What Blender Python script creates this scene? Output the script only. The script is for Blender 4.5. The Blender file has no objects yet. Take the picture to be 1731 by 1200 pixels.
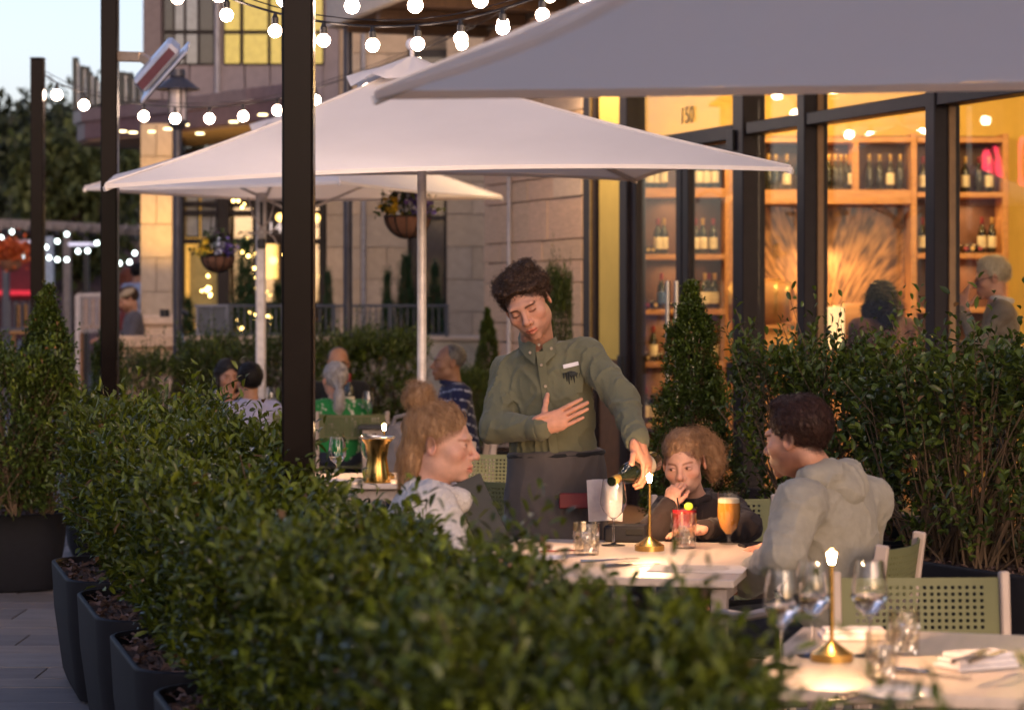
import bpy, math, random
import numpy as np
from mathutils import Vector, Matrix

random.seed(7)
RNG = np.random.default_rng(7)
SC = bpy.context.scene
COL = SC.collection
R_ = math.radians
PI = math.pi

# ------------------------------------------------------------------ camera, sky, sun, exposure
FPX, EYE, HOR, CX = 4087.0, 1.60, 503.0, 865.5
cam_d = bpy.data.cameras.new("camera")
cam = bpy.data.objects.new("camera", cam_d)
COL.objects.link(cam)
SC.camera = cam
cam.location = (0, 0, EYE)
cam.rotation_euler = (R_(90), 0, 0)
cam_d.lens = 85
cam_d.sensor_width = 36
cam_d.sensor_fit = 'HORIZONTAL'
cam_d.shift_y = -97.0 / 1731.0
cam_d.clip_start = 0.1
cam_d.clip_end = 3000
cam_d.dof.use_dof = True
cam_d.dof.focus_distance = 9.3
cam_d.dof.aperture_fstop = 3.3
cam_d.dof.aperture_blades = 9

SUN_EL, SUN_AZ = 15.0, 160.0        # dusk: the glow is low behind the camera, to the right
world = bpy.data.worlds.new("World")
SC.world = world
world.use_nodes = True
wn = world.node_tree.nodes
wl = world.node_tree.links
sky = wn.new('ShaderNodeTexSky')
sky.sky_type = 'NISHITA'
sky.sun_disc = False
sky.sun_elevation = R_(SUN_EL)
sky.sun_rotation = R_(SUN_AZ)
sky.air_density = 1.0
sky.dust_density = 2.6
sky.ozone_density = 1.0
wl.new(sky.outputs[0], wn['Background'].inputs[0])
wn['Background'].inputs[1].default_value = 0.10

sun_d = bpy.data.lights.new("sun", 'SUN')
sun_d.energy = 0.015
sun_d.angle = R_(25)
sun_d.color = (1.0, 0.80, 0.66)
sun = bpy.data.objects.new("sun", sun_d)
COL.objects.link(sun)
# lamp points along -Z: aim it so that the light comes from (SUN_AZ, raised)
_a = R_(SUN_AZ)
_src = Vector((math.sin(_a) * math.cos(R_(SUN_EL)), math.cos(_a) * math.cos(R_(SUN_EL)), math.sin(R_(SUN_EL))))
sun.rotation_euler = (-_src).to_track_quat('-Z', 'Y').to_euler()

vs = SC.view_settings
vs.view_transform = 'Standard'
vs.look = 'None'
vs.gamma = 1.0
vs.use_curve_mapping = False
vs.exposure = 1.14
vs.use_white_balance = True
vs.white_balance_temperature = 6200
vs.white_balance_tint = 32
SC.render.engine = 'CYCLES'
cy = SC.cycles
cy.use_denoising = True
cy.use_adaptive_sampling = True
cy.adaptive_threshold = 0.02
cy.max_bounces = 8
cy.diffuse_bounces = 3
cy.glossy_bounces = 4
cy.transmission_bounces = 8
cy.transparent_max_bounces = 16
cy.sample_clamp_indirect = 6.0
cy.caustics_reflective = False
cy.caustics_refractive = False


# ------------------------------------------------------------------ placing
def PX(px, py, d):
    "point at depth d (metres from the lens plane) seen at photo pixel px, py"
    return Vector(((px - CX) * d / FPX, d, EYE - (py - HOR) * d / FPX))


def thing(name, label, cat, loc=(0, 0, 0), rotz=0.0, group=None):
    o = bpy.data.objects.new(name, None)
    COL.objects.link(o)
    o.location = loc
    o.rotation_euler = (0, 0, rotz)
    o.empty_display_size = 0.1
    return tag(o, label, cat, group)


def tag(o, label, cat, group=None):
    o['label'] = label
    o['category'] = cat
    if group:
        o['group'] = group
    return o


def struct(o):
    o['kind'] = 'structure'
    return o


def obj(name, me, mat, parent=None, smooth=True, angle=38, loc=None):
    if isinstance(me, MB):
        me = me.mesh(name, smooth, angle)
    if mat is not None:
        me.materials.clear()
        for m_ in (mat if isinstance(mat, (list, tuple)) else [mat]):
            me.materials.append(m_)
    o = bpy.data.objects.new(name, me)
    COL.objects.link(o)
    if parent is not None:
        o.parent = parent
    if loc is not None:
        o.location = loc
    return o


def inst(name, me, parent=None, loc=(0, 0, 0), rot=(0, 0, 0), scale=(1, 1, 1)):
    o = bpy.data.objects.new(name, me)
    COL.objects.link(o)
    o.parent = parent
    o.location = loc
    o.rotation_euler = rot
    o.scale = scale
    return o


KIDS = {}


def copy_tree(o, parent=None, loc=None, rotz=None, label=None, group=None, scale=None):
    c = o.copy()
    COL.objects.link(c)
    c.parent = parent
    if loc is not None:
        c.location = loc
    if rotz is not None:
        c.rotation_euler = (0, 0, rotz)
    if scale is not None:
        c.scale = scale if isinstance(scale, (tuple, list)) else (scale,) * 3
    if label:
        c['label'] = label
    if group:
        c['group'] = group
    for ch in list(o.children):
        copy_tree(ch, c)
    return c


# ------------------------------------------------------------------ meshes
def arr_mesh(name, V, F, smooth=True):
    "fast mesh from numpy arrays; F is (n, k)"
    V = np.ascontiguousarray(V, dtype=np.float32)
    F = np.ascontiguousarray(F, dtype=np.int32)
    n, k = F.shape
    me = bpy.data.meshes.new(name)
    me.vertices.add(len(V))
    me.vertices.foreach_set('co', V.ravel())
    me.loops.add(n * k)
    me.loops.foreach_set('vertex_index', F.ravel())
    me.polygons.add(n)
    me.polygons.foreach_set('loop_start', np.arange(0, n * k, k, dtype=np.int32))
    me.polygons.foreach_set('use_smooth', np.full(n, smooth))
    me.update(calc_edges=True)
    return me


class MB:
    def __init__(self):
        self.v = []
        self.f = []

    def add(self, vs_, fs_, Mx=None):
        o = len(self.v)
        if Mx is not None:
            vs_ = [Mx @ Vector(p) for p in vs_]
        self.v += [tuple(p) for p in vs_]
        self.f += [tuple(i + o for i in f) for f in fs_]
        return self

    def box(self, c, s, b=0.0, Mx=None):
        x, y, z = s[0] / 2, s[1] / 2, s[2] / 2
        b = min(b, x * .45, y * .45, z * .45)
        V, F = [], []
        if b <= 0:
            for i in (-1, 1):
                for j in (-1, 1):
                    for k in (-1, 1):
                        V.append((c[0] + i * x, c[1] + j * y, c[2] + k * z))
            F = [(0, 1, 3, 2), (4, 6, 7, 5), (0, 4, 5, 1), (2, 3, 7, 6), (0, 2, 6, 4), (1, 5, 7, 3)]
            return self.add(V, F, Mx)
        ids = {}
        for i in (-1, 1):
            for j in (-1, 1):
                for k in (-1, 1):
                    for ax in range(3):
                        p = [i * (x - b), j * (y - b), k * (z - b)]
                        p[ax] = (i * x, j * y, k * z)[ax]
                        ids[(i, j, k, ax)] = len(V)
                        V.append((c[0] + p[0], c[1] + p[1], c[2] + p[2]))
        for ax in range(3):
            u, w = (ax + 1) % 3, (ax + 2) % 3
            for sg in (-1, 1):
                q = []
                for (su, sw) in ((-1, -1), (1, -1), (1, 1), (-1, 1)):
                    t = [0, 0, 0]
                    t[ax], t[u], t[w] = sg, su, sw
                    q.append(ids[(*t, ax)])
                F.append(tuple(q) if sg > 0 else tuple(q[::-1]))
        for ax in range(3):
            u, w = (ax + 1) % 3, (ax + 2) % 3
            for su in (-1, 1):
                for sw in (-1, 1):
                    a, bb = [0, 0, 0], [0, 0, 0]
                    a[ax], a[u], a[w] = -1, su, sw
                    bb[ax], bb[u], bb[w] = 1, su, sw
                    q = (ids[(*a, u)], ids[(*bb, u)], ids[(*bb, w)], ids[(*a, w)])
                    F.append(q if su * sw > 0 else q[::-1])
        for i in (-1, 1):
            for j in (-1, 1):
                for k in (-1, 1):
                    q = (ids[(i, j, k, 0)], ids[(i, j, k, 1)], ids[(i, j, k, 2)])
                    F.append(q if i * j * k > 0 else q[::-1])
        return self.add(V, F, Mx)

    def beam(self, a, b, w, h, bev=0.0, up=(0, 0, 1)):
        "box between two points, w across, h along up"
        a, b = Vector(a), Vector(b)
        d = b - a
        L = d.length
        z = d.normalized()
        u = Vector(up)
        if abs(z.dot(u)) > .98:
            u = Vector((0, 1, 0))
        x = u.cross(z).normalized()
        y = z.cross(x)
        Mx = Matrix(((x.x, y.x, z.x, 0), (x.y, y.y, z.y, 0), (x.z, y.z, z.z, 0), (0, 0, 0, 1)))
        Mx = Matrix.Translation((a + b) / 2) @ Mx
        return self.box((0, 0, 0), (w, h, L), bev, Mx)

    def tube(self, pts, r, n=8, caps=True, closed=False):
        pts = [Vector(p) for p in pts]
        m = len(pts)
        rs = list(r) if hasattr(r, '__len__') else [r] * m
        t0 = (pts[1] - pts[0]).normalized()
        ref = Vector((0, 0, 1)) if abs(t0.z) < .9 else Vector((1, 0, 0))
        u = t0.cross(ref).normalized()
        V, F = [], []
        for i in range(m):
            if i == 0:
                t = pts[1] - pts[0]
            elif i == m - 1:
                t = pts[-1] - pts[-2]
            else:
                t = pts[i + 1] - pts[i - 1]
            t.normalize()
            u = (u - t * u.dot(t))
            if u.length < 1e-6:
                u = t.orthogonal()
            u.normalize()
            w = t.cross(u)
            for k in range(n):
                a = 2 * PI * k / n
                V.append(pts[i] + (u * math.cos(a) + w * math.sin(a)) * rs[i])
        for i in range(m - 1):
            for k in range(n):
                k2 = (k + 1) % n
                F.append((i * n + k, i * n + k2, (i + 1) * n + k2, (i + 1) * n + k))
        if closed:
            for k in range(n):
                k2 = (k + 1) % n
                F.append(((m - 1) * n + k, (m - 1) * n + k2, k2, k))
        elif caps:
            F.append(tuple(range(n - 1, -1, -1)))
            F.append(tuple((m - 1) * n + k for k in range(n)))
        return self.add(V, F)

    def lathe(self, prof, n=24, c=(0, 0, 0), Mx=None):
        "prof: list of (radius, z), radius 0 closes"
        V, F, rings = [], [], []
        for (r, z) in prof:
            if r <= 1e-6:
                rings.append([len(V)])
                V.append((c[0], c[1], c[2] + z))
            else:
                ring = []
                for k in range(n):
                    a = 2 * PI * k / n
                    ring.append(len(V))
                    V.append((c[0] + r * math.cos(a), c[1] + r * math.sin(a), c[2] + z))
                rings.append(ring)
        for A, B in zip(rings[:-1], rings[1:]):
            if len(A) == 1 and len(B) == 1:
                continue
            for k in range(n):
                k2 = (k + 1) % n
                if len(A) == 1:
                    F.append((A[0], B[k2], B[k]))
                elif len(B) == 1:
                    F.append((A[k], A[k2], B[0]))
                else:
                    F.append((A[k], A[k2], B[k2], B[k]))
        return self.add(V, F, Mx)

    def sphere(self, c, r, n=12, m=8, sc=(1, 1, 1)):
        prof = [(r * math.sin(PI * i / m), -r * math.cos(PI * i / m)) for i in range(m + 1)]
        Mx = Matrix.Translation(c) @ Matrix.Diagonal((*sc, 1))
        return self.lathe(prof, n, Mx=Mx)

    def prism(self, poly, z0, z1, Mx=None):
        n = len(poly)
        V = [(p[0], p[1], z0) for p in poly] + [(p[0], p[1], z1) for p in poly]
        F = [tuple(range(n - 1, -1, -1)), tuple(range(n, 2 * n))]
        F += [(i, (i + 1) % n, n + (i + 1) % n, n + i) for i in range(n)]
        return self.add(V, F, Mx)

    def sheet(self, rows):
        "rows of points -> quads"
        V = [p for row in rows for p in row]
        n = len(rows[0])
        F = [(i * n + j, i * n + j + 1, (i + 1) * n + j + 1, (i + 1) * n + j) for i in range(len(rows) - 1) for j in range(n - 1)]
        return self.add(V, F)

    def mesh(self, name, smooth=True, angle=38):
        me = bpy.data.meshes.new(name)
        me.from_pydata(self.v, [], self.f)
        me.update()
        if smooth:
            me.shade_smooth()
            me.set_sharp_from_angle(angle=R_(angle))
        return me


# ------------------------------------------------------------------ materials
MATS = {}


def mat(name, col, rough=.6, metal=0.0, var=.18, scale=14.0, bump=0.0, bscale=60.0, spec=.5, coat=0.0, emit=None, estr=0.0,
        stretch=(1, 1, 1), col2=None, sheen=0.0, bdist=.01, rvar=0.0, vcol=False, sss=0.0, island=0.0):
    if name in MATS:
        return MATS[name]
    m = bpy.data.materials.new(name)
    m.use_nodes = True
    N, L = m.node_tree.nodes, m.node_tree.links
    b = N['Principled BSDF']
    b.inputs['Roughness'].default_value = rough
    b.inputs['Metallic'].default_value = metal
    b.inputs['Specular IOR Level'].default_value = spec
    b.inputs['Coat Weight'].default_value = coat
    b.inputs['Sheen Weight'].default_value = sheen
    b.inputs['Sheen Roughness'].default_value = .5
    if sss:
        b.inputs['Subsurface Weight'].default_value = sss
        b.inputs['Subsurface Radius'].default_value = (.012, .005, .003)
        b.inputs['Subsurface Scale'].default_value = 1.0
    tc = N.new('ShaderNodeTexCoord')
    mp = N.new('ShaderNodeMapping')
    mp.inputs['Scale'].default_value = stretch
    L.new(tc.outputs['Object'], mp.inputs[0])
    nz = N.new('ShaderNodeTexNoise')
    nz.inputs['Scale'].default_value = scale
    nz.inputs['Detail'].default_value = 6
    nz.inputs['Roughness'].default_value = .6
    L.new(mp.outputs[0], nz.inputs['Vector'])
    mx = N.new('ShaderNodeMix')
    mx.data_type = 'RGBA'
    c = (*col, 1)
    if col2 is None:
        a = tuple(min(1, x * (1 - var)) for x in col) + (1,)
        d = tuple(min(1, x * (1 + var)) for x in col) + (1,)
    else:
        a, d = c, (*col2, 1)
    mx.inputs[6].default_value = a
    mx.inputs[7].default_value = d
    rp = N.new('ShaderNodeValToRGB')
    rp.color_ramp.elements[0].position = .32
    rp.color_ramp.elements[1].position = .68
    L.new(nz.outputs[0], rp.inputs[0])
    L.new(rp.outputs[0], mx.inputs[0])
    out = mx.outputs[2]
    if island:
        ge = N.new('ShaderNodeNewGeometry')
        hs = N.new('ShaderNodeHueSaturation')
        mr = N.new('ShaderNodeMapRange')
        mr.inputs[3].default_value = 1 - island
        mr.inputs[4].default_value = 1 + island
        L.new(ge.outputs['Random Per Island'], mr.inputs[0])
        L.new(mr.outputs[0], hs.inputs['Value'])
        L.new(out, hs.inputs['Color'])
        out = hs.outputs[0]
    if vcol:
        at = N.new('ShaderNodeAttribute')
        at.attribute_name = 'Col'
        m2 = N.new('ShaderNodeMix')
        m2.data_type = 'RGBA'
        m2.blend_type = 'MULTIPLY'
        m2.inputs[0].default_value = 1
        L.new(out, m2.inputs[6])
        L.new(at.outputs['Color'], m2.inputs[7])
        out = m2.outputs[2]
    L.new(out, b.inputs['Base Color'])
    if rvar:
        mr2 = N.new('ShaderNodeMapRange')
        mr2.inputs[3].default_value = max(0, rough - rvar)
        mr2.inputs[4].default_value = min(1, rough + rvar)
        L.new(nz.outputs[0], mr2.inputs[0])
        L.new(mr2.outputs[0], b.inputs['Roughness'])
    if bump:
        nb = N.new('ShaderNodeTexNoise')
        nb.inputs['Scale'].default_value = bscale
        nb.inputs['Detail'].default_value = 4
        L.new(mp.outputs[0], nb.inputs['Vector'])
        bp = N.new('ShaderNodeBump')
        bp.inputs['Strength'].default_value = bump
        bp.inputs['Distance'].default_value = bdist
        L.new(nb.outputs[0], bp.inputs['Height'])
        L.new(bp.outputs[0], b.inputs['Normal'])
    if emit:
        b.inputs['Emission Color'].default_value = (*emit, 1)
        b.inputs['Emission Strength'].default_value = estr
    MATS[name] = m
    return m


def glass_mat(name, tint=(.97, .98, .97), refl=1.0, ior=1.45, rough=0.0, base=0.0):
    "thin glass: fresnel mix of clear and mirror"
    m = bpy.data.materials.new(name)
    m.use_nodes = True
    N, L = m.node_tree.nodes, m.node_tree.links
    N.remove(N['Principled BSDF'])
    t = N.new('ShaderNodeBsdfTransparent')
    t.inputs[0].default_value = (*tint, 1)
    g = N.new('ShaderNodeBsdfGlossy')
    g.inputs['Roughness'].default_value = rough
    g.inputs[0].default_value = (refl, refl, refl, 1)
    lw = N.new('ShaderNodeLayerWeight')
    lw.inputs[0].default_value = .5
    pw = N.new('ShaderNodeMath')
    pw.operation = 'POWER'
    pw.inputs[1].default_value = 5.0
    x = N.new('ShaderNodeMixShader')
    ad = N.new('ShaderNodeMath')
    ad.operation = 'MULTIPLY_ADD'
    ad.use_clamp = True
    f0 = ((ior - 1) / (ior + 1)) ** 2 + base
    ad.inputs[1].default_value = 1 - f0
    ad.inputs[2].default_value = f0
    L.new(lw.outputs['Facing'], pw.inputs[0])
    L.new(pw.outputs[0], ad.inputs[0])
    L.new(ad.outputs[0], x.inputs[0])
    L.new(t.outputs[0], x.inputs[1])
    L.new(g.outputs[0], x.inputs[2])
    L.new(x.outputs[0], N['Material Output'].inputs[0])
    MATS[name] = m
    return m


def emit_mat(name, col, s):
    m = bpy.data.materials.new(name)
    m.use_nodes = True
    N, L = m.node_tree.nodes, m.node_tree.links
    N.remove(N['Principled BSDF'])
    e = N.new('ShaderNodeEmission')
    e.inputs[0].default_value = (*col, 1)
    e.inputs[1].default_value = s
    L.new(e.outputs[0], N['Material Output'].inputs[0])
    MATS[name] = m
    return m


def leaf_mat(name, c1, c2, rough=.35, trans=.25, island=.5, spec=.34):
    m = mat(name, c1, rough=rough, col2=c2, scale=5, island=island, spec=spec)
    N, L = m.node_tree.nodes, m.node_tree.links
    b = N['Principled BSDF']
    col_link = b.inputs['Base Color'].links[0].from_socket
    tr = N.new('ShaderNodeBsdfTranslucent')
    L.new(col_link, tr.inputs[0])
    x = N.new('ShaderNodeMixShader')
    x.inputs[0].default_value = trans
    L.new(b.outputs[0], x.inputs[1])
    L.new(tr.outputs[0], x.inputs[2])
    L.new(x.outputs[0], N['Material Output'].inputs[0])
    return m


def lamp(name, kind, loc, energy, col, size=.05, parent=None, rot=None, spot=None, blend=.5):
    d = bpy.data.lights.new(name, kind)
    d.energy = energy
    d.color = col
    if kind == 'AREA':
        d.size = size
    else:
        d.shadow_soft_size = size
    if spot:
        d.spot_size = spot
        d.spot_blend = blend
    o = bpy.data.objects.new(name, d)
    COL.objects.link(o)
    o.parent = parent
    o.location = loc
    if rot:
        o.rotation_euler = rot
    return o

# ------------------------------------------------------------------ soft solids for people: smooth unions meshed by surface nets
def _smin(a, b, k):
    if k <= 0:
        return np.minimum(a, b)
    h = np.maximum(k - np.abs(a - b), 0) / k
    return np.minimum(a, b) - h * h * k * .25


def wob(P, f, seed=0):
    "cheap smooth noise in about -1..1"
    r = np.random.default_rng(seed)
    out = np.zeros(P.shape[:-1], dtype=np.float32)
    for i in range(4):
        a, b = r.normal(size=3) * f, r.normal(size=3) * f
        out += np.sin(P @ a.astype(np.float32) + r.uniform(0, 6)) * np.cos(P @ b.astype(np.float32) + r.uniform(0, 6))
    return out / 2.2


class Sdf:
    def __init__(self):
        self.p = []

    def ell(self, c, r, R=None, k=.02, sub=False):
        self.p.append(('e', np.array(c, np.float32), np.array(r, np.float32), None if R is None else np.array(R, np.float32), k, sub))
        return self

    def cap(self, a, b, ra, rb=None, k=.02, sub=False):
        self.p.append(('c', np.array(a, np.float32), np.array(b, np.float32), (ra, ra if rb is None else rb), k, sub))
        return self

    def chain(self, pts, rs, k=.02):
        for i in range(len(pts) - 1):
            self.cap(pts[i], pts[i + 1], rs[i], rs[i + 1], k)
        return self

    def cut(self, pt, n, k=.004):
        "remove everything on the side n points to"
        self.p.append(('h', np.array(pt, np.float32), np.array(Vector(n).normalized(), np.float32), None, k, True))
        return self

    def moved(self, Mx, s=1.0):
        "copy transformed by a rigid matrix Mx and uniform scale s"
        o = Sdf()
        R3 = np.array(Mx.to_3x3(), np.float32)
        T = np.array(Mx.translation, np.float32)
        for (t, a, b, c, k, sub) in self.p:
            A = R3 @ (a * s) + T
            if t == 'e':
                Rn = R3 if c is None else R3 @ c
                o.p.append((t, A, b * s, Rn, k * s, sub))
            elif t == 'c':
                o.p.append((t, A, R3 @ (b * s) + T, (c[0] * s, c[1] * s), k * s, sub))
            else:
                o.p.append((t, A, R3 @ b, None, k * s, sub))
        return o

    def extend(self, other):
        self.p += other.p
        return self

    def _box(self, q):
        t, a, b, c = q[:4]
        if t == 'e':
            m = float(b.max())
            return a - m, a + m
        m = max(c)
        return np.minimum(a, b) - m, np.maximum(a, b) + m

    def mesh(self, h, disp=None, lo=None, hi=None):
        los, his = zip(*[self._box(q) for q in self.p if q[0] != 'h' and not q[5]])
        lo_ = np.min(los, 0) - 3 * h - .01
        hi_ = np.max(his, 0) + 3 * h + .01
        if lo is not None:
            lo_ = np.maximum(lo_, lo)
        if hi is not None:
            hi_ = np.minimum(hi_, hi)
        n = np.ceil((hi_ - lo_) / h).astype(int) + 1
        D = np.full(tuple(n), .2, np.float32)
        ax = [lo_[i] + h * np.arange(n[i], dtype=np.float32) for i in range(3)]
        for q in self.p:
            t, a, b, c, k, sub = q
            if t == 'h':
                g = (ax[0][:, None, None] - a[0]) * b[0] + (ax[1][None, :, None] - a[1]) * b[1] + (ax[2][None, None, :] - a[2]) * b[2]
                D[...] = -_smin(-D, -g, k)
                continue
            l, u = self._box(q)
            mg = k + 3 * h + (.015 if not sub else 0)
            i0 = np.clip(np.floor((l - mg - lo_) / h).astype(int), 0, n - 1)
            i1 = np.clip(np.ceil((u + mg - lo_) / h).astype(int) + 1, 1, n)
            if np.any(i1 <= i0):
                continue
            sl = tuple(slice(i0[i], i1[i]) for i in range(3))
            X = np.stack(np.meshgrid(ax[0][sl[0]], ax[1][sl[1]], ax[2][sl[2]], indexing='ij'), -1)
            if t == 'e':
                p = X - a
                if c is not None:
                    p = p @ c
                k0 = np.sqrt(((p / b) ** 2).sum(-1)) + 1e-6
                k1 = np.sqrt(((p / (b * b)) ** 2).sum(-1)) + 1e-6
                d = k0 * (k0 - 1) / k1
            else:
                ba = b - a
                p = X - a
                t_ = np.clip((p @ ba) / max(float(ba @ ba), 1e-9), 0, 1)
                d = np.sqrt(((p - t_[..., None] * ba) ** 2).sum(-1)) - (c[0] + t_ * (c[1] - c[0]))
            if sub:
                D[sl] = -_smin(-D[sl], d, k)
            else:
                D[sl] = _smin(D[sl], d, k)
        if disp is not None:
            mk = np.abs(D) < .045
            ii = np.argwhere(mk)
            Pp = (ii * h + lo_).astype(np.float32)
            D[mk] += disp(Pp).astype(np.float32)
        return surface_nets(D, lo_, h)


def surface_nets(D, lo, h):
    ins = D < 0
    s = np.zeros(tuple(x - 1 for x in D.shape), np.int8)
    offs = [(i, j, k) for i in (0, 1) for j in (0, 1) for k in (0, 1)]
    nx, ny, nz = D.shape
    for (i, j, k) in offs:
        s += ins[i:nx - 1 + i, j:ny - 1 + j, k:nz - 1 + k]
    act = (s > 0) & (s < 8)
    ijk = np.argwhere(act)
    idx = np.full(act.shape, -1, np.int32)
    idx[act] = np.arange(len(ijk))
    val = np.stack([D[ijk[:, 0] + i, ijk[:, 1] + j, ijk[:, 2] + k] for (i, j, k) in offs], 1)
    acc = np.zeros((len(ijk), 3), np.float32)
    cnt = np.zeros((len(ijk), 1), np.float32)
    for a in range(8):
        for b in range(a + 1, 8):
            oa, ob = np.array(offs[a], np.float32), np.array(offs[b], np.float32)
            if abs(oa - ob).sum() != 1:
                continue
            va, vb = val[:, a], val[:, b]
            m = (va < 0) != (vb < 0)
            t = np.where(m, va / np.where(m, va - vb, 1), 0)[:, None]
            acc += np.where(m[:, None], oa + t * (ob - oa), 0)
            cnt += m[:, None]
    V = (ijk + acc / np.maximum(cnt, 1)) * h + lo
    Q = []
    for ax in range(3):
        sl0, sl1 = [slice(None)] * 3, [slice(None)] * 3
        sl0[ax], sl1[ax] = slice(0, -1), slice(1, None)
        a, b = ins[tuple(sl0)], ins[tuple(sl1)]
        e = np.argwhere(a != b)
        u, w = (ax + 1) % 3, (ax + 2) % 3
        ok = (e[:, u] > 0) & (e[:, w] > 0) & (e[:, u] < D.shape[u] - 1) & (e[:, w] < D.shape[w] - 1)
        e = e[ok]
        fl = a[tuple(e.T)]
        du, dw = np.zeros(3, int), np.zeros(3, int)
        du[u] = 1
        dw[w] = 1
        q = np.stack([idx[tuple((e - du - dw).T)], idx[tuple((e - dw).T)], idx[tuple(e.T)], idx[tuple((e - du).T)]], 1)
        q = np.where(fl[:, None], q, q[:, ::-1])
        Q.append(q)
    return V.astype(np.float32), np.concatenate(Q).astype(np.int32)


def vnormals(V, Q):
    n = np.cross(V[Q[:, 2]] - V[Q[:, 0]], V[Q[:, 3]] - V[Q[:, 1]])
    N = np.zeros_like(V)
    for k in range(4):
        np.add.at(N, Q[:, k], n)
    return N / (np.linalg.norm(N, axis=1, keepdims=True) + 1e-9)


def join_vq(parts):
    Vs, Qs, o = [], [], 0
    for V, Q in parts:
        Vs.append(V)
        Qs.append(Q + o)
        o += len(V)
    return np.concatenate(Vs), np.concatenate(Qs)


def vq_obj(name, V, Q, m, parent, col=None):
    me = arr_mesh(name, V, Q)
    if col is not None:
        at = me.color_attributes.new('Col', 'FLOAT_COLOR', 'POINT')
        at.data.foreach_set('color', np.concatenate([col, np.ones((len(col), 1))], 1).astype(np.float32).ravel())
    return obj(name, me, m, parent)


# ------------------------------------------------------------------ head, hand, hair, figure
def head_sdf(male=True, age=0, child=False):
    "head frame: face looks along -Y, up is Z, eyes at z=0; chin at about z=-0.115"
    s = Sdf()
    jw = .050 if male else .044
    s.ell((0, .020, .036), (.073, .092, .080), k=.02)
    s.ell((0, -.024, -.018), (.061, .067, .082), k=.03)
    s.ell((0, -.034, -.070), (jw, .046, .042), k=.03)
    for x in (-1, 1):
        s.ell((x * jw * .86, -.004, -.066), (.016, .028, .024), k=.03)
        s.ell((x * .044, -.056, -.026), (.022, .022, .020), k=.025)
    s.ell((0, -.079, -.102), (.020 if male else .016, .015, .014), k=.022)
    if not child:
        s.cap((-.036, -.081, .021), (.036, -.081, .021), .010 if male else .007, k=.018)
    for x in (-1, 1):
        s.ell((x * .031, -.099, .000), (.019, .017, .013), k=.012, sub=True)
        s.ell((x * .031, -.0735, .000), (.0150, .0145, .0135), k=.006)
    # nose
    nl = -.105 if child else -.113
    s.cap((0, -.086, .010), (0, nl + .004, -.026), .0075, .0095, k=.012)
    s.ell((0, nl, -.031), (.0115, .0115, .0105), k=.008)
    for x in (-1, 1):
        s.ell((x * .0125, nl + .014, -.036), (.0085, .0110, .0085), k=.006)
        s.ell((x * .0065, nl + .006, -.0425), (.0035, .005, .003), k=.003, sub=True)
    # mouth
    s.ell((0, -.074, -.064), (.031, .024, .026), k=.02)
    s.chain([(-.021, -.0905, -.0665), (-.006, -.0985, -.0625), (.006, -.0985, -.0625), (.021, -.0905, -.0665)], [.0035, .0052, .0052, .0035], k=.006)
    s.chain([(-.019, -.0900, -.0695), (0, -.0975, -.0755), (.019, -.0900, -.0695)], [.0035, .0068, .0035], k=.007)
    s.chain2 = None
    s.cap((-.022, -.0925, -.0685), (0, -.1025, -.0685), .0016, .0022, k=.003, sub=True)
    s.cap((.022, -.0925, -.0685), (0, -.1025, -.0685), .0016, .0022, k=.003, sub=True)
    for x in (-1, 1):
        Re = np.array(Matrix.Rotation(x * .35, 3, 'Z') @ Matrix.Rotation(-.18, 3, 'X'))
        s.ell((x * .077, .014, -.008), (.0075, .019, .031), Re, k=.006)
        s.ell((x * .084, .011, -.006), (.005, .010, .019), Re, k=.005, sub=True)
    return s


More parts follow.
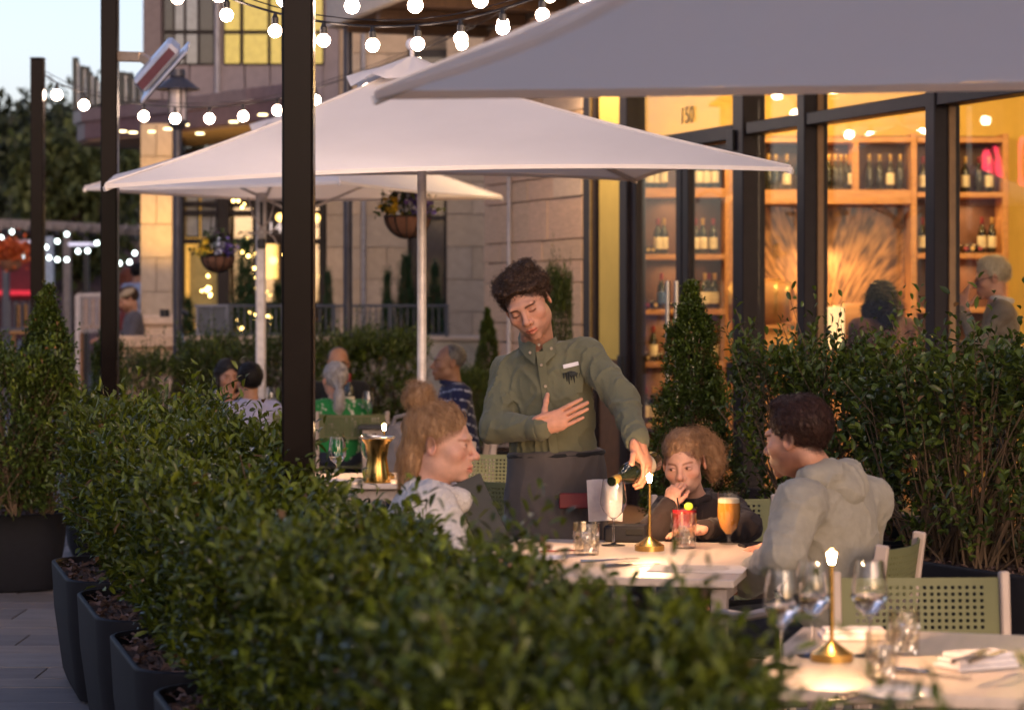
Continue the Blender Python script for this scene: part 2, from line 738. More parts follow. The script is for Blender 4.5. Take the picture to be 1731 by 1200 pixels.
def face_paint(P, brow=(.35, .26, .2), lip=(1.0, .62, .58), eyes='open', iris=(.20, .13, .08), stubble=0.0, blush=.12, gaze=0.0, browz=0.0, scalp=None, bz=0.0):
    "P in head frame -> multiply colour per vertex"
    n = len(P)
    C = np.ones((n, 3), np.float32)
    x, y, z = np.abs(P[:, 0]), P[:, 1], P[:, 2]
    sx = P[:, 0]
    fr = y < -.045

    def mixc(w, c):
        nonlocal C
        C = C * (1 - w[:, None]) + np.array(c, np.float32) * w[:, None]

    def soft(v, a, b):
        return np.clip((b - v) / (b - a), 0, 1)
    # blush on cheeks, nose, ears
    w = np.exp(-(((x - .043) / .02) ** 2 + ((z + .03) / .018) ** 2)) * fr * blush * 2
    w += np.exp(-((x / .014) ** 2 + ((z + .033) / .014) ** 2)) * (y < -.095) * blush * 2
    w += ((x > .072) * .8 * blush * 2)
    mixc(np.clip(w, 0, .5), (1.0, .66, .6))
    if stubble:
        w = soft(z - bz, -.075, -.045) * np.clip((.03 + bz - y) / .03, 0, 1) * stubble
        w = w * (1 - np.exp(-(((x - .04) / .02) ** 2 + ((z + .035) / .02) ** 2)))
        w = np.maximum(w, (np.exp(-((x / .028) ** 2)) * np.exp(-((z + .052) / .006) ** 2) * fr) * stubble)
        mixc(np.clip(w, 0, 1), (.30, .22, .18))
    if scalp is not None:
        e_ = (P[:, 0] / .072) ** 2 + ((y + .118) / .074) ** 2 + ((z + .026) / .115) ** 2
        w = np.clip((e_ - 1.0) / .10 + wob(P, 240, 2) * .25, 0, 1) * np.clip((.55 * y + .83 * z + .010) / .010 + wob(P, 260, 3) * .4, 0, 1)
        mixc(w * .92, scalp)
    # sockets a little darker
    w = np.exp(-(((x - .03) / .019) ** 2 + ((z + .003) / .013) ** 2)) * fr * .28
    mixc(w, (.66, .48, .44))
    # eyebrow
    arch = .0185 + browz - ((x - .032) / .02) ** 2 * .004
    w = soft(np.abs(z - arch), .0022, .0055) * soft(np.abs(x - .031), .016, .021) * (y < -.05)
    mixc(w * .9, brow)
    # eyes
    if eyes == 'open':
        ex = (x - .031) / .0135
        ez = (z + .001) / (.0062 * np.sqrt(np.clip(1 - ex * ex, .05, 1)))
        w = soft(np.abs(ez), .75, 1.05) * (np.abs(ex) < 1) * (y < -.06)
        mixc(w, (1.15, 1.2, 1.3))
        g = np.where(sx > 0, sx - .031, sx + .031) - gaze
        ir = np.sqrt(g ** 2 + (z + .0005) ** 2)
        mixc(w * soft(ir, .0045, .0065), iris)
        mixc(soft(np.abs(ez - 1.0), .18, .42) * (np.abs(ex) < 1.05) * (y < -.06), (.22, .15, .12))
    else:
        zz = -.0065 + ((x - .031) / .015) ** 2 * .004
        w = soft(np.abs(z - zz), .0012, .0034) * soft(np.abs(x - .031), .012, .016) * (y < -.055)
        mixc(w * .9, (.16, .10, .08))
        zz = .0085 - ((x - .031) / .015) ** 2 * .004
        w = soft(np.abs(z - zz), .0008, .003) * soft(np.abs(x - .031), .011, .016) * (y < -.055)
        mixc(w * .4, (.45, .3, .26))
    # lips
    w = soft(np.abs(z + .0685), .0075, .0115) * soft(x, .017, .023) * (y < -.083)
    mixc(w * .75, lip)
    w = soft(np.abs(z + .0685), .0008, .0026) * soft(x, .018, .024) * (y < -.08)
    mixc(w * .8, (.35, .12, .1))
    # nostrils
    w = soft(np.sqrt((x - .0065) ** 2 + (z + .043) ** 2), .002, .0045) * (y < -.09)
    mixc(w * .8, (.3, .14, .1))
    return C


def hand_sdf(wrist, f, n, thumb, sc=1.0, curl=(.25, .3, .35, .4), spread=.06, tcurl=.25, topen=.75, k=.006, bend2=1.15):
    "wrist point, f to the fingers, n palm normal (fingers curl towards it), thumb side"
    f, n = Vector(f).normalized(), Vector(n)
    n = (n - f * n.dot(f)).normalized()
    t = f.cross(n)
    if t.dot(Vector(thumb)) < 0:
        t = -t
    w = Vector(wrist)
    s = Sdf()
    rot = np.array(Matrix((t, f, n)).transposed())
    s.ell(w + f * .050 * sc, (.038 * sc, .050 * sc, .0155 * sc), rot, k=.01)
    s.ell(w + f * .070 * sc, (.040 * sc, .028 * sc, .0140 * sc), rot, k=.01)
    s.cap(w - f * .03 * sc, w + f * .03 * sc, .024 * sc, .022 * sc, k=.015)
    L = [(.044, .027, .022), (.049, .031, .023), (.045, .029, .023), (.036, .022, .020)]
    for i in range(4):
        off = (.030 - .020 * i) * sc
        p = w + t * off + f * (.088 - (.004 if i in (0, 2) else .012 if i == 3 else 0)) * sc
        d = (f + t * (spread * (1.5 - i))).normalized()
        a = 0
        r0 = (.0090, .0093, .0088, .0076)[i] * sc
        axis = d.cross(n).normalized()
        for j in range(3):
            a = curl[i] * (1 if j == 0 else bend2)
            d = Matrix.Rotation(a, 3, axis) @ d
            q = p + d * L[i][j] * sc
            s.cap(p, q, r0 * (1 - .08 * j), r0 * (.93 - .09 * j), k=k * .6)
            p = q
    p = w + t * .026 * sc + f * .018 * sc
    d = (f * .62 + t * topen + n * .22).normalized()
    s.ell(p + d * .012 * sc, (.016 * sc, .024 * sc, .014 * sc), np.array(Matrix((t, d, t.cross(d))).transposed()), k=.012)
    axis = t.cross(f).cross(d)
    ax2 = d.cross((f * .8 - t * .3 + n * .5)).normalized()
    for j, l in enumerate((.038, .032, .026)):
        if j:
            d = Matrix.Rotation(tcurl, 3, ax2) @ d
        q = p + d * l * sc
        s.cap(p, q, (.0125, .0105, .0098)[j] * sc, (.0105, .0098, .0080)[j] * sc, k=k)
        p = q
    return s


def frame(origin, fwd, up=(0, 0, 1), roll=0.0):
    "head/torso frame whose -Y is fwd"
    y = -Vector(fwd).normalized()
    u = Vector(up)
    x = y.cross(u).normalized()
    z = x.cross(y)
    M3 = Matrix((x, y, z)).transposed()
    if roll:
        M3 = M3 @ Matrix.Rotation(roll, 3, 'Y')
    return Matrix.Translation(origin) @ M3.to_4x4()


def strands(V, N, count, length, r, dirf, curl=.0, curlf=3.0, seed=0, lift=.15, segs=6, taper=.5, droop=0.0, sel=None, curv=.085):
    "thin hair locks starting on the hair surface; returns V, Q"
    rg = np.random.default_rng(seed)
    ids = np.arange(len(V)) if sel is None else np.nonzero(sel(V))[0]
    ids = rg.choice(ids, count)
    P = V[ids].copy()
    n = N[ids]
    d = dirf(P, n) + rg.normal(size=P.shape) * .16
    d = d - n * (d * n).sum(1, keepdims=True) * (1 - lift) + n * lift
    d /= np.linalg.norm(d, axis=1, keepdims=True) + 1e-9
    side = np.cross(d, n)
    side /= np.linalg.norm(side, axis=1, keepdims=True) + 1e-9
    ln = length * rg.uniform(.6, 1.25, (count, 1))
    ph = rg.uniform(0, 6.28, (count, 1))
    rows = []
    P0 = P - n * r * .5
    for i in range(segs + 1):
        t = i / segs
        c = curl * t
        p = P0 + d * ln * t + side * np.sin(ph + t * curlf * 6.28) * c + n * (np.cos(ph + t * curlf * 6.28) - np.cos(ph)) * c * .8 + n * .003 * math.sin(t * PI) - n * (t * ln) ** 2 / (2 * curv)
        p = p + np.array((0, 0, -1)) * droop * t * t * ln
        rr = r * (1 - taper * t)
        ring = []
        for k in range(3):
            a = 2 * PI * k / 3
            ring.append(p + (side * math.cos(a) + n * math.sin(a)) * rr)
        rows.append(np.stack(ring, 1))
    A = np.stack(rows, 1)           # count, segs+1, 3, 3
    m = segs + 1
    Vv = A.reshape(-1, 3)
    base = (np.arange(count) * m * 3)[:, None, None]
    Q = []
    for i in range(segs):
        for k in range(3):
            k2 = (k + 1) % 3
            Q.append([i * 3 + k, i * 3 + k2, (i + 1) * 3 + k2, (i + 1) * 3 + k])
    Q = np.array(Q)[None] + base
    return Vv.astype(np.float32), Q.reshape(-1, 4).astype(np.int32)

# ------------------------------------------------------------------ shared materials
M_STEEL = mat('dark_bronze_steel', (.010, .007, .006), rough=.22, metal=.0, spec=.08, var=.15, scale=6, rvar=.08)
M_FRAME = mat('storefront_bronze', (.020, .015, .018), rough=.38, metal=.0, spec=.2, var=.12)
M_BLACK = mat('black_metal', (.012, .012, .014), rough=.45, metal=.3)
M_BLUEGREY = mat('bluegrey_paint', (.05, .058, .075), rough=.5)
M_WOOD = mat('oak_boards', (.42, .20, .065), rough=.5, col2=(.58, .30, .10), scale=5, stretch=(1, 8, 8), bump=.15)
M_YELLOW = mat('ochre_wall', (.66, .47, .10), rough=.85, var=.06, scale=4)
M_BROWNWOOD = mat('brown_soffit_wood', (.085, .045, .022), rough=.6, col2=(.12, .065, .032), scale=4, stretch=(8, 1, 1), bump=.2)
M_CREAM = mat('cream_fascia', (.48, .42, .35), rough=.8, var=.08)
M_GLASS = glass_mat('window_glass', ior=1.36)
M_GLASSFAR = glass_mat('far_window_glass', ior=1.6, base=.14)
M_CHROME = mat('brushed_steel', (.55, .52, .48), rough=.3, metal=1.0, var=.05)
M_BULB = emit_mat('bulb_glow', (1.0, .76, .48), 32)
M_BULBC = emit_mat('bulb_glow_cool', (.75, 1.0, .82), 5)
M_FAIRY = emit_mat('fairy_glow', (1.0, .68, .15), 7)
M_DOWN = emit_mat('downlight_glow', (1.0, .85, .35), 3)
STONES = [mat('stone_%s' % n, c, rough=.9, var=.14, scale=9, bump=.35, bscale=45, bdist=.006, stretch=(1, 1, 2.2)) for n, c in
          (('tan', (.55, .375, .24)), ('rose', (.585, .385, .255)), ('pale', (.58, .43, .31)))]
M_MORTAR = mat('mortar', (.30, .24, .19), rough=.95)
BLOCKS = []
for sm in STONES:
    mb = MB().box((0, 0, 0), (1, 1, 1), .018)
    me_ = mb.mesh('stone_block', True, 30)
    me_.materials.append(sm)
    BLOCKS.append(me_)

# ------------------------------------------------------------------ ground
g = struct(obj('ground', MB().box((0, 400, -.08), (1600, 1600, .10)), mat('ground_asphalt', (.10, .095, .10), rough=.9, scale=2, bump=.3)))
pm = [mat('paver_%d' % i, c, rough=.75, var=.16, scale=5, bump=.3, bscale=120, bdist=.003) for i, c in enumerate(((.125, .115, .12), (.15, .135, .13), (.105, .10, .105), (.14, .135, .14)))]
pav = struct(obj('paving', MB().box((-2.8, 12.5, -.022), (5.6, 13, .012)), mat('paving_joint', (.03, .028, .03), rough=1)))
PAV = []
for m_ in pm:
    me_ = MB().box((0, 0, 0), (1, 1, 1), .006).mesh('paver', True, 30)
    me_.materials.append(m_)
    PAV.append(me_)
ry, row = 6.8, 0
while ry < 18.5:
    dh = (.24, .30, .42, .24, .36)[row % 5]
    rx = -5.4 + random.uniform(0, .5)
    while rx < -.9:
        L_ = random.choice((.62, .80, .95, 1.1))
        inst('paver', random.choice(PAV), pav, (rx + L_ / 2, ry + dh / 2, -.010 + random.uniform(-.0015, .0015)), (0, 0, 0), (L_ - .010, dh - .010, .024))
        rx += L_
    ry += dh
    row += 1
struct(obj('patio', MB().box((4.2, 15, -.012), (8.2, 26, .024)), mat('patio_concrete', (.17, .15, .14), rough=.8, scale=3, bump=.2)))

# ------------------------------------------------------------------ restaurant with the glass front
Q0 = Vector((1.53, 16.5, 0))
Ev, Nv = Vector((-.33, .944, 0)).normalized(), Vector((-.944, -.33, 0)).normalized()
FM = Matrix.Translation(Q0) @ Matrix(((Ev.x, Nv.x, 0), (Ev.y, Nv.y, 0), (0, 0, 1))).to_4x4()


def fac(t, o, z):
    return FM @ Vector((t, o, z))


def fbox(t0, t1, o0, o1, z0, z1, b=0.0, mb=None):
    mb = mb or MB()
    return mb.box(((t0 + t1) / 2, (o0 + o1) / 2, (z0 + z1) / 2), (abs(t1 - t0), abs(o1 - o0), abs(z1 - z0)), b, FM)


rest = thing('restaurant_building', 'restaurant with bronze-framed glass front and stone pier glowing yellow inside', 'building', (0, 0, 0))
# stone pier
core = obj('stone_pier', fbox(2.94, 5.36, -.5, -.03, 0, 3.98), M_MORTAR, rest)
z_ = 0.0
k = 0
fr_rot = math.atan2(Ev.y, Ev.x)
while z_ < 3.95:
    dz = (.34, .18, .17)[k % 3]
    proud = .07 if z_ < 1.0 else .0
    t_ = 2.93
    off = (k * .37) % .5
    ends = [2.93]
    while ends[-1] < 5.36 - .3:
        ends.append(min(ends[-1] + random.choice((.46, .62, .80)) + (off if len(ends) == 1 else 0), 5.38))
    ends[-1] = 5.38
    for a, b in zip(ends[:-1], ends[1:]):
        zz = min(dz, 3.96 - z_)
        inst('stone_block', BLOCKS[2] if z_ < 1.05 and k % 3 == 0 else random.choice(BLOCKS[:2] + BLOCKS), core,
             fac((a + b) / 2, -.06 + proud / 2 + random.uniform(-.003, .003), z_ + zz / 2), (0, 0, fr_rot), (b - a - .010, .14 + proud, zz - .010))
    # end face towards the left
    inst('stone_block', random.choice(BLOCKS), core, fac(5.37 + proud / 2, -.30, z_ + zz / 2), (0, 0, fr_rot), (.10 + proud, .34, zz - .010))
    z_ += dz
    k += 1
obj('conduit', MB().tube([fac(4.62, .03, .1), fac(4.62, .03, 3.98)], .018, 8), mat('conduit_grey', (.42, .40, .42), rough=.5), rest)
# dark side frame, ochre strip with brown base
obj('side_frame', fbox(2.66, 2.93, -.20, .0, 0, 3.98, .008), M_FRAME, rest)
obj('gold_trim', fbox(2.72, 2.745, .002, .014, 0, 3.98), mat('gold_trim', (.5, .32, .1), rough=.3, metal=.8), rest)
obj('ochre_panel', fbox(2.16, 2.64, -.10, -.028, 1.12, 3.98), M_YELLOW, rest)
obj('added_washer', MB().lathe([(0, 0), (.05, 0), (.055, .01), (.055, .06), (0, .06)], 14, fac(2.40, .30, 3.90)), M_BLACK, rest)  # fixture and spot added to light the ochre strip
lamp('added_washer_lamp', 'SPOT', fac(2.40, .30, 3.89), 120, (1.0, .74, .34), .05, None, (0, 0, 0), R_(120), .8)
obj('wood_wainscot', fbox(2.18, 2.62, -.16, -.024, 0, 1.115), mat('brown_wainscot', (.16, .075, .03), rough=.5), rest)
# mullions and transoms
TM = [-7.6, -6.0, -4.42, -2.73, -1.05]
for t in TM:
    m_ = obj('mullion', fbox(t - .055, t + .055, -.14, .03, .32, 3.98, .006), M_FRAME, rest)
    obj('mullion_bead', fbox(t + .058, t + .072, -.10, -.06, .32, 3.98), mat('warm_gasket', (.30, .16, .06), rough=.4), m_)
    obj('mullion_bead', fbox(t - .072, t - .058, -.10, -.06, .32, 3.98), MATS['warm_gasket'], m_)
obj('door_jamb', fbox(-.17, .0, -.14, .03, 0, 3.98, .006), M_FRAME, rest)
obj('door_jamb', fbox(2.0, 2.155, -.16, .0, 0, 3.98, .006), M_FRAME, rest)
for a, b in zip(TM + [-.2], TM[1:] + [0]):
    pass
ts = TM + [-.145]
for a, b in zip(ts[:-1], ts[1:]):
    obj('transom', fbox(a + .056, b - .056, -.12, .02, 2.70, 2.78, .005), M_FRAME, rest)
    obj('window_pane', fbox(a + .05, b - .05, -.085, -.075, .34, 2.705), M_GLASS, rest)
    obj('window_pane', fbox(a + .05, b - .05, -.085, -.075, 2.775, 3.97), M_GLASS, rest)
obj('transom', fbox(.0, 2.0, -.12, .03, 2.68, 2.78, .005), M_FRAME, rest)
fan = obj('window_pane', fbox(.0, 2.0, -.085, -.075, 2.775, 3.97), M_GLASS, rest)


def text_obj(name, body, size, M4, m, parent, ext=.004, align='CENTER'):
    cu = bpy.data.curves.new(name, 'FONT')
    cu.body = body
    cu.size = size
    cu.extrude = ext
    cu.align_x = align
    o = bpy.data.objects.new(name, cu)
    COL.objects.link(o)
    bpy.context.view_layer.update()
    me = bpy.data.meshes.new_from_object(o)
    bpy.data.objects.remove(o)
    me.materials.clear()
    me.materials.append(m)
    r = bpy.data.objects.new(name, me)
    COL.objects.link(r)
    r.parent = parent
    r.matrix_local = M4
    return r


def plane_mat(origin, xdir, up=(0, 0, 1)):
    x = Vector(xdir).normalized()
    y = Vector(up)
    z = x.cross(y)
    return Matrix.Translation(origin) @ Matrix((x, y, z)).transposed().to_4x4()


text_obj('street_number', '150', .17, plane_mat(fac(1.0, -.070, 2.86), -Ev), mat('number_gold', (.55, .38, .12), rough=.5), fan)
obj('added_blank_wall', fbox(-12.5, -8.6, -.4, -.02, 0, 4.0), STONES[0], rest)  # unseen stretch of wall added to block low sky glow
obj('kick_plate', fbox(-7.6, -.2, -.16, .04, 0, .33, .005), M_FRAME, rest)
# the two door leaves
for (a, b, hs_) in ((.02, 1.0, .93), (1.02, 1.99, 1.09)):
    d = obj('door', fbox(a, a + .10, -.09, -.03, .02, 2.67, .004), M_FRAME, rest)
    fbox(b - .10, b, -.09, -.03, .02, 2.67, .004)
    obj('door_stile', fbox(b - .10, b, -.09, -.03, .02, 2.67, .004), M_FRAME, d)
    obj('door_rail', fbox(a + .101, b - .101, -.088, -.032, 2.57, 2.668, .004), M_FRAME, d)
    obj('door_rail', fbox(a + .101, b - .101, -.088, -.032, .02, .28, .004), M_FRAME, d)
    obj('door_glass', fbox(a + .10, b - .10, -.064, -.056, .28, 2.57), M_GLASS, d)
    hb = MB().tube([fac(hs_, .045, .62), fac(hs_, .045, 1.72)], .018, 10)
    for zz in (.80, 1.55):
        hb.tube([fac(hs_, -.03, zz), fac(hs_, .045, zz)], .010, 8)
    obj('door_handle', hb, M_CHROME, d)
obj('door_handle', MB().tube([fac(.62, .05, .75), fac(.62, .05, 1.72)], .018, 10).tube([fac(.62, -.03, 1.6), fac(.62, .05, 1.6)], .01, 8).tube([fac(.62, -.03, .9), fac(.62, .05, .9)], .01, 8), M_CHROME, rest)
for zz in (1.02, 2.60):
    obj('hinge', fbox(-.06, .05, .036, .055, zz, zz + .14, .004), M_BLACK, rest)
    obj('hinge', fbox(1.97, 2.06, .036, .055, zz, zz + .14, .004), M_BLACK, rest)
# roof, soffit and fascia; their unseen end stretched to block sky glow
roof = obj('roof_slab', fbox(-12.5, 5.48, -6.6, 1.34, 4.02, 4.30), M_CREAM, rest)
obj('fascia', fbox(-12.5, 5.52, 1.345, 1.42, 3.96, 4.34, .01), M_CREAM, roof)
obj('fascia', fbox(5.485, 5.56, -1.6, 1.34, 3.96, 4.34, .01), M_CREAM, roof)
obj('soffit', fbox(-12.5, 5.47, .04, 1.34, 3.985, 4.015), M_BROWNWOOD, roof)
for t in (5.2, 4.2, 3.2, 2.2, 1.2):
    obj('soffit_beam', fbox(t - .06, t + .06, .05, 1.33, 3.90, 3.984, .006), M_BROWNWOOD, roof)
upw = obj('upper_wall', fbox(-12.5, 5.4, -2.2, -.9, 4.30, 9.0), mat('upper_dark_cladding', (.05, .036, .03), rough=.6), rest)
for i in range(10):
    t = 5.0 - i * .62
    obj('louver', fbox(t, t + .05, -.895, -.86, 4.36, 5.4), mat('louver_pale', (.45, .38, .36), rough=.6), upw)
# room
obj('room_floor', MB().box((4.6, 18.2, .012), (8.6, 7.0, .02)), mat('room_floor_wood', (.20, .10, .05), rough=.4), rest)
YB = 21.3
obj('room_back_wall', MB().box((4.3, YB + .1, 2.0), (8.0, .2, 4.0)), M_YELLOW, rest)
obj('room_side_wall', MB().box((7.2, 17.4, 2.0), (.2, 7.6, 4.0)), M_YELLOW, rest)
obj('room_ceiling', MB().add([fac(2.6, -.30, 3.7), fac(-8.4, -.30, 3.7), (7.2, 15, 3.7), (7.2, 21.2, 3.7), (.6, 21.2, 3.7)], [(0, 1, 2, 3, 4)]), mat('room_ceiling', (.55, .40, .12), rough=.9), rest)

# wine shelving on the back wall
SY = YB - .36          # front plane


def SX(px, d=SY):
    return (px - CX) * d / FPX


def SZ(py, d=SY):
    return EYE - (py - HOR) * d / FPX


shelf = thing('wine_shelving', 'oak wine shelving wall with cubbies behind the restaurant glass', 'shelving', (0, 0, 0))


def board(x0, x1, z0, z1, y0=SY, y1=YB, name='board', m=None):
    return obj(name, MB().box(((x0 + x1) / 2, (y0 + y1) / 2, (z0 + z1) / 2), (abs(x1 - x0), abs(y1 - y0), abs(z1 - z0)), .004), m or M_WOOD, shelf)


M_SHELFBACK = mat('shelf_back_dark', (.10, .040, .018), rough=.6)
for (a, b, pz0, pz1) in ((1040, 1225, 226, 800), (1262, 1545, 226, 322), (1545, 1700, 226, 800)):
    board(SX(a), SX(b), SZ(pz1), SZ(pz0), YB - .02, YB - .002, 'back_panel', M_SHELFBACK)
for px, p0, p1 in ((1046, 226, 800), (1230, 226, 800), (1262, 226, 340), (1375, 226, 324), (1447, 226, 324), (1545, 226, 800), (1612, 226, 800), (1700, 226, 800)):
    board(SX(px - 5), SX(px + 5), SZ(p1), SZ(p0), SY - .002, YB - .022, 'upright')
for (a, b, pys) in ((1052, 1225, (318, 430, 523, 612, 716)), (1551, 1607, (325, 428, 520, 612)), (1617, 1695, (325, 428, 520, 612)), (1051, 1225, (230,)), (1267, 1540, (232,)), (1551, 1695, (232,))):
    for py in pys:
        th = 16 if py == 318 else 9
        board(SX(a), SX(b), SZ(py + th), SZ(py), SY, YB - .022, 'shelf')
board(SX(1235), SX(1540), SZ(345), SZ(321), SY - .004, YB - .022, 'beam')
board(SX(1236), SX(1256), SZ(800), SZ(347), SY + .01, YB - .022, 'side_panel')
board(SX(1236), SX(1256), SZ(319), SZ(226), SY + .01, YB - .022, 'side_panel')
# alcove with the radial end-grain panel
pan = bpy.data.materials.new('endgrain_sunburst')
pan.use_nodes = True
N, L = pan.node_tree.nodes, pan.node_tree.links
tc = N.new('ShaderNodeTexCoord')
gr = N.new('ShaderNodeTexGradient')
gr.gradient_type = 'RADIAL'
mp = N.new('ShaderNodeMapping')
cxp, czp = SX(1388, YB), SZ(575, YB)
mp.inputs['Location'].default_value = (-cxp, czp * 0, 0)
mp.vector_type = 'POINT'
sep = N.new('ShaderNodeSeparateXYZ')
L.new(tc.outputs['Object'], sep.inputs[0])


def mth(op, a, b=None):
    n = N.new('ShaderNodeMath')
    n.operation = op
    for i, v in enumerate((a, b)):
        if v is None:
            continue
        if isinstance(v, (int, float)):
            n.inputs[i].default_value = v
        else:
            L.new(v, n.inputs[i])
    return n.outputs[0]


dx = mth('SUBTRACT', sep.outputs[0], cxp)
dz = mth('SUBTRACT', sep.outputs[2], czp)
ang = mth('ARCTAN2', dz, dx)
rad = mth('SQRT', mth('ADD', mth('MULTIPLY', dx, dx), mth('MULTIPLY', dz, dz)))
cb = N.new('ShaderNodeCombineXYZ')
L.new(mth('MULTIPLY', ang, 26.0), cb.inputs[0])
L.new(mth('MULTIPLY', rad, 5.0), cb.inputs[1])
nz = N.new('ShaderNodeTexNoise')
nz.inputs['Scale'].default_value = 1.0
nz.inputs['Detail'].default_value = 5
L.new(cb.outputs[0], nz.inputs['Vector'])
cr = N.new('ShaderNodeValToRGB')
cr.color_ramp.elements[0].color = (.06, .022, .008, 1)
cr.color_ramp.elements[0].position = .36
cr.color_ramp.elements[1].color = (.50, .26, .09, 1)
cr.color_ramp.elements[1].position = .62
L.new(nz.outputs[0], cr.inputs[0])
L.new(cr.outputs[0], N['Principled BSDF'].inputs['Base Color'])
bp = N.new('ShaderNodeBump')
bp.inputs['Strength'].default_value = .6
L.new(nz.outputs[0], bp.inputs['Height'])
L.new(bp.outputs[0], N['Principled BSDF'].inputs['Normal'])
board(SX(1262), SX(1540), .02, SZ(346), YB - .03, YB - .003, 'endgrain_panel', pan)
# lamps of the room: pendants added to light walls and ceiling
PEND = ['above the alcove', 'before the corner cubbies', 'above the curly-haired woman', 'above the man with glasses', 'just inside the doors']
ORD = ('first', 'second', 'third', 'fourth', 'fifth', 'sixth', 'seventh', 'eighth', 'ninth', 'tenth', 'eleventh', 'twelfth', 'thirteenth', 'fourteenth')
for (lx, ly) in ((2.6, 19.6), (4.2, 19.2), (3.6, 16.4), (5.2, 17.2), (1.9, 19.9)):
    f_ = tag(obj('added_pendant', MB().lathe([(0, 0), (.06, 0), (.07, -.01), (.07, .03), (0, .03)], 16, (lx, ly, 3.66)), mat('downlight_trim', (.6, .55, .45), rough=.4)),
             'small added globe pendant inside the restaurant, %s' % PEND.pop(0), 'pendant light', 'added pendants under the restaurant ceiling')
    lamp('added_room_lamp', 'POINT', (lx, ly, 3.30), 32, (1.0, .70, .24), .10)
    obj('globe', MB().sphere((lx, ly, 3.30), .06, 14, 10), glass_mat('globe_glass_%d' % int(lx * 10), base=.02), f_)
    obj('rod', MB().tube([(lx, ly, 3.36), (lx, ly, 3.66)], .006, 6), M_BLACK, f_)
# shelf strip lights
for (px, py) in ((1140, 330), (1140, 440), (1140, 532), (1140, 622), (1400, 242), (1640, 337), (1640, 440)):
    lamp('shelf_strip', 'AREA', (SX(px), SY + .16, SZ(py + 8)), 1.3, (1.0, .64, .22), .22, None, (0, 0, 0))
lamp('alcove_picture_light', 'AREA', (SX(1395), SY + .02, SZ(432)), 5, (1.0, .60, .20), .30, None, (R_(20), 0, 0))

# wine bottles
M_BOT = mat('dark_bottle_glass', (.010, .014, .008), rough=.08, var=.2, coat=.3)
M_LAB = mat('wine_label', (.72, .66, .48), rough=.7, var=.06)
M_LABB = mat('blue_label', (.05, .12, .35), rough=.6)
M_FOIL = mat('bottle_foil', (.25, .03, .03), rough=.35, metal=.5)
M_FOILG = mat('gold_foil', (.55, .36, .10), rough=.35, metal=.7)
bp_ = [(0, 0), (.034, 0), (.0375, .006), (.0375, .175), (.034, .20), (.018, .232), (.0145, .25), (.0145, .30), (.016, .302), (.016, .312), (0, .312)]


def bottle(label, loc, labm=M_LAB, foil=M_FOIL, lay=False, group=None, sc=1.0):
    t = thing('wine_bottle', label, 'bottle', loc, 0, group)
    rot = Matrix.Rotation(R_(90), 4, 'X') if lay else Matrix()
    obj('glass_body', MB().lathe([(r * sc, z * sc) for r, z in bp_], 20, Mx=rot), M_BOT, t)
    obj('paper_label', MB().lathe([(.0380 * sc, .05 * sc), (.0384 * sc, .052 * sc), (.0384 * sc, .148 * sc), (.0380 * sc, .15 * sc)], 20, Mx=rot), labm, t)
    obj('foil', MB().lathe([(.0150 * sc, .255 * sc), (.0155 * sc, .256 * sc), (.0168 * sc, .300 * sc), (.0168 * sc, .3135 * sc), (0, .3135 * sc)], 16, Mx=rot), foil, t)
    return t


spots = [('top', 318, (1085, 1097, 1109, 1121, 1180, 1194, 1208), 0), ('second', 430, (1112, 1122, 1176, 1188, 1206), 0), ('third', 523, (1118, 1192, 1198, 1208), 0),
         ('fourth', 612, (1104, 1208), 0), ('bottom', 716, (1091, 1105, 1120), 0)]
for nm, py, xs, _ in spots:
    for i, px in enumerate(xs):
        blue = nm == 'third' and i == 0
        bottle('%s wine bottle from the left standing on the %s shelf behind the doors%s' % (ORD[i], nm, ', blue label' if blue else ''), (SX(px, SY + .12), SY + .12 + .01 * (i % 3), SZ(py, SY)), M_LABB if blue else M_LAB,
               (M_FOIL, M_FOILG)[i % 2], group='bottles on the %s door shelf' % nm)
for i, px in enumerate((1279, 1300, 1312, 1330, 1352, 1402, 1412, 1422, 1432, 1441, 1470, 1488, 1505, 1522)):
    bottle('%s wine bottle from the left in the row above the alcove beam' % ORD[i], (SX(px, SY + .12), SY + .12 + .02 * (i % 3), SZ(321, SY)), M_LAB if px in (1279, 1441, 1330, 1505) else M_BOT, M_FOILG, group='bottles above the alcove')
for i, (px, py) in enumerate(((1560, 325), (1575, 325), (1596, 325), (1632, 325), (1655, 325), (1672, 325), (1559, 428), (1592, 428), (1660, 428), (1677, 428))):
    bottle('%s wine bottle from the left in the %s corner cubbies beside the ochre wall' % (ORD[i if i < 6 else i - 6], 'upper' if i < 6 else 'second'), (SX(px, SY + .12), SY + .12, SZ(py, SY)), M_LAB if i % 3 != 1 else M_BOT, (M_FOIL, M_FOILG)[i % 2], group='bottles in the corner cubbies')
bottle('champagne bottle with glowing cream label in the corner cubby', (SX(1594, SY + .12), SY + .12, SZ(520, SY)), M_LAB, M_FOILG, sc=1.1)
for nm, py, xs in (('second', 430, (1085, 1093, 1101)), ('third', 523, (1082, 1092, 1105, 1178)), ('fourth', 612, (1083, 1093, 1118)), ('corner', 428, (1622, 1633, 1646))):
    for i, px in enumerate(xs):
        bottle('%s wine bottle from the left lying neck out on the %s shelf' % (ORD[i], nm), (SX(px, SY + .3), SY + .30, SZ(py, SY) + .040), M_LAB, (M_FOIL, M_FOILG)[px % 2], lay=True, group='bottles lying on the %s shelf' % nm)
# barrels
M_BAR = mat('barrel_oak', (.40, .20, .07), rough=.55, col2=(.52, .27, .10), scale=4, stretch=(1, 1, 6))
M_HOOP = mat('barrel_hoop', (.50, .34, .14), rough=.4, metal=.7)


